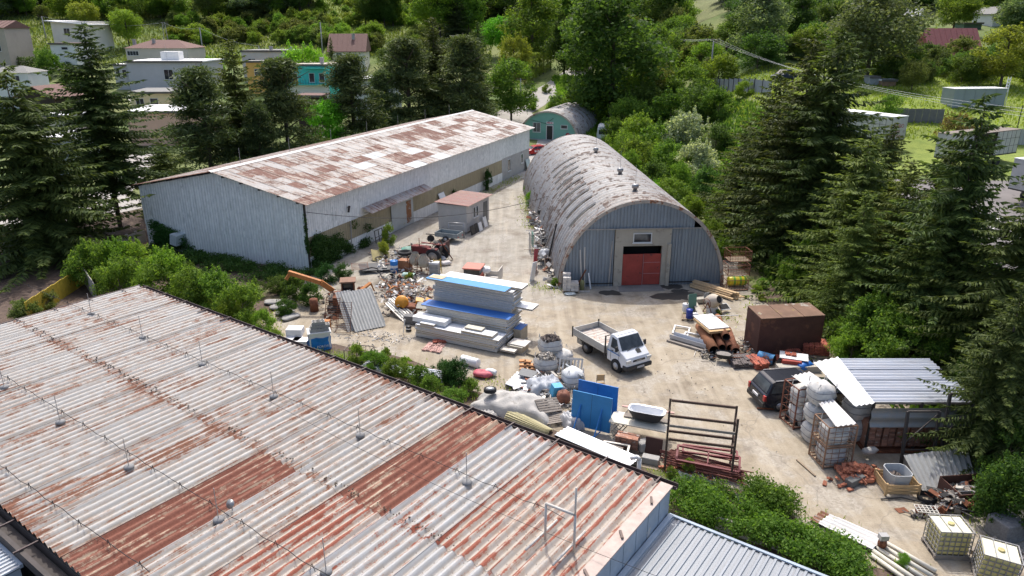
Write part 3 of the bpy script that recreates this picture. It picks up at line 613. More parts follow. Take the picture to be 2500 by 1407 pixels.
b = MB(); b.path([(-Rt * .6, .05, 3.2), (-.4, .05, 2.7), (.9, .05, 3.6)], .025, 4); b.build('wall_cable', M_dark, th)
# ================= brick shed beside the hall =================
s0, s1 = P(1078, 572), P(1140, 572); sy = math.atan2(HA.y, HA.x)
sh = thing('shed', 'small grey plastered shed with red corrugated roof beside the long hall', 'shed', (s1.x, s1.y, 0), sy)
SW, SLn, SH = 2.9, 4.9, 2.55
M_plast = mk('plaster_pale_grey', (.46, .44, .41), .95, var=.12, vs_=1.5, spots=[((.33, .31, .29), .62, 1.)])
b = MB(); b.box((0, 0, .15), (SLn, SW, SH)); b.build('wall', M_plast, sh)
M_shr = sheetmat('shed_roof_red', (.34, .12, .09), .6, rcol=(.2, .16, .13), dirt=(.28, .25, .22), dirtk=.55, dots=False)
for k in range(5):
    b = MB(); b.corr((SLn + .5) / 5 + .02, SW + .6, .2, .05, fn=lambda x, y, z: (-.25 + x, -.3 + y, SH + .12 + y * .03 + z), x0=k * (SLn + .5) / 5); b.build('roof_sheet', M_shr, sh)
b = MB(); b.box((-.1, -.1, SH), (SLn + .1, SW + .1, SH + .07)); b.build('roof_board', M_plast, sh)
window(sh, 1.35, 1.2, .45, 1.0, 0, nm=0); window(sh, 1.95, 1.2, .45, 1.0, 0, nm=0)
b = MB(); b.box((3.6, -.03, .15), (4.5, -.002, 2.2)); b.build('door', mk('door_grey_dark', (.12, .12, .115), .6), sh)
for x in (.1, SLn - .4):
    for y in (.05, SW - .4): b = MB(); b.box((x, y, 0), (x + .3, y + .35, .149)); b.build('foot_block', M_conc, sh)
# ================= vegetation =================
def np_mesh(name, V, Q):
    me = bpy.data.meshes.new(name); n, m = len(V), len(Q)
    me.vertices.add(n); me.vertices.foreach_set('co', np.asarray(V, dtype=np.float32).ravel())
    me.loops.add(m * 4); me.loops.foreach_set('vertex_index', np.asarray(Q, dtype=np.int32).ravel())
    me.polygons.add(m); me.polygons.foreach_set('loop_start', np.arange(0, m * 4, 4, dtype=np.int32)); me.polygons.foreach_set('loop_total', np.full(m, 4, dtype=np.int32))
    me.update(calc_edges=True); return me
def nrm(a): return a / (np.linalg.norm(a, axis=1, keepdims=True) + 1e-9)
def quads(c, t, b):
    """rhombic leaves: centre, half length vector, half width vector"""
    V = np.stack([c - t, c + b - t * .1, c + t, c - b - t * .1], 1).reshape(-1, 3); return V, np.arange(len(V)).reshape(-1, 4)
def leaf_cloud(n, cen, rad_, size, aspect=.55, out=.55, shell=.45, rng=RNG, sq=None, up=.25):
    cen = np.asarray(cen, float); rad_ = np.asarray(rad_, float)
    if rad_.ndim == 1: rad_ = np.repeat(rad_[:, None], 3, 1)
    w_ = (rad_[:, 0] * rad_[:, 2]); i = rng.choice(len(cen), n, p=w_ / w_.sum())
    d = nrm(rng.normal(size=(n, 3))); r = (1 - shell * rng.random(n) ** 1.6)[:, None]
    p = cen[i] + d * r * rad_[i] * (1 + rng.normal(0, .15, (n, 1)))
    nor = nrm(d * out + rng.normal(size=(n, 3)) * .55 + np.array([0, 0, up])); a = nrm(np.cross(nor, rng.normal(size=(n, 3)))); b = np.cross(nor, a)
    s_ = size * (.45 + 1.0 * rng.random((n, 1)) ** 1.5); return quads(p, a * s_ * .5, b * s_ * .5 * aspect)
def spruce_mesh(Ht, R, seed, dens=1.0, open_=0.):
    g = np.random.default_rng(seed); C = []; T = []; B = []
    z = Ht * .05
    while z < Ht * .985:
        k = z / Ht; nb_ = 9 if k < .75 else 6; a0 = g.random() * 7
        for q in range(nb_):
            if g.random() < open_: continue
            an = a0 + q * 2 * PI / nb_ + g.normal(0, .4); L = (R * (1 - k) ** .68 * min(1, .55 + k * 4) + .12) * g.uniform(.42, 1.25); dr = g.uniform(.18, .55) * (1.2 - k); z_ = z; z = z + g.normal(0, .3)
            d = np.array([math.cos(an), math.sin(an), 0]); pr = np.array([-d[1], d[0], 0]); st = .21 / dens; n = max(2, int(L / st))
            s_ = (np.arange(n) + g.random(n) * .6 + .15) / n
            zz = z - dr * L * s_ ** 1.1 + .20 * L * s_ ** 2.4
            base = d[None] * (s_ * L)[:, None]; base[:, 2] = zz
            for sd in (-1, 1):
                for rep in range(4):
                    tl = (.22 + .55 * (1 - s_) * min(1, L / 2.0)) * g.uniform(.7, 1.25, n)
                    dv = pr[None] * sd * g.uniform(.55, .95, (n, 1)) + d[None] * g.uniform(.35, .75, (n, 1)); dv[:, 2] = -g.uniform(.1, 1.2, n); dv = nrm(dv)
                    rl = g.uniform(-1.1, 1.1, n); sidev = nrm(np.cross(dv, np.array([0, 0, 1.]))); upv = np.cross(sidev, dv); bv = sidev * np.cos(rl)[:, None] + upv * np.sin(rl)[:, None]
                    C.append(base + dv * tl[:, None] * .5); T.append(dv * tl[:, None] * .55); B.append(bv * g.uniform(.03, .065, (n, 1)))
            tip = d * L + np.array([0, 0, zz[-1]]); tv = nrm((d + np.array([0, 0, .1]))[None])[0]
            z = z_
            for rl in (0, 1.2): C.append(tip[None]); T.append((tv * .26)[None]); B.append((pr * math.cos(rl) * .09 + np.array([0, 0, math.sin(rl) * .09]))[None])
        z += (.30 + .16 * k) / dens ** .5 * g.uniform(.8, 1.2)
    for i in range(10): a = g.random() * 7; C.append(np.array([[0, 0, Ht - .05 * i]])); T.append(np.array([[.12 * math.cos(a), .12 * math.sin(a), .16]])); B.append(np.array([[.04 * math.sin(a), -.04 * math.cos(a), .0]]))
    V, Q = quads(np.concatenate(C), np.concatenate(T), np.concatenate(B)); return np_mesh('crown', V, Q)
def trunk_mesh(Ht, r, limbs=0, seed=0, spread=2., z0=.35):
    g = random.Random(seed); b = MB(); b.tube((0, 0, -.5), (0, 0, Ht * .5), r, 8, r * .65, cap=False); b.tube((0, 0, Ht * .5), (g.uniform(-.02, .02) * Ht, 0, Ht * .97), r * .65, 7, r * .08)
    for i in range(limbs):
        z = Ht * g.uniform(z0, .8); a = g.random() * 7; L = spread * g.uniform(.5, 1); b.tube((0, 0, z), (L * math.cos(a), L * math.sin(a), z + L * .7), r * .35, 5, r * .08)
    return b.mesh('trunk')
def crown_mesh(seed, kind):
    g = np.random.default_rng(seed)
    if kind == 'round': n, rx, z0, z1, br, nl, ls = 46, .36, .26, .98, (.07, .19), 16000, .031
    elif kind == 'tall': n, rx, z0, z1, br, nl, ls = 52, .24, .18, .98, (.06, .15), 16000, .027
    elif kind == 'bush': n, rx, z0, z1, br, nl, ls = 40, .52, .08, .96, (.07, .22), 13000, .044
    elif kind == 'column': n, rx, z0, z1, br, nl, ls = 26, .10, .05, .97, (.06, .10), 5000, .02
    elif kind == 'pine': n, rx, z0, z1, br, nl, ls = 110, .28, .04, .98, (.05, .11), 24000, .036
    else: n, rx, z0, z1, br, nl, ls = 50, .34, .14, .95, (.09, .17), 11000, .034
    cen = []; rad_ = []
    for i in range(n):
        u = g.random(); z = z0 + (z1 - z0) * u; k = math.sin(PI * min(1, max(.08, (u * .92 + .08)))) ** .6 if kind != 'pine' else max(.05, 1.08 - 1.02 * u) ** .8 * g.uniform(.55, 1.1)
        if kind == 'tall': k = (math.sin(PI * min(.97, u * .8 + .2)) ** .5)
        a = g.random() * 7; r = rx * k * math.sqrt(g.random()) ** .7; b = g.uniform(*br); cen.append((r * math.cos(a), r * math.sin(a), min(z, z1 - b * .8))); rad_.append((b, b, b * (.75 if kind != 'pine' else .5)))
    if kind in ('bush', 'round', 'loose', 'tall'):      # stray shoots that break the outline
        for i in range(46 if kind == 'bush' else 34):
            k = g.integers(0, n); b = rad_[k][0]; dv = nrm(g.normal(size=(1, 3)) + [[0, 0, .7]])[0]; L = g.uniform(.05, .11); cen.append(tuple(np.array(cen[k]) + dv * (b + L * .5))); rad_.append((.03, .03, L) if dv[2] > .5 else (L * .7, L * .5, .04))
    V, Q = leaf_cloud(nl, cen, rad_, ls, aspect=.6 if kind != 'pine' else .2, rng=g, out=.5 if kind != 'pine' else .1, shell=.6 if kind != 'pine' else .9, up=.3); return np_mesh('crown', V, Q)
LM = {'dark': leafmat('leaf_dark_green', (.042, .09, .02), (.12, .19, .042)), 'mid': leafmat('leaf_mid_green', (.07, .135, .022), (.19, .28, .05)),
      'light': leafmat('leaf_light_green', (.115, .21, .025), (.2, .31, .05)), 'yellow': leafmat('leaf_yellow_green', (.15, .21, .03), (.25, .31, .06)), 'olive': leafmat('leaf_olive', (.085, .115, .03), (.17, .2, .065)),
      'silver': leafmat('leaf_silver', (.16, .21, .12), (.42, .47, .34), rough=.4), 'grey': leafmat('leaf_grey_green', (.06, .10, .04), (.2, .25, .13)), 'bright': leafmat('leaf_bright', (.10, .25, .018), (.17, .36, .035)),
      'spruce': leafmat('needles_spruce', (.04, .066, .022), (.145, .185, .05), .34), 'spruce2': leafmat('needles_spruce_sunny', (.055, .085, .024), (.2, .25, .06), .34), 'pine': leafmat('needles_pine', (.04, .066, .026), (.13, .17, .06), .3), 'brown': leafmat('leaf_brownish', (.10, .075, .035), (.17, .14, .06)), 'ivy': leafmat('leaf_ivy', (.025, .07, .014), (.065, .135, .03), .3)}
M_bark = mk('bark', (.09, .07, .055), .95, var=.3, vs_=4, bump=.6); M_twig = mk('dry_twig', (.14, .11, .08), .95, var=.3)
CR = {k: [crown_mesh(s_ * 13 + i, k) for i in range(3)] for s_, k in enumerate(('round', 'tall', 'bush', 'column', 'pine', 'loose'))}
SP = [spruce_mesh(17, 4.6, 1), spruce_mesh(17, 5.2, 2, 1.0, .1), spruce_mesh(14.5, 5.0, 3, 1.05, .06)]
TRK = [trunk_mesh(1, .022, 7, s_, .22) for s_ in range(2)]; TRKS = trunk_mesh(1, .014); TRKP = trunk_mesh(1, .018, 12, 5, .18, .3); STEM = trunk_mesh(.6, .02, 8, 3, .3, .05)
_tc = [0]
def tree(kind, px, py, Y, mat, label, group=None, wide=1.0, lift=0., name=None, cat=None, X=None, h=None, var=None):
    """a tree whose tip shows at a photo pixel when it stands at distance Y"""
    _tc[0] += 1; i = _tc[0]
    if h is None: q = PY(px, py, Y); X = q.x; g = terr(X, Y); h = max(.6, q.z - g)
    else: g = terr(X, Y)
    bush = kind == 'bush'; nm = name or {'bush': 'shrub', 'spruce': 'spruce_tree', 'pine': 'pine_tree', 'column': 'thuja'}.get(kind, 'leafy_tree')
    t = thing(nm, label, cat or ('shrub' if bush else 'tree'), (X, Y, g), i * 1.7, group)
    if kind == 'spruce':
        me = SP[i % 3 if var is None else var]; s_ = h / (14.5 if me is SP[2] else 17); o = obj('crown', me, LM[mat], t); o.scale = (s_ * wide, s_ * wide, s_ * (1 - lift)); o.location.z = h * lift
        o = obj('trunk', TRKS, M_bark, t); o.scale = (h, h, h * .97)
    else:
        me = CR[kind][i % 3 if var is None else var]; o = obj('crown', me, LM[mat], t); o.scale = (h * wide, h * wide, h)
        o = obj('trunk' if not bush else 'stem', STEM if bush else TRKP if kind == 'pine' else TRK[i % 2], M_bark if not bush else M_twig, t); o.scale = (h * wide, h * wide, h)
    return t
G_ = 'tall spruces along the right edge of the yard'
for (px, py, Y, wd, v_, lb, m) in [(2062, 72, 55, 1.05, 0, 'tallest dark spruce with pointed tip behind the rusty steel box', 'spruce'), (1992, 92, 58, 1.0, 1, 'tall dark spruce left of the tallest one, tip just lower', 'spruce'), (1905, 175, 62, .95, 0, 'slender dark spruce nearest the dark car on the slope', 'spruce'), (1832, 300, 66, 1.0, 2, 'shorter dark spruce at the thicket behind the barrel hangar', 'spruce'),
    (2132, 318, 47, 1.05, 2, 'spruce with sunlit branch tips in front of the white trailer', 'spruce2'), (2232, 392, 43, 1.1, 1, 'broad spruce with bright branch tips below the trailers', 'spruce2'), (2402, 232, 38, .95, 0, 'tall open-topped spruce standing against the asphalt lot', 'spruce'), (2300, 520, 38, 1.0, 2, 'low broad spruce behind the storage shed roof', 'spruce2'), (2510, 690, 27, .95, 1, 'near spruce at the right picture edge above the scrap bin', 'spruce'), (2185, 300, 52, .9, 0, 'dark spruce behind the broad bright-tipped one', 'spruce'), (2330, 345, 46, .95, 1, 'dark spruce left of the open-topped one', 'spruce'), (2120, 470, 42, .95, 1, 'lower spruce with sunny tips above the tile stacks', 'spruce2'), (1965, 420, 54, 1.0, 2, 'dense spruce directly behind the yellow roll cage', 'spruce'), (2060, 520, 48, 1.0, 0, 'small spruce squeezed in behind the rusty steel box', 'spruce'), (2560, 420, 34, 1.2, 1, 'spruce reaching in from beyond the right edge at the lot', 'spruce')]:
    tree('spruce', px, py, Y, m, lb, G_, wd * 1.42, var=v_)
G_ = 'big conifers left of the long hall'
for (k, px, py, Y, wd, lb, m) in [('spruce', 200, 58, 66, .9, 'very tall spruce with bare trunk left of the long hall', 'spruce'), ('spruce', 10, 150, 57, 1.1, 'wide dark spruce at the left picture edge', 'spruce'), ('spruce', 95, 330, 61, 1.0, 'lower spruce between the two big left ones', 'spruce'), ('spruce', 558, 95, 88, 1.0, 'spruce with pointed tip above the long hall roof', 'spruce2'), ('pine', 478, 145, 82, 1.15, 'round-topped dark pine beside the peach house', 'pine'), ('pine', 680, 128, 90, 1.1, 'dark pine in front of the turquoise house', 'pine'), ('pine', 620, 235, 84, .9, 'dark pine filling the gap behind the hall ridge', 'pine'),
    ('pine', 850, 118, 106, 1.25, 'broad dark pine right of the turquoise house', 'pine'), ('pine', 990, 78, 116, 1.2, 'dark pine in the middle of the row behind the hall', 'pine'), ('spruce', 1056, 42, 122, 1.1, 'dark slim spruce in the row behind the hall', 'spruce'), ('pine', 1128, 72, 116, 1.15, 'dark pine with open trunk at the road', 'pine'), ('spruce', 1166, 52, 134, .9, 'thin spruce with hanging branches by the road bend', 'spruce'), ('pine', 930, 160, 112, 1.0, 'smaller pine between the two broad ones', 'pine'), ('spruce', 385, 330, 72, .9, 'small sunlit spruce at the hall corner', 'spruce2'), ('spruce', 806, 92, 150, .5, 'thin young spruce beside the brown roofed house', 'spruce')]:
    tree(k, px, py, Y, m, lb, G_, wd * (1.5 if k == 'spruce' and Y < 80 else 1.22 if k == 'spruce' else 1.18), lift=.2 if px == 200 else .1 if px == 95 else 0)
# single leafy trees that stand out
for (k, px, py, Y, wd, m, lb) in [('round', 1225, 38, 185, 1.25, 'bright', 'bright green round tree above the road bend'), ('round', 1248, 140, 128, 1.0, 'mid', 'round green tree at the roadside behind the hall end'), ('round', 1255, 85, 150, .7, 'yellow', 'small yellowish tree behind the roadside tree'), ('tall', 1505, -40, 128, 1.3, 'dark', 'tall dense dark tree standing behind the barrel hangar'), ('tall', 1380, 45, 165, 1.1, 'dark', 'dark tree right of the thuja row'), ('round', 1650, 15, 185, 1.1, 'olive', 'pale willow-like tree at the foot of the meadow'), ('tall', 1870, -40, 138, 1.3, 'grey', 'tall grey-green tree left of the twin spruces'), ('tall', 1965, -10, 150, 1.2, 'dark', 'dark green tree behind the twin spruce tips'), ('round', 2150, -25, 118, 1.35, 'grey', 'large grey-green leafy tree behind the white trailer'), ('round', 2345, -20, 165, 1.3, 'mid', 'mid green tree between the two small white cottages'), ('round', 2475, 60, 112, 1.3, 'yellow', 'large yellow-green tree at the right edge by the lawn'), ('round', 2238, 148, 108, 1.0, 'olive', 'small apple tree on the lawn'), ('loose', 2180, 225, 92, 1.0, 'light', 'loose light green tree beside the white trailer roof'), ('bush', 2345, 275, 84, .9, 'brown', 'brownish half-dry bush behind the open trailer'), ('round', 2380, 130, 118, 1.3, 'mid', 'dense green tree below the red roofed cottage'), ('round', 935, -5, 215, 1.1, 'dark', 'cluster of dark field trees on the meadow'), ('loose', 780, 235, 102, .9, 'bright', 'light green young tree by the traffic sign'), ('round', 735, 112, 142, 1.0, 'bright', 'bright green tree behind the turquoise house'), ('round', 300, 20, 195, 1.0, 'light', 'light green tree behind the beige house'), ('round', 1610, 60, 150, 1.0, 'mid', 'green tree left of the power pole'), ('bush', 105, 118, 165, .9, 'mid', 'clipped round garden bush by the hedge'), ('column', 152, 150, 140, 1.6, 'dark', 'dark clipped garden thuja left of the big spruce'), ('column', 935, 112, 150, 1.4, 'dark', 'left of two dark garden thujas behind the pines'), ('column', 952, 118, 149, 1.4, 'dark', 'right of two dark garden thujas behind the pines'), ('tall', 1300, -30, 175, 1.2, 'mid', 'tall green tree right of the bright round one'), ('tall', 1440, -20, 160, 1.1, 'mid', 'tall green tree left of the tall dark one')]:
    tree(k, px, py, Y, m, lb, None, wd)
for i in range(8): tree('column', 1282 + i * 9, 128 - i * 1, 158 + i * 2.2, 'yellow', 'yellow-green thuja in the hedge row beside the road', 'thuja row beside the road', 1.5)
G_ = 'thicket right of the barrel hangar'
CW = {'dark': 'dark green', 'mid': 'mid green', 'light': 'light green', 'yellow': 'yellow-green', 'olive': 'olive green', 'silver': 'silvery', 'grey': 'grey-green', 'bright': 'bright green', 'ivy': 'deep green', 'brown': 'brownish'}
for i, (px, py, Y, wd, m) in enumerate([(1335, 205, 150, 1, 'mid'), (1380, 180, 155, 1, 'light'), (1420, 188, 148, 1, 'mid'), (1300, 235, 137, 1, 'light'), (1355, 232, 134, 1, 'light'), (1402, 222, 132, 1, 'mid'), (1450, 225, 128, 1, 'light'), (1482, 205, 140, 1, 'mid'), (1500, 290, 112, 1, 'mid'), (1522, 322, 95, 1, 'light'), (1560, 338, 90, 1, 'mid'), (1600, 392, 82, 1, 'dark'), (1640, 432, 75, 1, 'mid'), (1690, 476, 68, 1, 'light'), (1742, 536, 60, 1, 'mid'), (1775, 580, 57, .9, 'light'), (1530, 235, 118, 1, 'mid'), (1585, 205, 122, 1, 'dark'), (1640, 222, 116, 1, 'mid'), (1700, 205, 112, 1, 'dark'), (1560, 282, 104, 1, 'light'), (1620, 296, 97, 1, 'mid'), (1690, 272, 96, 1, 'silver'), (1705, 345, 86, 1, 'silver'), (1752, 300, 92, 1, 'dark'), (1640, 345, 90, 1, 'mid'), (1725, 410, 76, 1, 'dark'), (1765, 462, 70, 1, 'mid'), (1600, 160, 130, 1, 'olive'), (1550, 180, 128, .9, 'light'), (1690, 150, 128, 1, 'mid'), (1760, 130, 130, 1, 'light'), (1760, 215, 108, 1, 'mid'), (1820, 195, 112, 1, 'light'), (1660, 395, 82, .8, 'light'), (1540, 370, 84, .7, 'light'), (1590, 440, 73, .6, 'bright'), (1660, 505, 64, .6, 'bright'), (1720, 590, 56, .5, 'light')]):
    tree('bush', px, py, Y, m, CW[m] + (' shrub behind the far end of the barrel hangar' if Y > 104 else ' shrub in the thicket alongside the barrel hangar'), G_ + ' ' + CW[m] + (' far' if Y > 104 else ''), wd)
G_ = 'leafy undergrowth beneath the right spruces'
for (px, py, Y, wd, m) in [(2000, 560, 50, 1.0, 'mid'), (1950, 640, 49, 1.0, 'mid'), (1900, 620, 52, .9, 'dark'), (2080, 640, 44, 1.0, 'mid'), (2040, 700, 44, 1.0, 'light'), (2150, 720, 38, 1.0, 'mid'), (2220, 760, 36, 1.0, 'mid'), (1975, 720, 46, .9, 'mid'), (2090, 800, 37, 1.0, 'light'), (2190, 850, 35.5, .7, 'olive'), (2330, 800, 35, .8, 'mid'), (2420, 880, 31, .8, 'dark'), (2060, 870, 36, .8, 'light'), (1860, 700, 50, .5, 'light'), (2400, 740, 36, 1., 'mid'), (2490, 1010, 25.5, .7, 'dark'), (2500, 1120, 23, .8, 'dark'), (1850, 560, 56, 1., 'mid'), (2010, 820, 41, .7, 'yellow')]:
    tree('bush', px, py, Y, m, CW[m] + ' shrub growing under the right spruces' + (' behind the store roof' if Y < 38 else ''), G_ + ' ' + CW[m] + str(Y < 38), wd)
G_ = 'shrubs between the warehouse and the long hall'
for (px, py, h, wd, m) in [(235, 700, 3.4, .9, 'mid'), (300, 690, 3.3, .9, 'light'), (345, 690, 3.2, .9, 'light'), (300, 735, 3.2, .9, 'mid'), (420, 730, 3.6, .9, 'light'), (385, 755, 3.2, .8, 'mid'), (470, 765, 3.2, .9, 'mid'), (540, 775, 3.2, .9, 'mid'), (598, 795, 2.9, .9, 'mid'), (560, 800, 2.0, .9, 'light'), (645, 812, 1.5, .9, 'light'), (500, 745, 2.2, .9, 'dark'), (565, 735, 1.3, 1.2, 'dark'), (625, 725, 1.2, 1.2, 'dark'), (680, 715, 1.3, 1.2, 'dark'), (725, 735, 1.9, 1., 'dark'), (760, 745, 1.6, 1., 'dark'), (700, 770, 1.2, 1., 'dark'), (455, 715, 2.2, .9, 'dark'), (800, 690, 1.5, 1., 'ivy'), (840, 680, 1.2, 1., 'ivy'), (670, 835, .8, 1.2, 'yellow'), (620, 835, .9, 1.3, 'light'), (120, 755, 1.2, 1.2, 'olive'), (60, 780, 1.4, 1.2, 'olive')]:
    q = P(px, py); tree('bush', 0, 0, q.y, m, CW[m] + ' shrub between the warehouse roof and the hall gable', G_ + ' ' + CW[m], wd, X=q.x, h=h)
G_ = 'weeds and shrubs behind the warehouse eave'
for (px, py, h, wd, m) in [(872, 885, 1.1, .9, 'yellow'), (915, 905, 1.2, 1.1, 'light'), (965, 925, 1.2, 1.1, 'mid'), (1020, 940, 1.1, 1.1, 'mid'), (1080, 935, 1.3, 1.0, 'ivy'), (1120, 945, 1.6, .9, 'ivy'), (1050, 965, 1.1, 1.1, 'mid'), (1105, 990, 1.0, 1.2, 'mid'), (1150, 965, .9, 1.1, 'mid'), (990, 900, .7, 1.1, 'light'), (770, 878, .6, 1.6, 'yellow'), (820, 892, .6, 1.4, 'light'), (945, 880, .8, .7, 'yellow')]:
    q = P(px, py); tree('bush', 0, 0, q.y, m, 'low leafy shrub just behind the warehouse eave', G_, wd, X=q.x, h=h)
G_ = 'small plants growing in the yard'
for (px, py, h, wd, m) in [(950, 600, 2.0, .55, 'mid'), (935, 625, 1.3, .8, 'yellow'), (1295, 505, 1.6, .7, 'light'), (1290, 475, 1.2, .7, 'bright'), (1355, 700, .7, 1.0, 'mid'), (1860, 705, .8, 1.1, 'light'), (1845, 715, .6, 1.2, 'light'), (1905, 815, 1.7, .5, 'olive'), (1190, 465, 2.4, .4, 'ivy'), (1200, 440, 1.0, .6, 'mid'), (1110, 500, 1.6, .5, 'ivy'), (1680, 1150, .6, 1., 'yellow'), (1640, 1165, .5, 1., 'yellow'), (1000, 690, .8, .8, 'yellow'), (1180, 520, .35, 1.4, 'yellow'), (1860, 735, .5, 1., 'yellow'), (1750, 770, .45, 1., 'yellow'), (2425, 1240, 1.0, .7, 'dark'), (2440, 1190, .9, .8, 'brown'), (2200, 1380, .5, 1, 'light')]:
    q = P(px, py); tree('bush', 0, 0, q.y, m, 'small leafy plant growing wild among the yard scrap', G_, wd, X=q.x, h=h, name='wild_plant')
# forest and orchard on the slopes
fr = random.Random(4)
def region(n, x0, x1, y0, y1, kinds, mats, h0, h1, label, group, wd=(1.1, 1.5), avoid=None, name=None, cat=None):
    """trees whose feet stand where the photo shows that part of the slope"""
    k = 0; tries = 0
    while k < n and tries < n * 20:
        tries += 1; px, py = fr.uniform(x0, x1), fr.uniform(y0, y1)
        if avoid and avoid(px, py): continue
        q = PT(px, py)
        if q.y > 600: continue
        k += 1; kd = fr.choice(kinds); h = fr.uniform(h0, h1)
        tree(kd, 0, 0, q.y, fr.choice(mats) if kd != 'spruce' else 'pine', label, group, fr.uniform(*wd), X=q.x, h=h, name=name, cat=cat)
W_ = ('round', 'round', 'tall', 'loose')
region(70, -60, 760, 4, 52, W_, ('mid', 'mid', 'olive', 'grey', 'light', 'dark'), 7, 13, 'leafy tree in the wood above the left houses', 'wood above the left houses')
region(12, -60, 500, 30, 75, ('round', 'loose'), ('light', 'mid', 'yellow', 'olive'), 4, 7, 'garden tree on the slope between the left houses', 'garden trees on the left slope')
region(95, 420, 800, 45, 112, ('bush',), ('light', 'olive', 'olive', 'mid', 'yellow'), 2.2, 4.2, 'pale green orchard tree on the slope above the grey houses', 'orchard bushes above the houses', (.9, 1.3), name='orchard_tree', cat='fruit tree')
region(34, 700, 1060, 82, 130, ('bush',), ('olive', 'light', 'mid'), 2.5, 4.5, 'pale green bush around the brown roofed house', 'bushes around the brown roofed house', (.9, 1.3))
region(60, 770, 1060, 6, 66, ('bush',), ('light', 'yellow', 'light', 'mid'), 1.5, 3.2, 'small bright sapling on the sunny hillside', 'bushes on the sunny hillside', (1.0, 1.4), name='sapling', cat='sapling')
region(7, 880, 985, 60, 68, ('round', 'tall'), ('dark', 'mid'), 9, 13, 'dark field tree in the clump on the sunny hillside', 'clump of field trees on the hillside', (1.0, 1.2))
region(62, 1040, 1660, 2, 110, ('round', 'tall', 'tall', 'spruce'), ('dark', 'mid', 'mid', 'light'), 10, 17, 'dark tree in the wood behind the road bend', 'wood behind the road bend', (1.1, 1.5), avoid=lambda x, y: 1150 < x < 1300 and y > 60)
region(40, 1390, 1720, 105, 175, ('bush', 'round', 'bush'), ('dark', 'mid', 'olive', 'light'), 4, 7.5, 'leafy tree in the gully behind the hangars', 'gully trees behind the hangars', (1.0, 1.4))
region(40, 1640, 2560, -6, 14, W_, ('dark', 'dark', 'dark', 'mid'), 7, 12, 'dark tree in the shaded wood along the hilltop', 'shaded wood on the hilltop', (1.2, 1.6))
region(56, 1800, 2540, 18, 110, ('round', 'bush', 'tall', 'round'), ('dark', 'dark', 'mid', 'grey'), 5, 10, 'dark tree on the slope around the cottages', 'trees around the cottages', (1.1, 1.5), avoid=lambda x, y: 2200 < x < 2480 and y > 45)
region(34, 1700, 2130, 100, 190, ('bush', 'round', 'bush'), ('dark', 'mid', 'light', 'grey'), 3, 6, 'leafy shrub on the bank behind the spruces', 'shrubs on the bank behind the spruces', (1.0, 1.4), avoid=lambda x, y: 1860 < x < 1960 and y > 150)
region(30, 2160, 2560, 150, 206, ('bush',), ('dark', 'mid', 'dark', 'olive'), 2.5, 4.5, 'dark green shrub along the upper edge of the lawn', 'shrubs above the lawn', (1.0, 1.3))
region(16, -60, 330, 130, 250, ('bush',), ('mid', 'light', 'dark'), 1.2, 2.4, 'garden shrub between the left houses', 'garden shrubs between the left houses', (1.0, 1.4))
region(10, 500, 700, 150, 250, ('bush',), ('mid', 'light', 'dark'), 1.5, 3, 'garden shrub beside the turquoise and grey houses', 'garden shrubs by the turquoise house', (1.0, 1.4))
# ---- climbing leaves ----
def leaf_thing(name, label, cat, n, cen, rad_, size, mat, **k):
    V, Q = leaf_cloud(n, cen, rad_, size, **k); o = obj(name, np_mesh(name, V, Q), LM[mat]); return tag(o, label, cat)
def along(p0, p1, n, r, z, jit=.25, seed=1):
    g = random.Random(seed); c = []; rr_ = []
    for i in range(n):
        q = Vector(p0).lerp(Vector(p1), (i + g.random()) / n); rr = r * g.uniform(.6, 1.2); c.append((q.x + g.uniform(-jit, jit), q.y + g.uniform(-jit, jit), q.z + z * g.uniform(.5, 1.1))); rr_.append((rr, rr, rr * g.uniform(.7, 1.1)))
    return c, rr_
c, r = along(P(1640, 1225), P(2100, 1395), 60, .5, .72, .45, 2); c2, r2 = along(P(1680, 1265), P(2110, 1425), 55, .42, .58, .4, 3)
leaf_thing('creeper_hedge', 'long hedge of climbing leaves over the fence beside the metal annex', 'hedge', 32000, c + c2, r + r2, .12, 'mid', shell=.7)
c, r = along(P(1690, 1200), P(1790, 1230), 12, .4, .5, .3, 4); c2, r2 = along(P(1830, 1235), P(1925, 1265), 22, .55, .75, .35, 5)
leaf_thing('creeper_mound', 'rounded mound of creeper next to the steel pipe heap', 'shrub', 11000, c + c2, r + r2, .12, 'mid', shell=.5)
def hallpt(x, y, z): return Vector((hq.x, hq.y, 0)) + HA * x + Vector((-HB.x, -HB.y, 0)) * y + Vector((0, 0, z))
g = random.Random(9); c = []; r = []
for i in range(110): x = abs(g.gauss(0, 3.0)); z = g.uniform(.2, max(.4, 2.6 - x * .35)) if g.random() < .8 else g.uniform(1, 2.4); q = hallpt(x + .3, -.25, z); c.append(tuple(q)); r.append((.42, .42, .42))
for i in range(16): q = hallpt(-.1, -.1, g.uniform(2, 4.5) if i > 8 else g.uniform(1.5, 2.6)); c.append(tuple(q)); r.append((.16, .16, .3))
leaf_thing('ivy', 'dark ivy climbing the near corner of the long hall', 'ivy', 22000, c, r, .14, 'ivy', shell=.5)
c = []; r = []
for i in range(46): y = HWd - 1.0 - abs(g.gauss(0, 1.9)); z = g.uniform(.2, max(.5, 2.3 - .28 * (HWd - 1 - y))); q = hallpt(-.3, y, z); c.append(tuple(q)); r.append((.4, .4, .45))
leaf_thing('ivy', 'dark ivy at the far left foot of the hall gable', 'ivy', 9000, c, r, .15, 'ivy', shell=.5)
c = []; r = []
for i in range(110): y = g.uniform(-1.5, HWd - 1); q = hallpt(-.5 - abs(g.gauss(0, 1.7)), y, .22 + .3 * g.random() ** 2); c.append(tuple(q)); r.append((.6, .55, .38))
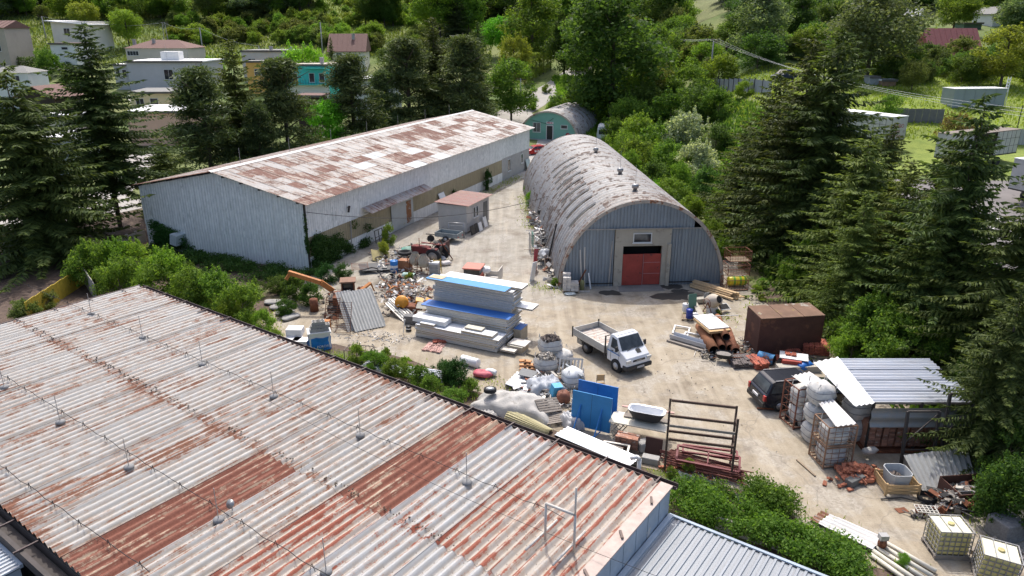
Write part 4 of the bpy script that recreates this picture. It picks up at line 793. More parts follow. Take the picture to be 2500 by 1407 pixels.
leaf_thing('ground_ivy', 'low dark creeper along the foot of the hall gable', 'ground cover', 22000, c, r, .15, 'ivy', shell=.6)
# tufts of weeds on the yard margins
def weeds():
    g = np.random.default_rng(3); C = []; T = []; B = []
    lines = [((640, 840), (1150, 985)), ((1600, 1160), (1700, 1180)), ((690, 830), (650, 790)), ((1280, 480), (1300, 560)), ((1990, 1260), (2200, 1400)), ((1830, 745), (1990, 880)), ((1700, 770), (1800, 780)), ((2350, 1060), (2480, 1250)), ((640, 790), (800, 690)), ((1300, 700), (1380, 715)), ((2300, 1290), (2420, 1260)), ((1100, 520), (1270, 430)), ((700, 860), (1000, 890)), ((1160, 920), (1260, 960)), ((2020, 860), (2130, 900))]
    for a, b in lines:
        pa, pb = P(*a), P(*b); n = int((pb - pa).length * 60)
        t = g.random(n); p = np.outer(1 - t, pa) + np.outer(t, pb) + g.normal(0, .45, (n, 3)) * [1, 1, 0]; h = g.uniform(.06, .32, (n, 1)); d = nrm(g.normal(0, .5, (n, 3)) + [0, 0, 1]); p[:, 2] = .012
        C.append(p + d * h * .5); T.append(d * h * .5); a_ = nrm(np.cross(d, g.normal(size=(n, 3)))); B.append(a_ * g.uniform(.012, .035, (n, 1)))
    V, Q = quads(np.concatenate(C), np.concatenate(T), np.concatenate(B)); tag(obj('weeds', np_mesh('weeds', V, Q), LM['yellow']), 'scattered weeds and grass tufts along the yard margins', 'weeds', kind='stuff')
weeds()
def grass_field(name, label, poly, n, hmin, hmax, mat, seed):
    g = np.random.default_rng(seed); x0, x1, y0, y1 = poly; X = g.uniform(x0, x1, n); Y = g.uniform(y0, y1, n); Z = np.array([terr(a, b) for a, b in zip(X, Y)]); p = np.stack([X, Y, Z], 1)
    h = g.uniform(hmin, hmax, (n, 1)); d = nrm(g.normal(0, .35, (n, 3)) + [0, 0, 1]); a_ = nrm(np.cross(d, g.normal(size=(n, 3)))); V, Q = quads(p + d * h * .45, d * h * .5, a_ * h * .22); tag(obj(name, np_mesh(name, V, Q), LM[mat]), label, 'grass', kind='stuff')
grass_field('grass', 'tall rough grass on the slope behind the houses', (-150, -5, 175, 262), 50000, .3, 1.0, 'olive', 5); grass_field('grass', 'sunny grass blades of the lawn and its edges', (30, 100, 88, 130), 30000, .15, .5, 'yellow', 6); grass_field('undergrowth', 'dark leafy undergrowth below the right spruces', (19, 34, 30, 120), 22000, .2, .8, 'dark', 7); grass_field('undergrowth', 'undergrowth of leaves behind the barrel hangar', (9, 28, 86, 165), 26000, .3, 1.1, 'light', 8)
# ================= vehicles =================
def lettering(s_, size, mat, parent, loc, rot, sx=1.0):
    cu = bpy.data.curves.new('lettering', 'FONT'); cu.body = s_; cu.size = size; cu.extrude = .003; to = bpy.data.objects.new('tmp', cu); COL.objects.link(to); bpy.context.view_layer.update()
    me = bpy.data.meshes.new_from_object(to.evaluated_get(bpy.context.evaluated_depsgraph_get())); bpy.data.objects.remove(to); me.materials.clear(); o = obj('lettering', me, mat, parent); o.location = loc; o.rotation_euler = rot; o.scale = (sx, 1, 1); return o
M_rub = mk('rubber_black', (.018, .018, .019), .85, var=.2); M_chr = mk('wheel_metal', (.42, .42, .43), .4, .5, var=.12)
M_white = mk('paint_white', (.70, .71, .72), .35, var=.05, vs_=1., spots=[((.55, .52, .47), .68, 3.)], bump=0); M_gls = glassmat()
M_lamp = mk('lamp_glass', (.55, .55, .52), .15, var=.1); M_redl = mk('lamp_red', (.4, .02, .02), .3)
def wheel(parent, x, y, r, wd, side, mat=None, rim=.62):
    """tyre on an axle along y, with a dished rim"""
    T = Matrix.Translation((x, y, r)) @ Euler((-PI / 2 * side, 0, 0)).to_matrix().to_4x4()
    b = MB(); b.lathe([(r * rim, -wd/2), (r * .94, -wd/2), (r, -wd/3), (r, wd/3), (r * .94, wd/2), (r * rim, wd/2 - .01)], 20, T, cap=True); w_ = b.build('wheel', M_rub, parent)
    b = MB(); b.lathe([(r * rim, wd/2 - .005), (r * .52, wd/2 - .03), (r * .3, wd/2 - .015), (r * .14, wd/2 + .01), (.001, wd/2 + .012)], 16, T); b.build('rim', mat or M_chr, w_); return w_
def quad3(b, p, th=.012):
    p = [Vector(q) for q in p]; n = (p[1] - p[0]).cross(p[2] - p[0]).normalized() * th
    k = len(p); return b.add(p + [q + n for q in p], [tuple(range(k - 1, -1, -1)), tuple(range(k, 2 * k))] + [(i, (i + 1) % k, k + (i + 1) % k, k + i) for i in range(k)])
def lathe_disc(b, c, r, n=14): b.lathe([(.001, 0), (r, 0), (r, .02), (.001, .02)], n, c); return b
def truck():
    r_f, f_f = P(1433, 863), P(1506, 907); yaw = yawp(r_f, f_f); s_ = (f_f - r_f).length / 3.0
    d = Vector((math.cos(yaw), math.sin(yaw), 0)); lft = Vector((-d.y, d.x, 0)); o = r_f + lft * .86 * s_
    t = thing('flatbed_truck', 'white dropside flatbed truck with blue stripe parked in the middle of the yard', 'truck', (o.x, o.y, .015), yaw, scale=s_)
    ch = MB(); ch.box((-1.2, -.42, .5), (3.2, -.28, .68)); ch.box((-1.2, .28, .5), (3.2, .42, .68)); ch.box((-.06, -.8, .3), (.06, .8, .42)); ch.box((-1.25, -.75, .42), (-1.12, .75, .6)); ch.build('chassis', M_dark, t)
    M_alu = mk('bed_alu', (.45, .455, .44), .45, .4, var=.12, vs_=2, spots=[((.25, .23, .2), .63, 3.)])
    b = MB(); b.box((-1.3, -1.02, .80), (1.95, 1.02, .92)); b.build('bed_floor', mk('bed_wood', (.50, .42, .36), .85, var=.3, vs_=2.5, spots=[((.30, .13, .06), .56, 2.2), ((.62, .6, .58), .6, 1.5)]), t)
    for k in range(9): b = MB(); x = -1.2 + k * .34; b.box((x, -.97, .925), (x + .3, .97, .94)); b.build('bed_plank', mk('bed_plank_worn', (.50, .45, .40), .85, var=.3, vs_=2.5, spots=[((.32, .15, .07), .57, 2.5)]), t)
    for nm, a, c in (('side_board', (-1.3, -1.06, .84), (1.95, -1.02, 1.32)), ('side_board', (-1.3, 1.02, .84), (1.95, 1.06, 1.32)), ('tailgate', (-1.34, -1.0, .84), (-1.3, 1.0, 1.32)), ('headboard', (1.95, -1.0, .84), (1.99, 1.0, 1.32))):
        b = MB(); b.box(a, c); sb = b.build(nm, M_alu, t)
        if nm == 'side_board':
            y = -1.075 if a[1] < 0 else 1.06
            for z in (.95, 1.08, 1.2): b = MB(); b.box((-1.28, y, z), (1.93, y + .015, z + .03)); b.build('rib', M_alu, sb)
    b = MB()
    for x, y, h in ((-1.34, -1.05, 1.42), (-1.34, 1.05, 1.48), (2.0, -1.03, 2.0), (2.0, 1.03, 2.0)): b.box((x - .035, y - .035, .7), (x + .035, y + .035, h))
    b.build('corner_post', M_dark, t); b = MB(); b.tube((2.0, -1.03, 1.97), (2.0, 1.03, 1.97), .03); b.tube((2.0, -1.03, 1.7), (2.0, 1.03, 1.7), .015); b.build('headboard_rail', M_dark, t)
    def Yz(z): return .96 if z < 1.35 else .96 - .15 * (z - 1.35) / .8
    prof = [(2.1, .5), (2.1, 1.35), (2.16, 2.06), (2.26, 2.17), (2.5, 2.2), (2.82, 2.14), (3.35, 1.42), (3.82, 1.12), (3.93, .92), (3.95, .6), (3.55, .45)]
    b = MB(); n = len(prof); V = [(x, -Yz(z) if x < 3.8 else -Yz(z) + .06, z) for x, z in prof] + [(x, Yz(z) if x < 3.8 else Yz(z) - .06, z) for x, z in prof]
    b.add(V, [tuple(range(n)), tuple(range(2*n-1, n-1, -1))] + [(i, n+i, n+(i+1) % n, (i+1) % n) for i in range(n)]); cab = b.build('cab', M_white, t, bevel=.05)
    b = MB(); quad3(b, [(3.345, -.83, 1.45), (3.345, .83, 1.45), (2.855, .76, 2.105), (2.855, -.76, 2.105)], .016); b.build('windscreen', M_gls, t)
    for sd in (-1, 1):
        b = MB(); pts = [(2.42, 1.42), (3.2, 1.42), (2.84, 1.98), (2.42, 2.02)]; pts = pts if sd < 0 else pts[::-1]; quad3(b, [(x, sd * (Yz(z) + .002), z) for x, z in pts], .012); b.build('side_window', M_gls, t)
        b = MB(); b.box((3.12, sd * 1.02 - .04, 1.4), (3.2, sd * 1.2 - .04 * sd, 1.72)) if sd > 0 else b.box((3.12, -1.2, 1.4), (3.2, -1.04, 1.72)); b.tube((3.15, sd * .95, 1.42), (3.15, sd * 1.1, 1.5), .015, 5); b.build('mirror', M_dark, t)
        b = MB(); b.box((2.12, sd * .967 - .003, 1.12), (3.3, sd * .967 + .003, 1.18)); b.build('blue_stripe', mk('stripe_blue', (.02, .16, .42), .4), t)
        b = MB(); b.box((2.45, sd * .965 - .006, .62), (2.462, sd * .965 + .006, 1.38)); b.box((3.2, sd * .965 - .006, .8), (3.212, sd * .965 + .006, 1.38)); b.build('door_seam', M_dark, t)
        b = MB(); b.box((2.52, sd * .97 - .02, 1.22), (2.68, sd * .97 + .02, 1.26)); b.build('door_handle', M_dark, t)
        b = MB(); b.box((3.88, sd * .78 - .17, .86), (3.965, sd * .78 + .17, 1.03)); b.build('headlight', M_lamp, t)
        b = MB(); b.lathe([(.40, -.10), (.46, -.1), (.46, .1), (.40, .1)], 18, Matrix.Translation((3.0, sd * .88, .36)) @ Euler((PI/2, 0, 0)).to_matrix().to_4x4()); b.build('wheel_arch', mk('arch_black', (.012, .012, .012), .8), t)
        wheel(t, 3.0, sd * .88, .37, .24, sd, mk('rim_white', (.5, .5, .5), .5)); wheel(t, 0, sd * .83, .37, .34, sd, mk('rim_grey_dirty', (.22, .21, .2), .7))
        b = MB(); b.box((-.5, sd * .85 - .2, .74), (.5, sd * .85 + .2, .79)); b.build('mudguard', M_dark, t)
    b = MB(); b.box((3.6, -.99, .38), (4.02, .99, .66)); b.build('bumper', mk('bumper_black', (.025, .025, .027), .6), t, bevel=.05)
    b = MB(); b.box((3.94, -.45, .88), (3.975, .45, 1.0)); g_ = b.build('grille', M_dark, t); b = MB(); b.box((3.976, -.2, .92), (3.982, .2, .95)); b.build('grille_badge', M_chr, g_)
    b = MB(); b.box((4.02, -.16, .45), (4.035, .36, .56)); np_ = b.build('licence_plate', mk('plate_white', (.7, .7, .7), .5, var=.03), t); b = MB()
    for k in range(6): b.box((4.036, -.12 + k * .075, .475), (4.039, -.075 + k * .075, .535))
    b.build('plate_characters', mk('plate_print', (.12, .12, .14), .7), np_)
    b = MB(); quad3(b, [(3.42, .1, 1.392), (3.66, .1, 1.232), (3.66, .42, 1.232), (3.42, .42, 1.392)], .01); b.build('bonnet_vent', M_dark, t)
    b = MB(); b.bar((3.40, -.5, 1.41), (3.33, .1, 1.5), .02); b.bar((3.40, .2, 1.41), (3.33, .7, 1.5), .02); b.build('wiper', M_dark, t)
    b = MB(); b.box((-1.05, -.9, .35), (-.55, -.6, .68)); b.build('tool_box', mk('toolbox_grey', (.3, .29, .26), .7), t)
    for k in range(3): b = MB(); b.box((2.35 + k * .15, -.7, 2.18 - .004 * k), (2.37 + k * .15, .7, 2.205)); b.build('roof_rib', M_white, t)
truck()
def car(name, label, loc, yaw, L, W, Hh, mat, style='estate', group=None, scale=1):
    t = thing(name, label, 'car', loc, yaw, group, scale=scale); r = .31 if Hh < 1.6 else .35; f = L * .5; re = -L * .5
    lo = [(re + .02, .28), (re, .5), (re + .03, .88), (re + .12, .95), (f - L*.27, .95), (f - .12, .74), (f, .55), (f - .03, .28)]
    def prism_y(b, prof, yf):
        n = len(prof); V = [(x, -yf(z), z) for x, z in prof] + [(x, yf(z), z) for x, z in prof]
        b.add(V, [tuple(range(n)), tuple(range(2*n-1, n-1, -1))] + [(i, n+i, n+(i+1) % n, (i+1) % n) for i in range(n)]); return b
    W2 = W / 2; b = MB(); prism_y(b, lo, lambda z: W2 if z < .8 else W2 - .05); b.build('body', mat, t, bevel=.06)
    gr = {'estate': [(re + .12, .93), (re + .42, Hh - .06), (re + .6, Hh), (f - L*.47, Hh), (f - L*.27, .93)], 'hatch': [(re + .12, .93), (re + .5, Hh - .06), (re + .75, Hh), (f - L*.45, Hh), (f - L*.25, .93)], 'sedan': [(re + L*.17, .93), (re + L*.28, Hh - .02), (re + L*.32, Hh), (f - L*.44, Hh), (f - L*.27, .93)]}[style]
    yf = lambda z: W2 - .06 - .16 * (z - .93) / (Hh - .93); b = MB(); prism_y(b, gr, yf); b.build('cabin', mat, t, bevel=.05)
    z0, z1 = 1.0, Hh - .12
    def xat(i, j, z): (xa, za_), (xb, zb) = gr[i], gr[j]; k = (z - za_) / (zb - za_) if zb != za_ else 0; return xa + (xb - xa) * k
    b = MB(); quad3(b, [(xat(4, 3, z0) + .006, -yf(z0) + .08, z0), (xat(4, 3, z0) + .006, yf(z0) - .08, z0), (xat(4, 3, z1) + .006, yf(z1) - .06, z1), (xat(4, 3, z1) + .006, -yf(z1) + .06, z1)]); b.build('windscreen', M_gls, t)
    b = MB(); quad3(b, [(xat(0, 1, z0) - .006, yf(z0) - .1, z0), (xat(0, 1, z0) - .006, -yf(z0) + .1, z0), (xat(0, 1, z1) - .006, -yf(z1) + .08, z1), (xat(0, 1, z1) - .006, yf(z1) - .08, z1)]); b.build('rear_window', M_gls, t)
    xr_, xf_ = xat(0, 1, z0) + .12, xat(4, 3, z0) - .1; xr2, xf2 = xat(0, 1, z1) + .12, xat(4, 3, z1) - .05
    for sd in (-1, 1):
        for k in range(3):
            a, c = k / 3 + .02, (k + 1) / 3 - .02; p = [(xr_ + (xf_ - xr_) * a, z0), (xr_ + (xf_ - xr_) * c, z0), (xr2 + (xf2 - xr2) * c, z1), (xr2 + (xf2 - xr2) * a, z1)]; p = p if sd < 0 else p[::-1]
            b = MB(); quad3(b, [(x, sd * (yf(z) + .002), z) for x, z in p], .01); b.build('side_window', M_gls, t)
        for x in (re + L * .19, f - L * .19): wheel(t, x, sd * (W2 - .1), r, .2, sd)
        b = MB(); b.box((f - .14, sd * (W2 - .2) - .14, .58), (f - .0, sd * (W2 - .2) + .14, .70)); b.build('headlight', M_lamp, t)
        b = MB(); b.box((re - .01, sd * (W2 - .12) - .08, .62), (re + .1, sd * (W2 - .12) + .08, .9)); b.build('tail_light', M_redl, t)
        b = MB(); b.bar((re + .6, sd * (yf(Hh) - .03), Hh + .03), (f - L * .5, sd * (yf(Hh) - .03), Hh + .03), .03); b.build('roof_rail', M_chr if style == 'estate' else mat, t)
        b = MB(); b.box((f - L*.33, sd * W2 - .02, .95), (f - L*.3, sd * (W2 + .14), 1.08)) if sd > 0 else b.box((f - L*.33, -W2 - .14, .95), (f - L*.3, -W2 + .02, 1.08)); b.build('mirror', mat, t)
    for x, nm in ((re - .05, 'rear_bumper'), (f - .12, 'front_bumper')): b = MB(); b.box((x, -W2 + .05, .27), (x + .17, W2 - .05, .5)); b.build(nm, M_dark, t, bevel=.03)
    b = MB(); b.box((re - .062, -.26, .6), (re - .05 + .04, .26, .71)); b.build('licence_plate', mk('plate_white', (.7, .7, .7)), t); return t
M_navy = mk('paint_dark_navy', (.010, .012, .020), .22, var=.1, bump=0); a = P(1912, 1004); car('estate_car', 'dark navy estate car parked half under the corrugated sheets', (a.x + 1.0, a.y + 1.0, .012), rad(9), 4.5, 1.8, 1.55, M_navy)
q = P(1306, 383); rc = car('red_car', 'small red car parked at the far end of the yard lane', (q.x, q.y + 1.2, .05), rad(205), 3.9, 1.6, 1.4, mk('paint_red', (.42, .02, .02), .3, var=.08, bump=0), 'hatch')
b = MB(); x = -.9
for wd in (.2, .2, .2, .12, .2): b.box((x, .803, .55), (x + wd, .81, .82)); x += wd + .1
b.build('white_lettering', mk('print_white', (.75, .75, .75), .5), rc)
q = PT(1912, 196); car('parked_car', 'dark blue car parked on the bank beside the grey fence', (q.x, q.y, q.z + .02), rad(215), 4.3, 1.75, 1.5, mk('paint_blue_dark', (.02, .03, .07), .3, var=.1, bump=0), 'sedan')
# caravan
q = PT(1474, 352); t = thing('caravan', 'white caravan standing behind the barrel hangar', 'caravan', (q.x, q.y, q.z + .02), rad(-8)); b = MB()
prof = [(-1.05, .45), (-1.1, 1.2), (-1.05, 2.3), (-.8, 2.55), (.8, 2.55), (1.05, 2.3), (1.1, 1.2), (1.05, .45)]; b.prism(prof[::-1], 0, 4.2); b.build('shell', M_white, t, bevel=.08)
b = MB(); b.box((-.85, -.02, 1.35), (.85, -.002, 2.05)); b.build('front_window', M_gls, t); b = MB(); b.box((-.4, 1.2, 2.552), (.4, 1.9, 2.66)); b.build('roof_hatch', M_white, t); b = MB(); b.box((-.9, -.02, .6), (.9, -.001, .75)); b.build('stripe', mk('stripe_grey', (.3, .32, .36)), t)
for sd in (-1, 1): wheel(t, sd * 1.0 * 0 + 0, 0, .01, .01, 1) if False else None
for sd in (-1, 1):
    w_ = wheel(t, 0, 0, .33, .18, sd); w_.rotation_euler = (0, 0, PI / 2); w_.location = (sd * .95, 2.3, 0)
b = MB(); b.bar((0, 0, .5), (0, -1.3, .45), .08); b.build('drawbar', M_steel, t)
# semi-trailers in the right-hand lot
def trailer(label, px, py, Y, yaw, L, Hh, roofm, wallm, text=False, curtain=False):
    q = PY(px, py, Y); g = terr(q.x, q.y); t = thing('semi_trailer', label, 'trailer', (q.x, q.y, g + .05), yaw, 'old box trailers in the lot')
    # origin: near end, left corner; x across the end, y along the length
    W = 2.5; z0 = 1.15; b = MB(); b.box((0, 0, z0), (W, L, z0 + .12)); b.build('floor_frame', M_dark, t)
    b = MB(); b.box((0, .0, z0 + .125), (W, .05, z0 + Hh)); e_ = b.build('end_wall', wallm, t); b = MB(); b.box((-.03, -.03, z0 + Hh), (W + .03, L + .03, z0 + Hh + .07)); b.build('roof', roofm, t)
    for sd in (0, W - .04):
        for k in range(5 if curtain else 8):
            y0 = .06 + k * (L - .1) / (5 if curtain else 8)
            if curtain and k in (1, 2): continue
            b = MB(); b.box((sd, y0, z0 + .13), (sd + .04, y0 + (L - .1) / (5 if curtain else 8) - .02, z0 + Hh - .01)); b.build('side_curtain', wallm, t)
        b = MB()
        for k in range(14): y = .1 + k * (L - .2) / 13; b.box((sd - .012, y - .02, z0 + .1), (sd + .052, y + .02, z0 + Hh - .02))
        for z in (.9, 1.7): b.box((sd - .014, .06, z0 + z), (sd + .054, L, z0 + z + .03))
        b.build('curtain_strap', M_dark, t)
    b = MB(); b.box((.03, L - .05, z0 + .13), (W - .03, L, z0 + Hh - .01)); b.build('front_wall', wallm, t)
    if curtain:
        b = MB(); b.corr(1.2, Hh - .3, .2, .08, fn=lambda x, y, z: (-.03 - z, 2.6 + x * (.6 + .4 * y / Hh), z0 + .1 + y)); b.build('gathered_curtain', mk('curtain_grey', (.42, .42, .43), .7), t); b = MB(); b.box((-.05, 4.0, z0 + .1), (.0, 4.12, z0 + Hh)); b.build('yellow_post', mk('post_yellow', (.55, .42, .03), .6), t)
    for y in (2.0, 3.3, L - 3):
        for sd, x in ((-1, .25), (1, W - .25)): w_ = wheel(t, 0, 0, .48, .3, sd); w_.rotation_euler = (0, 0, PI / 2); w_.location = (x, y, 0)
    if text:
        for s_, z, sz in (('ANSIO', 1.75, .62), ('LOGIS', 1.25, .45), ('0 93 45', .72, .36)):
            lettering(s_, sz, mk('lettering_red', (.33, .05, .04), .6, var=.1), e_, (.25 if s_[0] != '0' else .6, -.012, z0 + z - .35), (PI / 2, 0, 0), .95)
        b = MB(); b.ob((.38, -.02, z0 + .52), (.26, .012, .12)); b.ob((.38, -.02, z0 + .62), (.34, .012, .06)); b.build('phone_symbol', mk('lettering_red', (.33, .05, .04)), e_)
    return t
M_tw = mk('trailer_wall_dirty', (.46, .45, .43), .7, var=.15, vs_=.7, spots=[((.3, .27, .22), .6, 1.)]); M_twh = mk('trailer_roof_white', (.74, .74, .73), .6, var=.06); M_tbr = mk('trailer_roof_brown', (.20, .165, .14), .9, var=.25, vs_=1.)
trailer('white roofed box trailer with red lettering on its end wall', 2168, 372, 84, rad(27), 10.5, 2.65, M_twh, M_tw, text=True)
trailer('brown roofed trailer with torn open side curtain', 2272, 420, 76, rad(-62), 10.5, 2.5, M_tbr, M_tw, curtain=True)
trailer('white roofed trailer cut by the right picture edge', 2455, 482, 64, rad(-72), 9, 2.7, M_twh, M_tw)
# grey metal box on the lawn
q = PT(2322, 268); t = thing('metal_box', 'grey sheet-metal storage box standing on the lawn', 'container', (q.x, q.y, q.z + .02), rad(6)); M_gm = mk('sheet_grey', (.27, .31, .32), .5, .2, var=.12, vs_=.6)
for k in range(5): b = MB(); b.box((k * 1.5, 0, .1), (k * 1.5 + 1.46, .06, 2.5)); b.build('wall_panel', M_gm, t)
b = MB(); b.box((0, 2.4, .1), (7.5, 2.46, 2.5)); b.box((0, .07, .1), (.05, 2.39, 2.5)); b.box((7.42, .07, .1), (7.47, 2.39, 2.5)); b.build('wall', M_gm, t); b = MB(); b.box((-.05, -.08, 2.5), (7.55, 2.52, 2.58)); b.build('roof', M_twh, t)
for k in range(5): b = MB(); b.box((7.6, .4, 2.0 + k * .38), (8.0, .5, 2.2 + k * .38)); b.build('ladder_rung', M_twh, t)
b = MB(); b.box((7.58, .4, .1), (7.62, .5, 4.0)); b.box((7.98, .4, .1), (8.02, .5, 4.0)); b.build('ladder_rail', M_twh, t)

# ================= houses on the slopes =================
M_br = mk('roof_brown_tile', (.15, .08, .065), .85, var=.15, vs_=3); M_wr = mk('roof_white_felt', (.72, .72, .71), .7, var=.05); M_gr = mk('roof_grey_felt', (.22, .215, .2), .9, var=.15); M_dr = mk('roof_dark', (.05, .047, .045), .9, var=.2)
def plas(name, c): return mk('plaster_' + name, c, .9, var=.08, vs_=.6, spots=[(tuple(x * .78 for x in c), .64, .5)])
def house(name, label, x0, x1, py_b, py_t, Y, depth, wall, roof, rt='flat', yaw=0., wins=(), rise=1.2, ov=.25, chim=(), extra=None, cat='house'):
    """front wall between photo columns x0 and x1, foot at py_b, eaves at py_t, at distance Y"""
    a, c = PY(x0, py_b, Y), PY(x1, py_b, Y); W = c.x - a.x; zt = PY(x0, py_t, Y).z; g = min(terr(a.x, Y), terr(c.x, Y), a.z); hb = zt - a.z
    t = thing(name, label, cat, (a.x, Y, a.z), yaw); W /= max(.5, math.cos(yaw)); b = MB(); b.box((0, 0, g - a.z - 1.0), (W, depth, hb)); b.build('wall', wall, t)
    if rt == 'flat':
        b = MB(); b.box((-ov, -ov, hb), (W + ov, depth + ov, hb + .22)); ro = b.build('roof', roof, t); b = MB(); b.box((-ov - .03, -ov - .04, hb - .1), (W + ov + .03, -ov - .005, hb + .26)); b.build('fascia', mk('fascia_dark', (.11, .1, .09), .7), ro); zr = hb + .22
    elif rt == 'gx':
        b = MB(); b.prism([(-ov, 0), (W + ov, 0), (W + ov, .01), (-ov, .01)], 0, 0) if False else None
        b = MB(); b.add([(-ov, -ov, hb), (W + ov, -ov, hb), (W + ov, depth / 2, hb + rise), (-ov, depth / 2, hb + rise), (-ov, depth + ov, hb), (W + ov, depth + ov, hb), (-ov, -ov, hb - .12), (W + ov, -ov, hb - .12), (W + ov, depth + ov, hb - .12), (-ov, depth + ov, hb - .12)], [(0,1,2,3),(3,2,5,4),(0,6,7,1),(7,8,5,2,1),(6,0,3,4,9),(4,5,8,9),(6,9,8,7)]); ro = b.build('roof', roof, t); zr = hb + rise * .6
        n = int(W / 1.0)
        for k in range(n): x = (k + .5) * W / n; b = MB(); sl = math.atan2(rise, depth / 2 + ov); b.ob((x, depth / 4 - ov / 2, hb + rise / 2 + .03), (.06, (depth / 2 + ov) / math.cos(sl) * .98, .05), (sl, 0, 0)); b.build('roof_rib', roof, ro)
    elif rt == 'gy':
        b = MB(); m = W / 2; b.add([(-ov, -ov, hb), (m, -ov, hb + rise), (W + ov, -ov, hb), (W + ov, depth + ov, hb), (m, depth + ov, hb + rise), (-ov, depth + ov, hb), (-ov, -ov, hb + .15), (m, -ov, hb + rise + .15), (W + ov, -ov, hb + .15), (W + ov, depth + ov, hb + .15), (m, depth + ov, hb + rise + .15), (-ov, depth + ov, hb + .15)], [(6,7,10,11),(7,8,9,10),(0,5,4,1),(1,4,3,2),(0,1,7,6),(1,2,8,7),(3,4,10,9),(4,5,11,10),(0,6,11,5),(2,3,9,8)]); ro = b.build('roof', roof, t); zr = hb + rise * .6
        b = MB(); b.add([(0, .0, hb), (W, .0, hb), (m, .0, hb + rise), (0, depth, hb), (W, depth, hb), (m, depth, hb + rise)], [(0,1,2),(5,4,3)]); b.build('gable', wall, t)
    elif rt == 'hip':
        b = MB(); m = min(W, depth) * .4; b.add([(-ov, -ov, hb), (W + ov, -ov, hb), (W + ov, depth + ov, hb), (-ov, depth + ov, hb), (m, depth / 2, hb + rise), (W - m, depth / 2, hb + rise)], [(0,1,5,4),(1,2,5),(2,3,4,5),(3,0,4),(3,2,1,0)]); ro = b.build('roof', roof, t); zr = hb + rise * .5
    elif rt == 'mono':
        b = MB(); b.add([(-ov, -ov, hb), (W + ov, -ov, hb - rise), (W + ov, depth + ov, hb - rise), (-ov, depth + ov, hb), (-ov, -ov, hb + .2), (W + ov, -ov, hb - rise + .2), (W + ov, depth + ov, hb - rise + .2), (-ov, depth + ov, hb + .2)], [(0,3,2,1),(4,5,6,7),(0,1,5,4),(1,2,6,5),(2,3,7,6),(3,0,4,7)]); ro = b.build('roof', roof, t); zr = hb
    for (fx_, up, w_, h_, nm) in wins:
        if fx_ >= 0: window(t, W * fx_, hb - up - h_, w_, h_, 0, nm=nm)
        else: window(t, depth * -fx_, hb - up - h_, w_, h_, 0, nm=nm, face='-x')
    for (fx_, fy, h_) in chim: b = MB(); b.box((W * fx_ - .3, depth * fy - .3, hb), (W * fx_ + .3, depth * fy + .3, zr + h_)); b.box((W * fx_ - .36, depth * fy - .36, zr + h_), (W * fx_ + .36, depth * fy + .36, zr + h_ + .1)); b.build('chimney', mk('chimney_grey', (.36, .34, .32), .9), ro)
    if extra: extra(t, W, depth, hb)
    return t
house('house', 'cream house with pale mono-pitch roof high on the left slope', 138, 232, 130, 52, 186, 9, plas('cream', (.68, .64, .56)), M_wr, 'mono', rad(-6), [(.32, 1.6, 1.6, 1.5, 1), (.85, 1.9, .9, 1.6, 0)], .9, .9)
house('garage', 'white garage with flat roof below the cream house', 126, 190, 131, 108, 172, 5, plas('white', (.74, .73, .70)), M_br, 'flat', rad(-8), [(.45, .6, 1.6, .6, 0)], cat='garage')
house('house', 'brownish house with balcony cut by the left picture edge', -60, 24, 140, 68, 168, 9, plas('tan', (.42, .36, .3)), M_br, 'gx', 0, [(.6, .8, 1.6, 1.3, 1), (.6, 3.6, 1.6, 1.3, 1)], 1.5)
house('house', 'beige flat house with brown hipped roof and two chimneys', 312, 462, 156, 118, 172, 10, plas('beige', (.56, .50, .43)), M_br, 'hip', 0, [(.02, .6, 2.6, 1.0, 3)], 1.7, .3, chim=((.06, .3, .9), (.38, .3, 1.0)))
def gx4(t, W, d, hb): b = MB(); b.box((W * .38, 3, hb + .22), (W * .62, 5.5, hb + 1.9)); b.build('roof_hut', plas('white', (.74, .73, .70)), t); b = MB(); b.tube((W * .52, 1, hb), (W * .52, 1, hb + 3.4), .03, 5); b.build('aerial', M_steel, t)
house('house', 'grey flat-roofed house with white roof hut and wide window', 318, 500, 212, 152, 152, 11, plas('grey', (.45, .45, .46)), M_wr, 'flat', 0, [(.48, 1.4, 1.9, 2.0, 1)], .3, .35, extra=gx4)
def gx4b(t, W, d, hb): pass
house('house', 'low grey wing with narrow windows left of the grey house', 284, 316, 205, 160, 153, 7, plas('grey', (.45, .45, .46)), M_wr, 'flat', 0, [(.1, .8, .9, 1.5, 0), (.6, .8, .9, 1.5, 0)], cat='house')
house('house', 'yellow-cream flat house with dark roof and brown windows', 322, 440, 264, 228, 133, 9, plas('yellow', (.68, .57, .34)), M_gr, 'flat', rad(6), [(.1, .9, 1.4, 1.6, 1), (.38, .9, 1.4, 1.9, 0), (.82, .8, .9, 1.6, 0)], .3, .4)
def gx6(t, W, d, hb):
    b = MB(); b.add([(W * .45, -.02, 2.2), (W + .5, -.02, 2.2), (W + .5, -2.2, 1.8), (W * .45, -2.2, 1.8), (W * .45, -.02, 2.3), (W + .5, -.02, 2.3), (W + .5, -2.2, 1.9), (W * .45, -2.2, 1.9)], [(3,2,1,0),(4,5,6,7),(2,3,7,6),(0,4,7,3),(1,2,6,5)]); b.build('awning', mk('awning_dark_red', (.11, .025, .03), .8), t)
    for k in range(3): b = MB(); b.tube((W * .5 + k * W * .24, -2.1, 0), (W * .5 + k * W * .24, -2.1, 1.8), .05, 6); b.build('awning_post', M_dark, t)
house('house', 'peach rendered house with white flat roof behind the hall', 322, 560, 362, 276, 112, 10, plas('peach', (.66, .43, .31)), M_wr, 'flat', rad(4), [], .3, .25, extra=gx6)
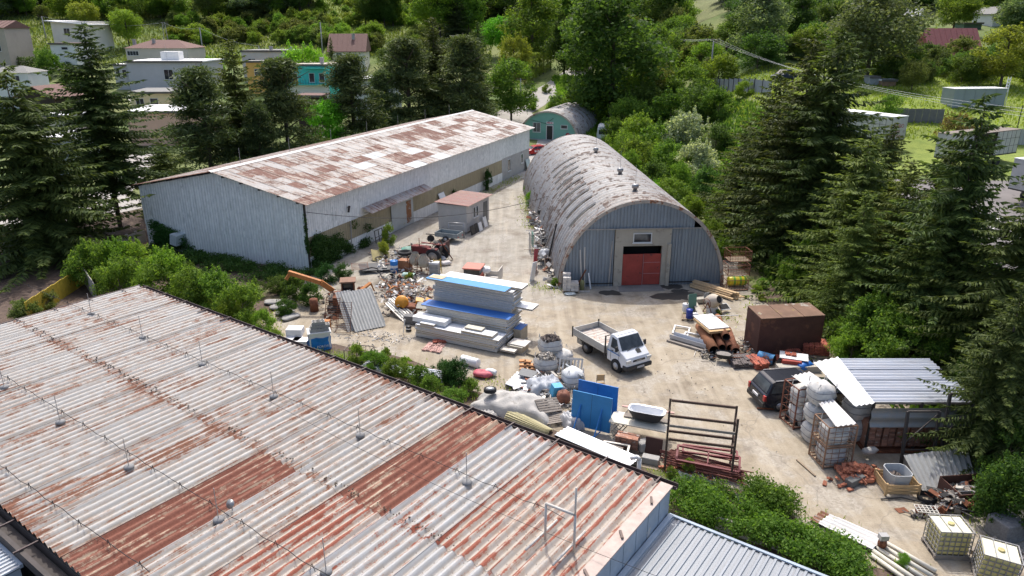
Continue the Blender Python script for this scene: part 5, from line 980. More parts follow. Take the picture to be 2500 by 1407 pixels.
house('house', 'grey house with cream flat roof and dark low windows', 595, 715, 178, 126, 160, 9, plas('light_grey', (.52, .50, .48)), M_gr, 'flat', 0, [(.12, 1.4, 1.6, 1.3, 1)], .3, .2, chim=((.5, .4, .6), (.9, .4, .6)))
house('house', 'orange rendered front building below the grey house', 606, 668, 205, 152, 150, 4, plas('orange', (.72, .40, .12)), M_gr, 'flat', 0, [(.3, 1.3, 1.4, 1.2, 1)], cat='house')
def gx9(t, W, d, hb):
    b = MB(); b.box((-.05, -.12, -1.0), (W + .05, -.01, hb * .42)); b.build('ground_floor', plas('white', (.74, .73, .70)), t); b = MB(); b.box((-.1, -1.3, hb * .42), (W + .1, -.0, hb * .42 + .14)); bl = b.build('balcony', plas('teal', (.06, .50, .43)), t)
    for k in range(int(W / .5)): b = MB(); x = k * .5 + .1; b.box((x, -1.28, hb * .42 + .14), (x + .04, -1.24, hb * .42 + 1.0)); b.build('baluster', M_dark, bl)
    b = MB(); b.box((W * .52, -.9, hb - .5), (W * .98, 0, hb - .38)); b.build('canopy', plas('teal', (.06, .50, .43)), t)
house('house', 'turquoise two-storey house with white ground floor and balcony', 696, 808, 240, 160, 136, 9, plas('teal', (.06, .50, .43)), mk('roof_beige', (.5, .45, .38), .9), 'flat', rad(-5), [(.22, 1.3, .9, 2.4, 1), (.58, 1.3, 1.0, 1.6, 0), (.8, 1.3, 1.0, 1.6, 0)], .3, .2, chim=((.78, .3, 1.0),), extra=gx9)
house('house', 'house with steep brown tiled roof and dormer behind the pines', 805, 890, 150, 126, 165, 9, plas('cream', (.68, .64, .56)), M_br, 'gx', rad(4), [(.2, .3, 1.2, 1.2, 1)], 3.6, .4, chim=((.66, .35, 1.4),))
house('farm_building', 'long low pale roofed building on the far hillside', 785, 985, 108, 96, 205, 9, plas('cream', (.68, .64, .56)), mk('roof_pale', (.45, .41, .37), .9), 'gx', 0, [], 1.6, .4, cat='building')
house('house', 'white walled house glimpsed between the pines at the road', 868, 978, 256, 196, 130, 8, plas('white', (.74, .73, .70)), M_wr, 'flat', rad(8), [(.2, .8, 1.2, 1.2, 1)], .3, .3, chim=((.6, .2, 1.3),))
def gxA(t, W, d, hb):
    for x in (0, W - .15):
        for y in (0, d - .15): b = MB(); b.box((x, y, -.5), (x + .15, y + .15, hb)); b.build('post', M_br, t)
house('garden_pavilion', 'open garden pavilion with brown gable roof on the left', 48, 150, 266, 240, 128, 6, mk('timber_dark', (.045, .03, .025), .9), M_br, 'gy', rad(-10), [], 1.9, .6, extra=gxA, cat='pavilion')
house('garden_shed', 'low shed with white roof below the garden pavilion', 88, 178, 318, 284, 108, 4, plas('beige', (.56, .50, .43)), M_wr, 'flat', rad(-6), [(.2, .5, 1.2, 1.2, 1)], cat='shed')
house('garage', 'grey garage with pale roof behind the left spruces', 100, 205, 404, 338, 92, 6, plas('blue_grey', (.34, .36, .39)), M_wr, 'flat', rad(-8), [(.1, .9, 2.0, 1.3, 2)], cat='garage')
house('garage', 'pale low building left of the pavilion behind the edge spruce', -30, 72, 205, 178, 138, 6, plas('white', (.74, .73, .70)), M_gr, 'hip', 0, [(.6, .5, 1.5, 1.0, 1)], 1.1, .3, cat='garage')
house('shelter', 'flat brown roofed shelter below the turquoise house', 726, 782, 258, 236, 122, 4, mk('timber_dark', (.045, .03, .025)), M_br, 'flat', rad(-5), [], .2, .4, cat='shelter')
house('cottage', 'cottage with big red corrugated roof on the right slope', 2268, 2388, 150, 134, 140, 8, mk('timber_red', (.13, .045, .04), .85), mk('roof_red_corrugated', (.17, .045, .045), .7, var=.15, spots=[((.25, .1, .09), .62, 2.)]), 'gx', rad(-4), [], 4.6, .3)
house('cottage', 'tiny white cottage with steep pale roof among dark trees', 2238, 2266, 60, 46, 190, 5, plas('white', (.74, .73, .70)), M_wr, 'gy', rad(30), [], 2.2, .3)
house('cottage', 'small white gabled house in the upper right corner', 2422, 2476, 62, 36, 175, 6, plas('white', (.74, .73, .70)), M_gr, 'gy', rad(12), [(.55, .2, .9, 1.3, 0)], 1.6, .4)
house('shed', 'flat-roofed green shed below the upper right white house', 2352, 2395, 72, 58, 172, 4, mk('timber_green', (.1, .16, .13), .8), M_gr, 'flat', 0, [], cat='shed')
house('garden_hut', 'small brown plank hut at the lawn edge', 2150, 2184, 224, 198, 112, 2.2, mk('timber_brown', (.30, .19, .12), .9, var=.25), M_wr, 'flat', 0, [], .2, .15, cat='hut')
house('gate_hut', 'grey box and frame beside the plank hut', 2120, 2142, 224, 190, 113, 2, mk('sheet_grey2', (.33, .35, .35), .6), M_gr, 'flat', 0, [], .2, .1, cat='hut')
# ================= fences =================
def panel_fence(label, pts, n, h, mat, th=.05, top=None, name='fence', corr=False, post=None):
    p = [Vector(q) for q in pts]; t = thing(name, label, 'fence', tuple(p[0])); o = p[0]
    L = sum((b_ - a_).length for a_, b_ in zip(p[:-1], p[1:]))
    for a_, b_ in zip(p[:-1], p[1:]):
        m = max(1, round(n * (b_ - a_).length / L))
        for k in range(m):
            q0, q1 = a_.lerp(b_, k / m), a_.lerp(b_, (k + 1) / m); z0, z1 = terr(q0.x, q0.y), terr(q1.x, q1.y); b = MB(); v = q1 - q0; v.z = 0; yaw = math.atan2(v.y, v.x); w_ = v.length
            if corr: b.corr(w_, h, .25, .05, fn=lambda x, y, z: (x, z, y)); 
            else: b.box((.015, -th / 2, 0), (w_ - .015, th / 2, h))
            f = b.build('panel', mat, t); f.location = (q0.x - o.x, q0.y - o.y, (z0 + z1) / 2 - o.z - .05 + .02 * (k % 3)); f.rotation_euler = (0, 0, yaw)
            if post: b = MB(); b.box((-.08, -.09, 0), (.08, .09, h + .18)); f = b.build('post', post, t); f.location = (q0.x - o.x, q0.y - o.y, z0 - o.z - .05)
    return t
M_fyel = mk('fence_yellow', (.50, .36, .035), .75, var=.2, spots=[((.3, .25, .12), .6, 3.)]); M_fconc = mk('fence_concrete', (.36, .34, .30), .95, var=.15)
M_fgrey = sheetmat('fence_sheet_grey', (.40, .43, .46), .8, dirtk=.4, dots=False)
panel_fence('yellow sheet fence leading away behind the warehouse corner', [P(70, 785), P(212, 690)], 20, 1.35, M_fyel)
panel_fence('grey plank fence beside the yellow fence', [P(205, 690), P(240, 745)], 10, 1.6, mk('fence_plank_grey', (.3, .28, .25), .95, var=.25))
panel_fence('concrete panel fence ending at the hall corner', [P(270, 622), P(358, 590)], 4, 1.1, M_fconc, .1, post=M_fconc)
panel_fence('grey corrugated fence on the bank behind the thicket', [PT(1690, 232), PT(1735, 222), PT(1840, 228), PT(1880, 236)], 14, 2.0, M_fgrey, corr=True, post=M_dark)
panel_fence('white corrugated fence at the right between lot and lawn', [PT(2410, 352), PT(2560, 362)], 8, 1.9, M_fgrey, corr=True)
panel_fence('grey fence behind the trailers', [PT(2160, 300), PT(2300, 305)], 8, 1.8, mk('fence_dark_grey', (.16, .155, .15), .9))
q = terr(-20, 108); panel_fence('low roadside fence on a concrete base with white posts', [(-28, 99, 0), (-17, 111, 0)], 8, .8, M_fconc, .12, post=mk('post_white', (.6, .6, .58), .7))
panel_fence('concrete fence panels under the creeper hedge', [P(1745, 1290), P(2110, 1415)], 7, .62, M_fconc, .1)
for px, py in ((2475, 345), (1690, 232)): q = PT(px, py); b = MB(); b.tube((0, 0, 0), (.1, 0, 4.2), .05, 6); o = b.build('fence_post', M_dark); o.location = q; tag(o, 'tall dark post at the fence near the asphalt lot' if px > 2000 else 'tall dark post at the grey corrugated fence', 'post')
def hedge(label, p0, p1, h, wd, n, mat='mid'):
    c = []; r = []; L = (Vector(p1) - Vector(p0)).length; m = int(L / .6) + 2
    for i in range(m):
        q = Vector(p0).lerp(Vector(p1), i / (m - 1))
        for z in np.arange(.4, h, .6): c.append((q.x, q.y, q.z + z)); r.append((.6, wd / 2, .5))
    leaf_thing('hedge', label, 'hedge', n, c, r, .3, mat, shell=.5)
hedge('clipped dark hedge in front of the left edge house', PT(-20, 172), PT(118, 168), 2.2, 1.4, 5000, 'dark'); hedge('clipped hedge below the white garage', PT(110, 152), PT(190, 150), 1.8, 1.2, 3500, 'mid'); hedge('low hedge right of the clipped thuja', PT(150, 212), PT(215, 205), 1.4, 1.2, 2500, 'dark'); hedge('pale green strip hedge beside the grey house', PT(470, 135), PT(545, 170), 1.2, 1.5, 3000, 'light')
# ================= poles and wires =================
M_pole = mk('pole_concrete', (.36, .35, .33), .9, var=.1)
def pole(label, px, py_b, py_t, Y=None, arms=1, lattice=False):
    q = PT(px, py_b) if Y is None else PY(px, py_b, Y); tp = PY(px, py_t, q.y); h = tp.z - q.z; t = thing('power_pole', label, 'pole', tuple(q)); b = MB()
    if lattice:
        for dx in (-.45, .45): b.bar((dx * 1.6, 0, -.5), (dx * .6, 0, h), .12)
        for k in range(7): z = h * k / 7; b.bar((-.7 + .06 * k, 0, z), (.7 - .06 * k, 0, z + h / 7), .06)
    else: b.tube((0, 0, -.5), (0, 0, h), .17, 8, .11)
    b.build('mast', M_pole, t); b = MB(); b.bar((-1.1, 0, h - .15), (1.1, 0, h - .15), .1); b.bar((-.5, 0, h - .15), (0, 0, h - .9), .05); b.bar((.5, 0, h - .15), (0, 0, h - .9), .05); c = b.build('cross_arm', M_dark, t)
    for x in (-1.05, -.75, -.15, .15, .75, 1.05): b = MB(); b.tube((x, 0, h - .1), (x, 0, h + .35), .05, 6); b.build('insulator', mk('insulator_brown', (.06, .03, .02), .4), c)
    return q + Vector((0, 0, h))
p1 = pole('tall power pole with cross arm behind the spruces', 1733, 202, 100); p2 = pole('lattice power mast on the slope behind the houses', 410, 128, 55, lattice=True); p3 = pole('thin wooden pole on the slope beside the orchard', 497, 138, 68); p4 = pole('thin pole left of the cream house', 114, 100, 40); p5 = pole('street pole beside the roadside tree', 1271, 238, 192); p6 = pole('thin pole in front of the pale farm building', 788, 130, 55); p7 = pole('thin pole in front of the orange house', 636, 150, 112)
M_wire = mk('wire_pale', (.45, .46, .47), .5)
for k, (dx, nm) in enumerate(((-.9, 'left'), (0, 'middle'), (.9, 'right'))):
    wire('power_line', p1 + Vector((dx, 0, .3)), PY(2540, 270 + 10 * k, 62), 1.5, 'one of three power lines from the pole across the spruces, %s one' % nm, M_wire, .012, 20); wire('power_line', p1 + Vector((dx, 0, .3)), PY(1570, 70 + 6 * k, 200), 1.0, 'one of three power lines running left from the pole, %s one' % nm, M_wire, .016, 20)
wire('power_line', p2, p3, .8, 'power line from the lattice mast to the wooden pole', M_wire, .022); wire('power_line', p4, p2, 1.5, 'power line between the left pole and the lattice mast', M_wire, .022); wire('power_line', p3, p7, .8, 'power line from the wooden pole to the orange house pole', M_wire, .02)
wire('yard_cable', hallpt(.1, -.15, 4.7), P(1372, 560, 0) + Vector((0, 0, 3.6)), 1.3, 'black cable sagging across the yard from hall to barrel hangar', M_dark, .022, 24)
wire('roof_cable', P(640, 970, ZR + .7), P(1760, 1465, ZR + .5), .4, 'thin cable crossing above the warehouse roof to the annex', M_dark, .008, 24)
q = PT(780, 322); t = thing('traffic_sign', 'round blue traffic sign on a white post by the road', 'sign', tuple(q)); b = MB(); b.tube((0, 0, 0), (0, 0, 2.6), .04, 6); b.build('post', mk('post_white', (.6, .6, .58)), t); b = MB(); b.lathe([(.001, 0), (.38, 0), (.38, .03), (.001, .03)], 18, Matrix.Translation((0, -.05, 2.4)) @ Euler((PI/2, 0, 0)).to_matrix().to_4x4()); b.build('disc', mk('sign_blue', (.02, .08, .4), .5), t)
# ================= things lying about the yard =================
def one(name, label, cat, b, mat, loc=(0, 0, 0), yaw=0, rot=None, group=None, bevel=0):
    o = b.build(name, mat, bevel=bevel); place(o, loc, yaw, rot); return tag(o, label, cat, group)
def yw(a, b): return yawp(P(*a), P(*b))
G0 = Vector((0, 0, .015))
def gp(px, py, z=0.): q = P(px, py); return Vector((q.x, q.y, .015 + z))
M_wood = mk('timber_fresh', (.50, .34, .17), .8, var=.18, vs_=3); M_oldw = mk('timber_grey', (.25, .22, .19), .95, var=.25, vs_=4); M_pal = mk('timber_pallet', (.34, .26, .18), .9, var=.25, vs_=4, orand=.2)
M_plw = mk('plastic_white', (.70, .70, .69), .5, var=.06, spots=[((.5, .47, .42), .66, 3.)]); M_blue = mk('paint_blue', (.018, .17, .48), .45, var=.08, vs_=1.5, spots=[((.1, .27, .5), .68, 3.)]); M_brick = mk('brick_orange_red', (.40, .15, .085), .9, var=.2, vs_=4, orand=.25, spots=[((.5, .36, .28), .64, 6.)]); M_tile = mk('roof_tile_red', (.36, .095, .055), .75, var=.2, vs_=4, orand=.25)
M_orange = mk('paint_orange_faded', (.42, .16, .04), .7, var=.25, spots=[(RUST, .6, 3.)]); M_bag = mk('woven_bag_white', (.54, .53, .50), .9, var=.2, vs_=3, bump=.9, spots=[((.38, .35, .31), .6, 2.)]); M_bagg = mk('woven_bag_grey', (.36, .37, .38), .8, var=.15, vs_=3, bump=.5); M_mix = mk('mixer_grime', (.38, .34, .28), .9, var=.25, vs_=5, spots=[((.25, .13, .07), .6, 5.)]); M_block = mk('concrete_block', (.33, .32, .30), .95, var=.15, orand=.12); M_green = mk('plastic_green', (.05, .22, .16), .5, var=.15); M_teal = mk('pipe_pale_teal', (.33, .47, .43), .6, var=.1); M_black = mk('plastic_black', (.02, .02, .021), .5, var=.3); M_cream = mk('panel_cream', (.58, .55, .45), .6, var=.08); M_alu = mk('aluminium_dull', (.54, .51, .46), .5, .15, var=.12)
M_foam = mk('foam_core', (.40, .34, .25), .95, var=.2, vs_=5); M_skin = mk('panel_skin_white', (.72, .73, .73), .45, var=.05); M_skinb = mk('panel_skin_blue', (.035, .23, .50), .55, var=.12, vs_=1.5, spots=[((.16, .32, .46), .64, 1.2)]); M_skinb2 = mk('panel_skin_deep_blue', (.02, .13, .42), .55, var=.12, vs_=1.5, spots=[((.14, .25, .42), .66, 1.5)])
M_asb = sheetmat('fibre_cement_grey', (.42, .42, .40), .72, rcol=(.17, .165, .15), dirt=(.28, .28, .26), dirtk=.6, dots=False, rough=.85); M_whs = sheetmat('sheet_white_clean', (.74, .75, .75), .85, dirtk=.15, dots=False); M_whp = sheetmat('sheet_white_peeling', (.66, .66, .65), .66, rcol=(.3, .31, .32), dirtk=.3, dots=False); M_zn = sheetmat('sheet_zinc_blue', (.46, .50, .56), .82, rcol=(.3, .22, .16), dirtk=.2, dots=False, rough=.35, metal=.4); M_yel = sheetmat('sheet_pale_yellow', (.52, .47, .25), .85, dirtk=.3, dots=False); M_znd = sheetmat('sheet_dull_zinc', (.27, .29, .30), .75, dirtk=.5, dots=False, rough=.5, metal=.2)
# ---- big stack of insulated panels ----
so_ = P(1015, 823); syaw = yw((1015, 823), (1217, 865)); SX = Vector((math.cos(syaw), math.sin(syaw), 0)); SY = Vector((-SX.y, SX.x, 0)); pr_ = random.Random(21)
def panel(label, x, y, z, L, Wd, th, skin, yawo=0., grp='insulated panels of the big stack', under=None):
    q = so_ + SX * x + SY * y; t = thing('insulated_panel', label, 'panel', (q.x, q.y, .015 + z), syaw + yawo, grp)
    b = MB(); b.box((.012, .012, .008), (L - .012, Wd - .012, th - .008)); b.build('core', M_foam if under is None else under, t); b = MB(); b.box((0, 0, th - .0079), (L, Wd, th)); b.build('top_skin', skin, t); b = MB(); b.box((0, 0, 0), (L, Wd, .0079)); b.build('bottom_skin', M_skin, t)
    if under is None and Wd > 1 and (z * 37) % 1 < .62: b = MB(); b.box((.0, -.004, .02), (L, .011, th - .02)); b.build('edge_strip', M_alu, t)
    return t
for row, (y0, n, th, z) in enumerate(((0, 7, .115, .06), (1.2, 12, .13, .06), (2.32, 22, .135, .06))):
    for k in range(n):
        dx = pr_.uniform(-.06, .10) + (.12 if row == 1 and k > 8 else 0) - (.0 if row < 2 else pr_.uniform(-.1, .15)); panel(('white edged insulated panel in the front row of the stack', 'white edged insulated panel in the middle row of the stack', 'white edged insulated panel in the tall back row of the stack')[row], dx, y0 + pr_.uniform(-.03, .03), z, 5.6 + pr_.uniform(-.15, .1), 1.12, th - .012, M_skin, pr_.uniform(-.006, .006), 'panels of the %s row' % ('front', 'middle', 'back')[row])
        z += th
for row, y0 in enumerate((.1, 1.3, 2.4)):
    for x in (.3, 2.6, 5.0):
        b = MB(); q = so_ + SX * x + SY * y0; b.box((0, 0, 0), (.12, .95, .055)); one('support_beam', 'timber bearer under the insulated panel stack', 'beam', b, M_oldw, (q.x, q.y, .012), syaw, group='bearers under the panel stack')
panel('bright blue insulated panel on the upper level with bare chipboard end', -.35, 1.92, 3.06, 5.55, .92, .11, M_skinb, -.012); b = MB(); q = so_ + SX * -.25 + SY * 2.1; b.box((0, 0, 0), (1.0, .62, .025)); one('chipboard', 'square chipboard sheet on the upper blue panel', 'board', b, mk('chipboard', (.50, .41, .28), .9, var=.2, vs_=9), (q.x, q.y, 3.19), syaw)
panel('long bright white panel on top of the stack behind the blue one', .4, 2.75, 3.05, 5.5, .95, .13, M_skin, 0.); panel('deep blue insulated panel on the middle level', -.2, 1.02, 1.66, 6.0, 1.0, .085, M_skinb2, .015); panel('short white panel sticking out at the right of the stack', 5.3, 2.6, 1.9, 1.35, 1.0, .12, M_skin); panel('white foam block panel at the front left of the stack', -.35, .25, .90, 2.3, .85, .3, M_skin, under=M_plw); panel('small offcut panel on the front row, left', .35, -.03, .88, 1.0, .5, .14, M_skin); panel('offcut panel with brown edge on the front row, right', 3.2, .0, .88, 2.1, .75, .15, M_skin); panel('small cream offcut lying on the right offcut panel', 3.3, .25, 1.04, 1.15, .5, .11, M_cream)
panel('grey panel offcut on the ground right of the stack', 6.0, .6, .45, 1.1, .9, .05, M_alu); panel('thick offcut under the grey one right of the stack', 6.0, .5, .03, 1.0, .9, .40, M_cream); panel('low pale offcut at the front right foot of the stack', 5.75, .05, .2, .95, .55, .1, M_alu); panel('blue edged offcut leaning at the back right of the stack', 5.75, 1.9, .03, .5, 1.0, .85, M_skinb2)
# ---- rusty tile pile and frames in front of it ----
def tile_stack(label, px, py, nx, ny, nz, yaw, group, jit=.02, mat=None, z=0., lean=0.):
    t = thing('tile_stack', label, 'tile stack', tuple(gp(px, py, z)), yaw, group); g = random.Random(px + py)
    b = MB(); b.add(*(lambda pr: ([(x, y, h) for y in (0, .40) for x, h in pr] , [tuple(range(len(pr)-1, -1, -1)), tuple(range(len(pr), 2*len(pr)))] + [(i, (i+1) % len(pr), len(pr)+(i+1) % len(pr), len(pr)+i) for i in range(len(pr))]))([(0, 0), (.26, 0), (.26, .02), (.22, .05), (.16, .05), (.13, .02), (.10, .05), (.04, .05), (0, .02)])); me = b.mesh('tile')
    for k in range(nz):
        for i in range(nx):
            for j in range(ny):
                if k == nz - 1 and g.random() < .25: continue
                o = obj('tile', me, mat or M_tile, t); o.location = (i * .275 + g.uniform(-jit, jit), j * .42 + g.uniform(-jit, jit), k * .055); o.rotation_euler = (g.uniform(-.05, .05) + lean, g.uniform(-.04, .04), g.uniform(-.12, .12))
    return t
M_tdark = mk('roof_tile_sooty', (.12, .10, .095), .8, var=.3, orand=.2); M_tpink = mk('roof_tile_pale', (.46, .28, .24), .8, var=.3, orand=.25)
tile_stack('flat pile of pale and orange roof tiles before the panel stack', 1030, 858, 4, 3, 2, yw((1025, 856), (1075, 862)), None, .08, M_tpink); tile_stack('few orange tiles on the pale tile pile', 1058, 842, 3, 1, 3, .2, None, .05)
def bars_frame(name, label, px, py, W, L, Hh, yaw, mat, n=5, cat='frame', z=0., r=.02, lean=None):
    b = MB()
    for x in (0, W):
        for y in (0, L): b.bar((x, y, 0), (x, y, Hh), r * 2)
    for z_ in (Hh, Hh * .1): b.bar((0, 0, z_), (W, 0, z_), r * 2); b.bar((0, L, z_), (W, L, z_), r * 2); b.bar((0, 0, z_), (0, L, z_), r * 2); b.bar((W, 0, z_), (W, L, z_), r * 2)
    for k in range(1, n): b.bar((W * k / n, 0, Hh), (W * k / n, 0, Hh * .1), r); b.bar((W * k / n, L, Hh), (W * k / n, L, Hh * .1), r)
    t = thing(name, label, cat, tuple(gp(px, py, z)), yaw, rot=(lean[0], lean[1], yaw) if lean else None); b.build('frame', mat, t); return t
bars_frame('steel_crate_frame', 'rusty open steel frame behind the warehouse eave', 842, 884, 1.5, .8, .7, -.15, mk('iron_grey_brown', (.16, .13, .11), .8), 6)
def sheets(label, px, py, W, L, pitch, amp, rot, mat, z=0., name='corrugated_sheet', kind='sin', group=None, cat='sheet', nl=1, off=(0, 0, 0)):
    b = MB(); b.corr(W, L, pitch, amp, kind=kind, nl=nl, th=.008); q = gp(px, py, z); return one(name, label, cat, b, mat, (q.x + off[0], q.y + off[1], q.z), rot=rot, group=group)
for k in range(4): sheets('ribbed metal sheet in the low pile behind the warehouse eave', 905 - 3 * k, 892, 4.8, 1.0, .2, .04, (0, 0, -.33 - .01 * k), M_zn, .04 + .05 * k, kind='trap', group='ribbed sheets behind the eave') if False else sheets('ribbed metal sheet in the low pile behind the warehouse eave', 905 - 2 * k, 888, 1.0, 4.9, .2, .04, (0, 0, -.32 - PI / 2 + .01 * k), M_zn, .04 + .05 * k, kind='trap', group='ribbed sheets behind the eave')
# leaning grey fibre-cement sheets at the scrap heap
for k, (px, py, dz, lb, w_, L, rx, rz) in enumerate(((868, 808, .02, 'narrow grey corrugated sheet at the left of the leaning pile', 1.0, 3.1, .62, -.42), (905, 806, .06, 'wide grey corrugated sheet leaning on the scrap heap', 2.0, 3.0, .62, -.40), (912, 800, .16, 'second corrugated sheet on top of the leaning pile', 1.6, 2.9, .60, -.36))):
    b = MB(); b.corr(w_, L, .2, .055, fn=lambda x, y, z: (x - w_ / 2, y, z)); q = gp(px, py, dz); one('corrugated_sheet', lb, 'sheet', b, M_asb if k else M_znd, q, rot=(rx, 0, rz + .9), group='leaning sheets at the scrap heap')
# ---- blocks on a blue wrapped pallet ----
q = gp(757, 860); y0 = yw((757, 860), (818, 852)); t = thing('wrapped_pallet', 'white block pallet half wrapped in blue foil with print', 'pallet', tuple(q), y0); b = MB()
V = []; n = 20
for k, (z, s_) in enumerate(((0, 1.04), (.3, 1.02), (.55, 1.0), (.80, 1.03))):
    for i in range(n):
        a = 2 * PI * i / n; c_, s2 = math.cos(a), math.sin(a); r = 1 / max(abs(c_), abs(s2)); r = min(r, 1.3) * (1 + .03 * math.sin(i * 2.3 + k * 1.7)); V.append((.62 + .62 * r * c_ * s_, .45 + .45 * r * s2 * s_, z + .04 * math.sin(i * 1.9)))
b.add(V, [(k*n+i, k*n+(i+1) % n, (k+1)*n+(i+1) % n, (k+1)*n+i) for k in range(3) for i in range(n)]); b.build('blue_foil', mk('foil_blue', (.01, .17, .5), .3, var=.2, vs_=3), t); b = MB(); b.box((.03, .03, .1), (1.21, .87, 1.05)); b.build('white_blocks', M_plw, t); b = MB(); b.box((-.05, -.03, 1.05), (1.3, .93, 1.13)); b.build('cover_slab', M_plw, t)
lettering('POROFIX', .2, mk('print_white', (.75, .75, .75)), t, (.42, -.06, .2), (PI / 2, 0, 0))
def hollow_block(label, loc, yaw, group):
    t = thing('concrete_block', label, 'block', loc, yaw, group); b = MB(); b.box((0, 0, 0), (.39, .19, .19)) ; b.build('body', M_block, t)
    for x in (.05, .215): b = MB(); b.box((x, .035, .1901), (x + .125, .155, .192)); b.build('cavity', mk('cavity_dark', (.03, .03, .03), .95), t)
g = random.Random(6)
for k in range(3):
    for i in range(3 if k < 2 else 2):
        for j in range(3 if k < 1 else 2):
            d = Vector((math.cos(y0), math.sin(y0), 0)); e2 = Vector((-d.y, d.x, 0)); p = q + d * (.12 + i * .34 + .08 * k) + e2 * (.08 + j * .25 + .06 * k); hollow_block('grey hollow concrete block stacked on the blue wrapped pallet', (p.x, p.y, 1.15 + k * .195), y0 + g.uniform(-.08, .08), 'blocks on the blue wrapped pallet')
for i, (px, py, z) in enumerate(((692, 846, 0), (712, 850, .0), (700, 838, .42))): b = MB(); b.box((0, 0, 0), (.95, .7, .42)); one('foam_block', ('lower left', 'lower right', 'top')[i] + ' white block beside the blue wrapped pallet', 'block', b, M_plw, gp(px, py, z), -.2 + .1 * i, bevel=.01)
# ---- debris heaps (nobody could count the pieces) ----
def debris(name, label, poly, n, mats, h=.6, smin=.08, smax=.5, seed=1, flatn=.5):
    """heap of bent boards, bars and lumps inside a polygon of photo points, higher in the middle; one colour per child"""
    g = random.Random(seed); pts = [P(*p) for p in poly]; c = sum(pts, Vector()) / len(pts); R = max((p - c).length for p in pts); t = thing(name, label, 'scrap heap', tuple(c)); t['kind'] = 'stuff'
    for m in mats:
        b = MB()
        for i in range(n // len(mats)):
            tri = g.sample(range(len(pts)), 2); a1, a2 = g.random(), g.random(); p = c + ((pts[tri[0]] - c) * a1 + (pts[tri[1]] - c) * a2) * .62; d = (p - c).length / R; z = h * max(0, 1 - d) ** .8 * g.random() + .03; s_ = g.uniform(smin, smax); k = g.random()
            loc = (p.x - c.x, p.y - c.y, z)
            if k < .4: b.ob(loc, (s_ * 1.2, s_ * g.uniform(.2, .6), .03), (g.uniform(-.6, .6), g.uniform(-.6, .6), g.random() * 6))
            elif k < .65: a = g.random() * 6; e = g.uniform(-.3, .3); b.tube(loc, (loc[0] + s_ * 2 * math.cos(a), loc[1] + s_ * 2 * math.sin(a), max(.03, z + s_ * e)), .012 + .012 * g.random(), 5)
            elif k < .85: b.ob(loc, (s_ * .5, s_ * .45, s_ * .35), (g.random(), g.random(), g.random() * 6))
            else: a = g.random() * 6; b.path([(loc[0] + s_ * .5 * math.cos(a + q_ * .5), loc[1] + s_ * .5 * math.sin(a + q_ * .5), z + .05 * math.sin(q_)) for q_ in range(8)], .012, 4)
        o = b.build('debris', m, t); o['kind'] = 'stuff'
MD = [M_oldw, M_alu, M_black, M_plw, M_ru, M_block]
debris('scrap_heap', 'mixed scrap heap of boards and metal left of the panel stack', [(900, 700), (960, 660), (1050, 680), (1080, 740), (1060, 800), (980, 800), (910, 740)], 760, MD + [M_orange], 1.0, seed=2); debris('scrap_heap', 'rusty scrap around the excavator wreck', [(770, 720), (850, 690), (900, 740), (860, 800), (780, 800)], 260, [M_ru, M_dark, M_oldw], .6, seed=3); debris('scrap_heap', 'scrap between the tractor and the cement mixers', [(880, 650), (950, 600), (1080, 600), (1090, 640), (1000, 680), (900, 680)], 460, MD, .6, seed=4)
debris('scrap_heap', 'bars and frames piled along the left foot of the barrel hangar', [(1293, 470), (1330, 520), (1365, 690), (1330, 700), (1295, 600)], 420, [M_oldw, M_alu, M_black, M_ru, M_plw], 1.3, .2, .9, seed=5); debris('scrap_heap', 'engine parts and metal scrap beside the rusty pipes', [(1780, 850), (1830, 820), (1860, 850), (1840, 890), (1800, 890)], 160, [M_dark, M_ru, M_black, M_alu], .5, .06, .3, seed=6); debris('scrap_heap', 'bits of scrap on the ground below the window frames', [(1690, 840), (1730, 850), (1760, 890), (1700, 880)], 60, [M_dark, M_oldw, M_alu], .12, .05, .3, seed=7)
debris('scrap_heap', 'scrap under and around the grey tarpaulin bags', [(1240, 950), (1330, 880), (1400, 920), (1410, 1010), (1330, 1020), (1270, 970)], 420, [M_oldw, M_alu, M_plw, M_brick, M_black], .5, .06, .4, seed=8); debris('scrap_heap', 'tangle of bent bars in the scrap bin by the spruces', [(2250, 1240), (2300, 1195), (2400, 1200), (2410, 1250), (2330, 1270)], 260, [M_oldw, M_alu, M_black, M_ru], .8, .1, .6, seed=9); debris('scrap_heap', 'splinters and leaves scattered by the pipe heap', [(1620, 1130), (1700, 1120), (1820, 1170), (1800, 1190), (1650, 1170)], 70, [M_ru, M_oldw], .15, .05, .3, seed=10)
debris('scrap_heap', 'rubble and black foil between the tile stacks', [(1870, 870), (1930, 845), (2000, 860), (1990, 895), (1900, 900)], 130, [M_black, M_tile, M_dark, M_brick], .3, .06, .35, seed=11); debris('scrap_heap', 'cable scrap and fittings behind the blue boards', [(1380, 1000), (1420, 960), (1430, 1040), (1395, 1060)], 90, [M_alu, M_plw, M_black], .5, .06, .4, seed=12); debris('gravel_scatter', 'loose twigs and gravel bits scattered on the yard', [(1450, 740), (1700, 780), (1900, 1040), (1900, 1180), (1640, 1040), (1350, 800)], 110, [M_block, M_oldw, M_pal], .01, .012, .05, seed=13); debris('litter', 'broken bits scattered before the blue wrapped pallet', [(820, 800), (1000, 810), (1010, 850), (850, 850)], 160, [M_oldw, M_plw, M_block], .02, .03, .14, seed=14); debris('scrap_heap', 'junk heap at the bottom right beside the tanks', [(2205, 1250), (2290, 1230), (2300, 1270), (2240, 1280)], 70, [M_ru, M_oldw, M_dark], .2, .06, .3, seed=15)
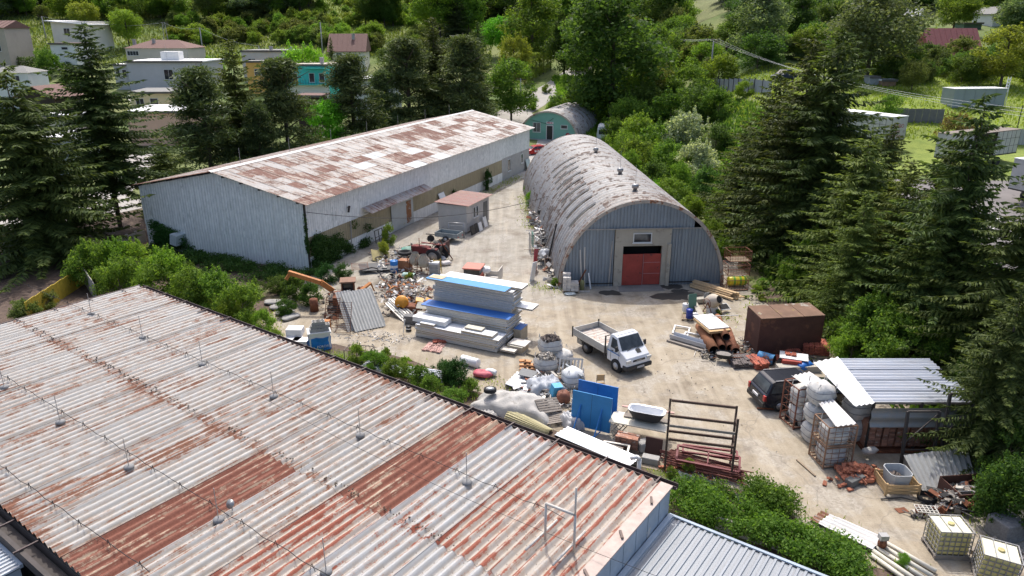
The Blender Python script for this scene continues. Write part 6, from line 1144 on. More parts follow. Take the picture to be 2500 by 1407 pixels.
# ---- excavator wreck ----
q = gp(838, 760); t = thing('excavator_wreck', 'rusty orange excavator wreck with raised arm and small cab', 'excavator', tuple(q), rad(10)); b = MB()
b.bar((-.6, .5, 1.3), (-1.3, .3, 2.0), .28, .34); b.bar((-1.3, .3, 2.0), (-3.4, 1.1, 2.55), .22, .28); b.bar((-3.3, 1.1, 2.5), (-3.6, 1.0, 2.1), .12, .2); b.build('arm', M_orange, t)
b = MB(); b.tube((-.5, .4, 1.1), (-1.2, .32, 1.75), .06); b.build('arm_cylinder', M_steel, t); b = MB(); b.box((-.6, -.3, .5), (1.1, 1.1, 1.05)); b.build('body', M_ru, t)
for x in (.0, .78):
    for y in (-.1, .68): b = MB(); b.box((x, y, 1.05), (x + .07, y + .07, 2.0)); b.build('cab_post', M_ru, t)
b = MB(); b.box((-.08, -.18, 2.0), (.95, .85, 2.09)); b.build('cab_roof', mk('cab_roof_brown', (.22, .12, .075), .8, var=.2), t); b = MB(); b.box((.02, .68, 1.1), (.82, .70, 1.95)); b.build('rear_pane', M_gls, t); b = MB(); b.bar((1.0, .3, 1.1), (1.9, .8, 1.6), .3, .1); b.bar((1.9, .8, 1.6), (2.1, .85, 1.0), .2, .08); b.build('bucket_link', M_orange, t)
for y in (-.35, 1.1): b = MB(); b.box((-1.0, y - .2, .05), (1.3, y + .2, .5)); b.build('track', M_dark, t, bevel=.1)
def ladder(label, px, py, W, L, rot, mat, n=14, group=None, cat='grid', name='steel_grid', z=0., r=.03):
    b = MB(); b.bar((0, 0, 0), (0, L, 0), r); b.bar((W, 0, 0), (W, L, 0), r)
    for k in range(n): b.bar((0, L * (k + .5) / n, 0), (W, L * (k + .5) / n, 0), r * .8)
    return one(name, label, cat, b, mat, gp(px, py, z), rot=rot, group=group)
ladder('left rusty steel grid leaning before the excavator', 790, 802, .9, 2.0, (1.05, 0, -.1), M_ru); ladder('right rusty steel grid leaning before the excavator', 820, 815, .9, 2.0, (1.1, 0, -.05), M_ru); ladder('rusty bed-like grid beside the ivy', 862, 690, 1.2, 1.2, (.2, 0, .25), M_ru, 6, z=.9)
b = MB(); b.path([(0, 0, .9), (.9, .2, 1.1), (1.3, .2, 1.0), (1.9, -.4, .1)], .045, 6); one('bent_pipe', 'bent dark pipe rail beside the rusty bed grid', 'pipe', b, M_dark, gp(880, 690)); b = MB(); b.lathe([(.28, 0), (.28, .85)], 14); one('drum', 'rusty drum in the bushes left of the excavator', 'drum', b, M_ru, gp(768, 760)); b = MB(); b.ob((0, 0, .35), (.4, .35, .7)); one('orange_box', 'orange metal box at the foot of the grids', 'box', b, M_orange, gp(800, 808))
# ---- tractor, trailer, mixers and small gear by the hall ----
q = gp(1062, 640); t = thing('tractor', 'old red tractor loaded with scrap in front of the hall', 'tractor', tuple(q), rad(160)); M_tr = mk('paint_red_dull', (.16, .03, .025), .8, var=.3, spots=[((.10, .05, .04), .58, 3.)])
b = MB(); b.box((.4, -.3, .65), (2.0, .3, 1.25)); b.build('bonnet', M_tr, t, bevel=.08); b = MB(); b.box((-.5, -.35, .5), (.5, .35, .9)); b.build('gearbox', M_dark, t); b = MB(); b.box((-.6, -.9, 1.25), (.25, -.5, 1.33)); b.build('mudguard', M_tr, t); b = MB(); b.box((-.6, .5, 1.25), (.25, .9, 1.33)); b.build('mudguard', M_tr, t)
for sd in (-1, 1): wheel(t, -.25, sd * .75, .68, .35, sd, mk('rim_dusty', (.36, .31, .25), .9), .6); wheel(t, 1.65, sd * .55, .36, .2, sd, mk('rim_dusty', (.36, .31, .25)))
b = MB(); b.tube((.2, 0, 1.2), (-.1, 0, 1.65), .025); b.lathe([(.2, 0), (.23, .02), (.2, .04)], 16, Matrix.Translation((-.1, 0, 1.65)) @ Euler((0, -.6, 0)).to_matrix().to_4x4()); b.build('steering_wheel', M_dark, t); b = MB(); b.tube((1.3, .1, 1.25), (1.3, .1, 1.9), .035); b.build('exhaust', M_ru, t); b = MB(); b.box((-.55, -.25, .9), (-.1, .25, 1.0)); b.box((-.6, -.25, 1.0), (-.53, .25, 1.35)); b.build('seat', M_black, t)
for i, (a, c, lb) in enumerate((((-.8, -.9, .1), (.3, .2, 1.75), 'weathered board leaning across the tractor wheel'), ((-1.1, -1.0, .05), (-.4, -.1, 1.9), 'long plank leaning at the tractor rear'), ((.0, -.6, 1.5), (1.5, .3, 1.45), 'pale plank lying on the tractor'), ((-.7, .1, 1.5), (.9, .5, 1.7), 'reddish plank lying across the tractor'))):
    b = MB(); R_ = Matrix.Translation(q) @ Euler((0, 0, rad(160))).to_matrix().to_4x4(); b.bar(R_ @ Vector(a), R_ @ Vector(c), .16, .05); one('plank', lb, 'plank', b, (M_oldw, M_ru, M_pal, M_tr)[i])
b = MB(); b.ob((0, 0, .6), (1.3, .06, 1.2), (0, 0, 0)); one('steel_plate', 'dark brown plate standing behind the tractor', 'plate', b, mk('plate_brown', (.075, .035, .03), .8), gp(1090, 625), rad(70))
def mixer(label, px, py, yaw, mat=M_mix, up=True, s_=1.):
    t = thing('cement_mixer', label, 'cement mixer', tuple(gp(px, py)), yaw, scale=s_); T = Matrix.Translation((0, 0, .95)) @ Euler((.15 if up else 1.1, 0, 0)).to_matrix().to_4x4()
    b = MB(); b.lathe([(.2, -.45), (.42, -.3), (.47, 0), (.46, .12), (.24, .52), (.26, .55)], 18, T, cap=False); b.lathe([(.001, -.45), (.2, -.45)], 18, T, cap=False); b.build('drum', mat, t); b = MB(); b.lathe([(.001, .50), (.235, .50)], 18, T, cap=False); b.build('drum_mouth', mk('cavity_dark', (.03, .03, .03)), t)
    b = MB()
    for sd in (-1, 1): b.tube((sd * .5, 0, .95), (sd * .45, .45, .03), .03, 6); b.tube((sd * .5, 0, .95), (sd * .45, -.45, .03), .03, 6)
    b.tube((-.45, .45, .1), (.45, .45, .1), .025, 6); b.tube((-.45, -.45, .1), (.45, -.45, .1), .025, 6); b.build('stand', M_ru, t); b = MB(); b.box((.45, -.18, .6), (.72, .18, 1.0)); b.build('motor_box', mat, t); b = MB(); b.lathe([(.3, 0), (.33, .02), (.3, .04)], 18, Matrix.Translation((-.62, 0, .9)) @ Euler((0, PI / 2, 0)).to_matrix().to_4x4(), cap=False); b.build('tilt_wheel', M_ru, t)
mixer('left cement-crusted concrete mixer with mouth up', 1015, 662, .2); mixer('right cement-crusted concrete mixer with mouth up', 1036, 668, -.3); mixer('pale concrete mixer lying beside the sawn beams', 1738, 768, .6, mk('mixer_pale', (.5, .44, .36), .85, var=.2), False)
def drum(name, label, px, py, r, h, mat, rot=None, band=None, hollow=False, z=0., cat='drum'):
    t = thing(name, label, cat, tuple(gp(px, py, z)), rot=rot); b = MB()
    b.lathe([(r * .96, 0), (r, .02), (r, h * .33), (r * 1.03, h * .34), (r, h * .36), (r, h * .65), (r * 1.03, h * .66), (r, h * .68), (r, h - .02), (r * .96, h)], 18, cap=not hollow); b.build('shell', mat, t)
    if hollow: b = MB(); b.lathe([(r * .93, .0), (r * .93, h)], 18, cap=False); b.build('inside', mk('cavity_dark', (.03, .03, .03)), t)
    else: b = MB(); b.lathe([(.05, h + .001), (.05, h + .03)], 8, Matrix.Translation((r * .5, 0, 0))); b.build('bung', M_dark, t)
    if band: b = MB(); b.lathe([(r * 1.012, h * .38), (r * 1.012, h * .62)], 18, cap=False); b.build('label_band', band, t)
    return t
drum('oil_drum', 'blue and white oil drum beside the cement mixers', 963, 664, .3, .9, M_blue, band=M_plw); drum('ring_pipe', 'short cream pipe ring lying before the blue drum', 948, 690, .35, .5, M_cream, (1.2, 0, .7), hollow=True, z=.3, cat='pipe'); drum('pipe_ring', 'pale teal pipe lying in the scrap', 985, 684, .3, .95, M_teal, (PI / 2, 0, 1.3), hollow=True, z=.3, cat='pipe'); b = MB(); b.lathe([(.45, 0), (.62, .3), (.66, .32), (.62, .32), (.44, .05)], 20); one('tub', 'green plastic tub beyond the cement mixers', 'tub', b, M_green, gp(1000, 632, .55)); b = MB(); b.lathe([(.55, 0), (.62, .1), (.55, .2), (.4, .22), (.4, 0)], 20); one('tyre_tub', 'black rubber tub lying behind the mixers', 'tub', b, M_rub, gp(990, 645, .85))
b = MB(); b.box((0, 0, 0), (.95, .7, .85)); one('steel_box', 'rusty orange steel box behind the mixers', 'box', b, mk('box_rust_orange', (.30, .13, .06), .8, var=.3, spots=[((.5, .45, .38), .6, 3.)]), gp(972, 662), -.25, bevel=.01)
for k in range(6): b = MB(); b.box((0, 0, 0), (.72, .55, .15)); one('white_slab', 'white slab in the small stack beside the yellow hand truck' if k < 5 else 'topmost white slab of the small stack by the yellow frame', 'slab', b, M_plw if k > 4 else M_block, gp(1048, 672, .17 * k), -.25 + .04 * (k % 2), group='white slab stack', bevel=.008)
b = MB()
for x in (0, .55): b.bar((x, 0, 0), (x, .3, 1.15), .05); b.bar((x, .3, 1.15), (x, .55, .05), .04)
for z in (.35, .7, 1.05): b.bar((0, .26 * z, z), (.55, .26 * z, z), .04)
one('hand_truck', 'yellow steel hand truck frame by the white slab stack', 'hand truck', b, mk('paint_yellow_worn', (.5, .34, .05), .7, var=.25), gp(1062, 672), .35)
def sack(label, px, py, L, Wd, h, yaw, mat, name='sack', z=0., seed=0, cat='sack'):
    g = random.Random(seed + px); b = MB(); b.smooth = True; nu, nv = 18, 9; V = []
    for j in range(nv + 1):
        ph = PI * j / nv
        for i in range(nu):
            a = 2 * PI * i / nu; n_ = 1 + .09 * math.sin(i * 1.3 + j * .9 + seed) + .06 * math.sin(i * 2.9 + j * 2.1); r = math.sin(ph) ** .6; c_ = abs(math.cos(a)) ** .7 * (1 if math.cos(a) > 0 else -1); s2 = abs(math.sin(a)) ** .7 * (1 if math.sin(a) > 0 else -1)
            V.append((L / 2 * r * c_ * n_, Wd / 2 * r * s2 * n_, h / 2 + h / 2 * -math.cos(ph) * (1 + .08 * math.sin(i * 2.1 + seed))))
    b.add(V, [(j*nu+i, j*nu+(i+1) % nu, (j+1)*nu+(i+1) % nu, (j+1)*nu+i) for j in range(nv) for i in range(nu)]); return one(name, label, cat, b, mat, gp(px, py, z), yaw)
sack('white and red fertiliser sacks slumped by the tractor', 1088, 648, .9, .6, .35, .4, mk('sack_white_red', (.6, .57, .54), .7, var=.15, spots=[((.45, .1, .1), .6, 2.)])); sack('second white sack slumped by the tractor', 1078, 636, .8, .5, .4, -.5, M_plw, seed=4)
t = thing('car_trailer', 'small grey open trailer parked beside the shed', 'trailer', tuple(gp(1062, 590)), rad(-22)); M_tg = mk('trailer_grey', (.22, .25, .26), .6, .2, var=.15)
b = MB(); b.box((0, 0, .45), (2.2, 1.2, .5)); b.build('floor', M_tg, t)
for a, c in (((0, 0, .5), (2.2, .04, .85)), ((0, 1.16, .5), (2.2, 1.2, .85)), ((0, .04, .5), (.04, 1.16, .85)), ((2.16, .04, .5), (2.2, 1.16, .85))): b = MB(); b.box(a, c); b.build('side_board', M_tg, t)
wheel(t, 1.1, -.08, .3, .16, -1); wheel(t, 1.1, 1.28, .3, .16, 1); b = MB(); b.bar((0, .6, .42), (-1.2, .6, .4), .07); b.build('drawbar', M_dark, t); b = MB(); b.box((2.2, .1, .5), (2.215, .25, .6)); b.box((2.2, .95, .5), (2.215, 1.1, .6)); b.build('tail_light', M_redl, t)
wv = wheel(thing('bicycle_wheel', 'two old bicycle wheels lying by the trailer drawbar', 'wheel', tuple(gp(1052, 592))), 0, 0, .33, .05, 1, M_dark, .85)
b = MB()
for x in (0, 1.4): b.tube((x, 0, 0), (x, 0, 1.35), .05, 7)
b.tube((0, 0, 1.35), (1.4, 0, 1.35), .05, 7); b.tube((0, 0, 1.1), (1.4, 0, 1.1), .025, 6); one('pipe_goal', 'grey pipe goal frame standing in front of the shed', 'frame', b, M_steel, gp(1096, 580), rad(-10))
for i, (px, py, m, hh) in enumerate(((1153, 576, M_black, .85), (1163, 570, M_black, .85), (1172, 566, M_plw, .8), (1184, 556, M_plw, .95))): b = MB(); b.box((0, 0, 0), (.7, .05, hh)); b.box((.06, -.006, .06), (.64, -.001, hh - .06)) ; one('panel_frame', ('first dark', 'second dark', 'first white', 'second white, larger')[i] + ' pane leaning against the shed wall', 'pane', b, m, gp(px, py), rot=(-.25, 0, sy))
window_frames = []
b = MB(); b.box((0, 0, 0), (1.2, .06, 1.0)); one('glass_sheet', 'pale pane frame leaning on the hall wall above the shed', 'pane', b, M_plw, hallpt(21, -.5, .9), rot=(-.4, 0, sy))
# ---- small red-roofed utility truck behind the panels ----
q = gp(1131, 706); yv = rad(-12); t = thing('utility_truck', 'small utility truck with orange-red cab roof behind the panel stack', 'truck', tuple(q), yv, scale=.88); b = MB(); b.box((0, 0, .45), (1.45, 1.5, 1.25)); b.build('cab', mk('paint_orange_red', (.42, .10, .06), .6, var=.15), t, bevel=.06)
b = MB(); b.box((.05, .05, 1.25), (1.4, 1.45, 1.7)); b.build('cab_glazing', M_gls, t); b = MB(); b.box((-.06, -.06, 1.7), (1.5, 1.56, 1.82)); b.build('cab_roof', mk('paint_roof_coral', (.50, .16, .11), .6, var=.12, spots=[((.35, .1, .07), .62, 3.)]), t, bevel=.05)
for a, c in (((1.55, -.05, .75), (3.0, 1.55, .82)), ((1.55, -.05, .82), (3.0, 0, 1.2)), ((1.55, 1.5, .82), (3.0, 1.55, 1.2)), ((2.95, .0, .82), (3.0, 1.5, 1.75))): b = MB(); b.box(a, c); b.build('bed_board', M_alu, t)
for x in (.7, 2.4): wheel(t, x, .1, .33, .2, -1); wheel(t, x, 1.4, .33, .2, 1)
sack('white plastic bags in the small truck bed', 1184, 694, .9, .8, .5, 0, M_plw, z=.85, name='plastic_bag')
# ---- left flank of the hangar: leaning items ----
for i, (px, py, a, L, m, lb) in enumerate(((1335, 690, .55, 3.2, M_alu, 'pale aluminium slat bundle slanting at the hangar corner'), (1325, 685, .45, 3.0, M_plw, 'white slat beside the bundle at the hangar corner'), (1318, 640, 1.15, 2.6, M_oldw, 'grey timber leaning on the hangar flank'), (1325, 610, 1.2, 2.8, M_ru, 'rusty angle iron leaning on the hangar flank'), (1335, 650, 1.25, 3.4, M_dark, 'dark long bar leaning on the hangar flank'), (1312, 560, 1.2, 2.4, M_oldw, 'grey post leaning further back on the hangar flank'), (1345, 660, 1.1, 2.6, M_pal, 'brownish board leaning near the hangar corner'), (1310, 520, 1.2, 2.5, M_ru, 'brown bar at the far end of the hangar flank'))):
    b = MB(); b.ob((0, 0, L / 2), (.14 if i > 1 else .5, .05, L)); one('leaning_bar', lb, 'bar', b, m, gp(px, py), rot=(0, (PI / 2 - a) * (1 if i > 1 else 1.6), .2 + .15 * i))
def cage(label, px, py, W, L, Hh, yaw, mat, nx=4, ny=4, nz=4, name='wire_cage', r=.012, z=0., grp=None, top=False):
    t = thing(name, label, 'cage', tuple(gp(px, py, z)), yaw, grp); b = MB()
    for x in (0, W):
        for y in (0, L): b.bar((x, y, 0), (x, y, Hh), r * 3.2)
    for x, y, dx, dy in ((0, 0, W, 0), (0, L, W, 0), (0, 0, 0, L), (W, 0, 0, L)): b.bar((x, y, Hh), (x + dx, y + dy, Hh), r * 2.6); b.bar((x, y, .08), (x + dx, y + dy, .08), r * 2.6)
    b.build('frame', mat, t); b = MB()
    for k in range(1, nz): z_ = Hh * k / nz; b.bar((0, 0, z_), (W, 0, z_), r); b.bar((0, L, z_), (W, L, z_), r); b.bar((0, 0, z_), (0, L, z_), r); b.bar((W, 0, z_), (W, L, z_), r)
    for k in range(1, nx): x = W * k / nx; b.bar((x, 0, .08), (x, 0, Hh), r); b.bar((x, L, .08), (x, L, Hh), r)
    for k in range(1, ny): y = L * k / ny; b.bar((0, y, .08), (0, y, Hh), r); b.bar((W, y, .08), (W, y, Hh), r)
    b.build('mesh_bars', mat, t); b = MB()
    for k in range(5): b.box((.03, .03 + k * (L - .2) / 4, .04), (W - .03, .15 + k * (L - .2) / 4, .07))
    b.build('floor', M_pal, t); return t
cage('light wire trolley cage at the hangar flank', 1296, 622, .9, 1.2, 1.7, .1, M_steel, 6, 6, 8); b = MB(); b.ob((0, 0, .6), (.05, 1.1, 1.2)); one('green_net', 'green net panel inside the trolley cage', 'net', b, M_green, gp(1300, 610, .3), .1); b = MB(); b.ob((0, 0, .9), (1.1, .06, 1.8)); one('board_red', 'red and black panel leaning at the cage', 'panel', b, mk('panel_red', (.35, .03, .04), .5), gp(1305, 665), rot=(0, .3, 1.3)); b = MB(); b.ob((0, 0, .75), (.9, .05, 1.5)); one('white_board', 'white board leaning at the hangar corner scrap', 'panel', b, M_plw, gp(1298, 688), rot=(.1, .2, 1.2)); sack('black plastic bag on top of the hangar flank scrap', 1318, 560, .5, .5, .5, 0, M_black, z=1.4, name='plastic_bag')
sack('crumpled pale foil on the hangar flank scrap', 1330, 640, .9, .7, .9, .3, mk('foil_grey', (.45, .46, .47), .35, var=.3, vs_=6), z=.2, name='foil')
# ---- pallet of blocks, gas bottle and poles at the hangar front ----
def pallet(label, px, py, yaw, z=0., L=1.2, W=.8, rot=None, grp=None, mat=None):
    t = thing('pallet', label, 'pallet', tuple(gp(px, py, z)), yaw, grp, rot=rot); mat = mat or M_pal
    for k in range(6): b = MB(); b.box((0, k * (W - .1) / 5, .12), (L, k * (W - .1) / 5 + .1, .142)); b.build('board', mat, t)
    for x in (0, L / 2 - .05, L - .1): b = MB(); b.box((x, 0, .022), (x + .1, W, .12)); b.build('bearer', mat, t)
    return t
pallet('pallet under the pale bricks at the hangar front', 1373, 716, rad(-6)); g = random.Random(8); q = gp(1373, 716); M_pb = mk('pale_block', (.52, .49, .45), .9, var=.12, orand=.12)
for k in range(6):
    for i in range(4):
        for j in range(2):
            if k > 2 and i > 1 or k == 5 and j == 0: continue
            b = MB(); b.box((0, 0, 0), (.26, .34, .19)); one('pale_brick', 'pale hollow brick stacked on the pallet at the hangar front', 'brick', b, M_pb, (q.x + .04 + i * .28 + g.uniform(-.01, .01), q.y + .02 - i * .03 + j * .37, .165 + k * .2), rad(-6) + g.uniform(-.04, .04), group='pale bricks on the pallet')
t = thing('gas_bottle', 'olive gas bottle beside the pale brick pallet', 'gas bottle', tuple(gp(1421, 708))); b = MB(); b.lathe([(.15, 0), (.16, .05), (.16, .6), (.1, .72), (.05, .75)], 14); b.build('body', mk('bottle_olive', (.23, .22, .09), .6, var=.2), t); b = MB(); b.lathe([(.03, .75), (.03, .85)], 8); b.build('valve', M_dark, t)
for i, (px, py, L, rx, ry, m, lb) in enumerate(((1420, 702, 3.1, .06, -.06, M_alu, 'left pale pole leaning at the hangar front'), (1427, 702, 3.0, .06, -.02, M_alu, 'second pale pole leaning at the hangar front'), (1485, 700, 3.4, .04, .05, M_steel, 'grey post leaning beside the concrete portal'), (1442, 706, 1.2, .1, -.15, M_plw, 'short white board leaning at the hangar front'), (1660, 692, 3.3, .05, -.42, M_steel, 'slanting grey pole right of the red gate'), (1697, 690, 2.7, .03, .0, mk('post_brown_grey', (.17, .15, .14), .8), 'brown post standing against the right front cladding'), (1405, 706, 1.6, .15, .5, M_ru, 'rusty arm lying on the pale brick pallet'))):
    b = MB(); b.ob((0, 0, L / 2), (.09, .06, L)); one('leaning_pole', lb, 'pole', b, m, gp(px, py), rot=(-rx, ry, gyaw))
b = MB(); b.ob((0, 0, .05), (1.3, .1, .08)); one('metal_rail', 'pale rail on the ground before the hangar', 'rail', b, M_alu, gp(1418, 714), -.02); sack('crumpled pale bag on the ground before the hangar', 1392, 720, .8, .5, .12, .1, mk('bag_pale_teal', (.5, .55, .53), .6), name='plastic_bag')
flat_poly_m = mk('oil_stain', (.045, .04, .035), .6, var=.3); M_slab = mk('apron_concrete', (.20, .19, .175), .9, var=.3, vs_=1.2)
a1 = [gp(*p) for p in ((1508, 693), (1602, 689), (1624, 711), (1512, 714))]; b = MB(); b.add([(p.x, p.y, .03) for p in a1] + [(p.x, p.y, -.05) for p in a1], [(0, 3, 2, 1)][::-1] + [(0,1,5,4),(1,2,6,5),(2,3,7,6),(3,0,4,7)]); 
o = b.build('gate_apron', M_slab); tag(o, kind='structure')
for i, (px, py, r) in enumerate(((1628, 725, 1.0), (1660, 712, .7), (1668, 722, 1.1), (1490, 716, .8), (1640, 700, .9))):
    g = random.Random(i); q = P(px, py); b = MB(); b.add([(q.x + r * (1 + .3 * g.uniform(-1, 1)) * math.cos(a * PI / 8), q.y + r * .7 * (1 + .3 * g.uniform(-1, 1)) * math.sin(a * PI / 8), .018 + .001 * i) for a in range(16)], [tuple(range(16))]); tag(b.build('oil_stain', flat_poly_m), kind='structure')
# ---- right of the hangar: cages, beams, mixer corner ----
for k, (px, py, z, lb) in enumerate(((1772, 712, 0, 'lower rusty wire cage beside the hangar holding a yellow roll'), (1774, 702, .85, 'middle rusty wire cage of the stack beside the hangar'), (1776, 694, 1.65, 'top rusty wire cage of the stack beside the hangar'))): cage(lb, px, py, 1.6, 1.2, .8, rad(4), mk('cage_rust', (.20, .075, .045), .85, var=.25), 8, 6, 3, r=.012, z=z)
t = thing('foil_roll', 'yellow and green printed insulation roll in the wire cage', 'roll', tuple(gp(1778, 708, .15)), rad(4)); b = MB(); b.lathe([(.32, 0), (.34, .03), (.34, 1.27), (.32, 1.3)], 18, Matrix.Translation((.12, .5, .34)) @ Euler((0, PI / 2, 0)).to_matrix().to_4x4()); b.build('roll', mk('foil_yellow', (.72, .58, .02), .4, var=.06), t)
for x in (.3, .75, 1.1): b = MB(); b.lathe([(.343, x), (.343, x + .16)], 18, Matrix.Translation((.12, .5, .34)) @ Euler((0, PI / 2, 0)).to_matrix().to_4x4(), cap=False); b.build('green_band', mk('foil_green', (.16, .42, .03), .4), t)
g = random.Random(12); a0, a1 = gp(1690, 700), gp(1800, 734)
for k in range(16):
    i, j = k % 6, k // 6; b = MB(); L = (a1 - a0).length + g.uniform(-.5, .3); b.ob((L / 2, 0, 0), (L, .16, .11)); n_ = Vector((a1.y - a0.y, a0.x - a1.x, 0)).normalized(); p = a0 - n_ * (i * .19 - .3 + .1 * j); one('sawn_beam', 'fresh sawn timber beam in the pile right of the hangar', 'beam', b, mk('timber_sawn', (.48, .34, .19), .8, var=.15, vs_=3, orand=.15), (p.x + g.uniform(-.2, .2), p.y, .1 + .13 * j + g.uniform(0, .03)), rot=(0, g.uniform(-.02, .02), yawp(a0, a1) + g.uniform(-.05, .05)), group='sawn beams right of the hangar')
def chair(label, px, py, yaw, mat, tip=None, z=0.):
    t = thing('chair', label, 'chair', tuple(gp(px, py, z)), yaw, rot=tip); b = MB(); b.box((-.22, -.22, .42), (.22, .22, .45)); b.build('seat', mat, t); b = MB(); b.box((-.22, .2, .55), (.22, .23, .9)); b.build('backrest', mat, t)
    for x in (-.2, .2):
        for y in (-.2, .2): b = MB(); b.tube((x, y, 0), (x, y, .9 if y > 0 else .42), .014, 5); b.build('leg', M_steel, t)
chair('grey folding chair by the sawn beams', 1728, 748, .5, mk('fabric_grey', (.3, .31, .31), .8)); chair('brown wooden chair behind the blue boards', 1467, 958, .1, M_wood)
pallet('low pallet carrying the blue keg', 1664, 784, rad(-12), L=1.1, W=.9); drum('keg', 'blue plastic keg on the low pallet', 1682, 782, .22, .6, mk('plastic_blue', (.015, .04, .28), .35), z=.15, cat='keg'); drum('canister', 'pale plastic canister behind the blue keg', 1672, 766, .2, .55, M_plw, z=.15, cat='canister'); sack('white plastic bag on the low pallet', 1696, 780, .45, .35, .3, 0, M_plw, z=.15, name='plastic_bag')
b = MB(); b.ob((0, 0, .6), (.75, .05, 1.2)); one('green_board', 'green board leaning beside the blue keg', 'board', b, mk('board_green', (.10, .22, .17), .7), gp(1690, 762), rot=(-.2, .15, .6)); b = MB(); b.bar(gp(1684, 733) + Vector((0, 0, .25)), gp(1718, 792) + Vector((0, 0, .2)), .35, .25); one('concrete_beam', 'pale concrete beam lying beside the mixer corner', 'beam', b, mk('beam_concrete', (.42, .39, .33), .95)); b = MB(); b.bar(gp(1690, 742) + Vector((0, 0, .2)), gp(1745, 736) + Vector((0, 0, .2)), .4, .3); one('concrete_beam', 'second concrete beam lying towards the sawn beams', 'beam', b, mk('beam_concrete', (.42, .39, .33)))
t = thing('monitor', 'flat screen with white frame lying on its back', 'screen', tuple(gp(1760, 768, .25)), rot=(.5, .1, .5)); b = MB(); b.box((0, 0, 0), (.85, .55, .06)); b.build('frame', M_plw, t); b = MB(); b.box((.05, .05, .0605), (.8, .5, .066)); b.build('glass', M_black, t); b = MB(); b.box((0, 0, 0), (.6, .45, .55)); one('white_box', 'white plastic box beside the flat screen', 'box', b, M_plw, gp(1732, 772), .3, bevel=.02)
def wframe(label, px, py, W, L, rot, mat=M_plw, z=0., name='window_frame'):
    b = MB(); t = .09
    b.box((0, 0, 0), (W, t, .07)); b.box((0, L - t, 0), (W, L, .07)); b.box((0, t, 0), (t, L - t, .07)); b.box((W - t, t, 0), (W, L - t, .07)); return one(name, label, 'frame', b, mat, gp(px, py, z), rot=rot)
wframe('white window frame lying flat left of the metal channels', 1640, 815, 1.0, 1.1, (.1, .05, -.35)); wframe('second white frame lying under the first one', 1662, 828, 1.1, 1.0, (.05, 0, -.5))
t = thing('metal_channel', 'wide zinc channel lying on the yard', 'channel', tuple(gp(1634, 828)), yw((1634, 828), (1702, 848))); b = MB(); b.box((0, 0, .05), (2.4, .55, .08)); b.box((0, 0, .08), (2.4, .03, .3)); b.box((0, .52, .08), (2.4, .55, .3)); b.build('channel', M_zn, t); b = MB(); b.box((0, -.25, 0), (2.5, -.1, .12)); one('timber', 'old beam beside the zinc channel', 'beam', b, M_oldw, gp(1632, 832), yw((1634, 828), (1702, 848)))
M_rp = mk('pipe_rust_orange', (.24, .10, .045), .85, var=.3, vs_=2, spots=[((.1, .045, .025), .58, 2.)])
def pipe(label, a, b_, r, z, mat, group=None):
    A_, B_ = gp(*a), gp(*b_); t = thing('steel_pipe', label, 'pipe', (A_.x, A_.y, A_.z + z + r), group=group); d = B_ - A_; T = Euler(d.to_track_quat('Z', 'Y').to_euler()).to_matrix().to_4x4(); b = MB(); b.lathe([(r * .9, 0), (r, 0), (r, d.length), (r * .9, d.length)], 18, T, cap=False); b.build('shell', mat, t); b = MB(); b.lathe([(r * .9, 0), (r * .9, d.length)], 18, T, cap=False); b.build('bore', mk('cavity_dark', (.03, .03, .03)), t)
pipe('long rusty orange pipe at the left of the pipe group', (1742, 868), (1708, 808), .3, 0, M_rp); pipe('rusty pipe under the white board, left', (1762, 860), (1738, 805), .24, 0, M_ru); pipe('rusty pipe under the white board, middle', (1782, 860), (1756, 806), .24, 0, M_ru); pipe('rusty pipe under the white board, right', (1795, 868), (1775, 815), .24, 0, M_ru); pipe('rusty pipe lying on top of the pipe group', (1770, 850), (1748, 800), .24, .45, M_rp)
b = MB(); b.box((0, 0, 0), (1.35, 2.0, .06)); one('white_board', 'white door board lying on the rusty pipes', 'board', b, mk('board_white_worn', (.66, .66, .65), .7, var=.1, vs_=1.2, spots=[((.45, .45, .44), .56, .8)]), gp(1728, 842, .95), rot=(.05, .02, .28)); b = MB(); b.box((0, 0, 0), (1.4, 2.0, .14)); one('brown_board', 'brown edged panel beneath the white door board', 'board', b, M_wood, gp(1729, 846, .79), rot=(.05, .02, .26)); b = MB(); b.bar((0, 0, 0), (2.4, .1, .05), .08, .03); one('metal_strip', 'dark strip lying across the white door board', 'strip', b, M_steel, gp(1705, 812, 1.05), .0)
t = thing('wheelbarrow', 'grimy wheelbarrow full of ash before the rusty pipes', 'wheelbarrow', tuple(gp(1765, 884)), rad(160)); b = MB(); b.add([(-.5, -.35, .55), (.45, -.35, .55), (.45, .35, .55), (-.5, .35, .55), (-.25, -.2, .25), (.25, -.2, .25), (.25, .2, .25), (-.25, .2, .25)], [(4,5,6,7),(0,1,5,4),(1,2,6,5),(2,3,7,6),(3,0,4,7)]); b.build('tray', M_dark, t); b = MB(); b.lathe([(.001, .53), (.42, .5)], 12, Matrix.Scale(.8, 4, (0, 1, 0)), cap=False); b.build('ash', mk('ash_grey', (.22, .2, .18), .95, var=.3), t)
wheel(t, .62, 0, .18, .1, 1); b = MB()
for sd in (-1, 1): b.tube((.6, sd * .08, .2), (-1.0, sd * .3, .55), .02, 5); b.tube((-.3, sd * .22, .3), (-.4, sd * .26, 0), .02, 5)
b.build('handle_frame', M_ru, t)
b = MB(); b.path([(0, 0, .03), (.9, -.4, .03), (1.3, -.1, .03), (1.6, -.7, .04)], .018, 5); b.path([(.3, .2, .03), (.7, -.5, .03)], .015, 5); one('bent_rods', 'bent iron rods on the ground before the pipes', 'rod', b, M_dark, gp(1712, 872))
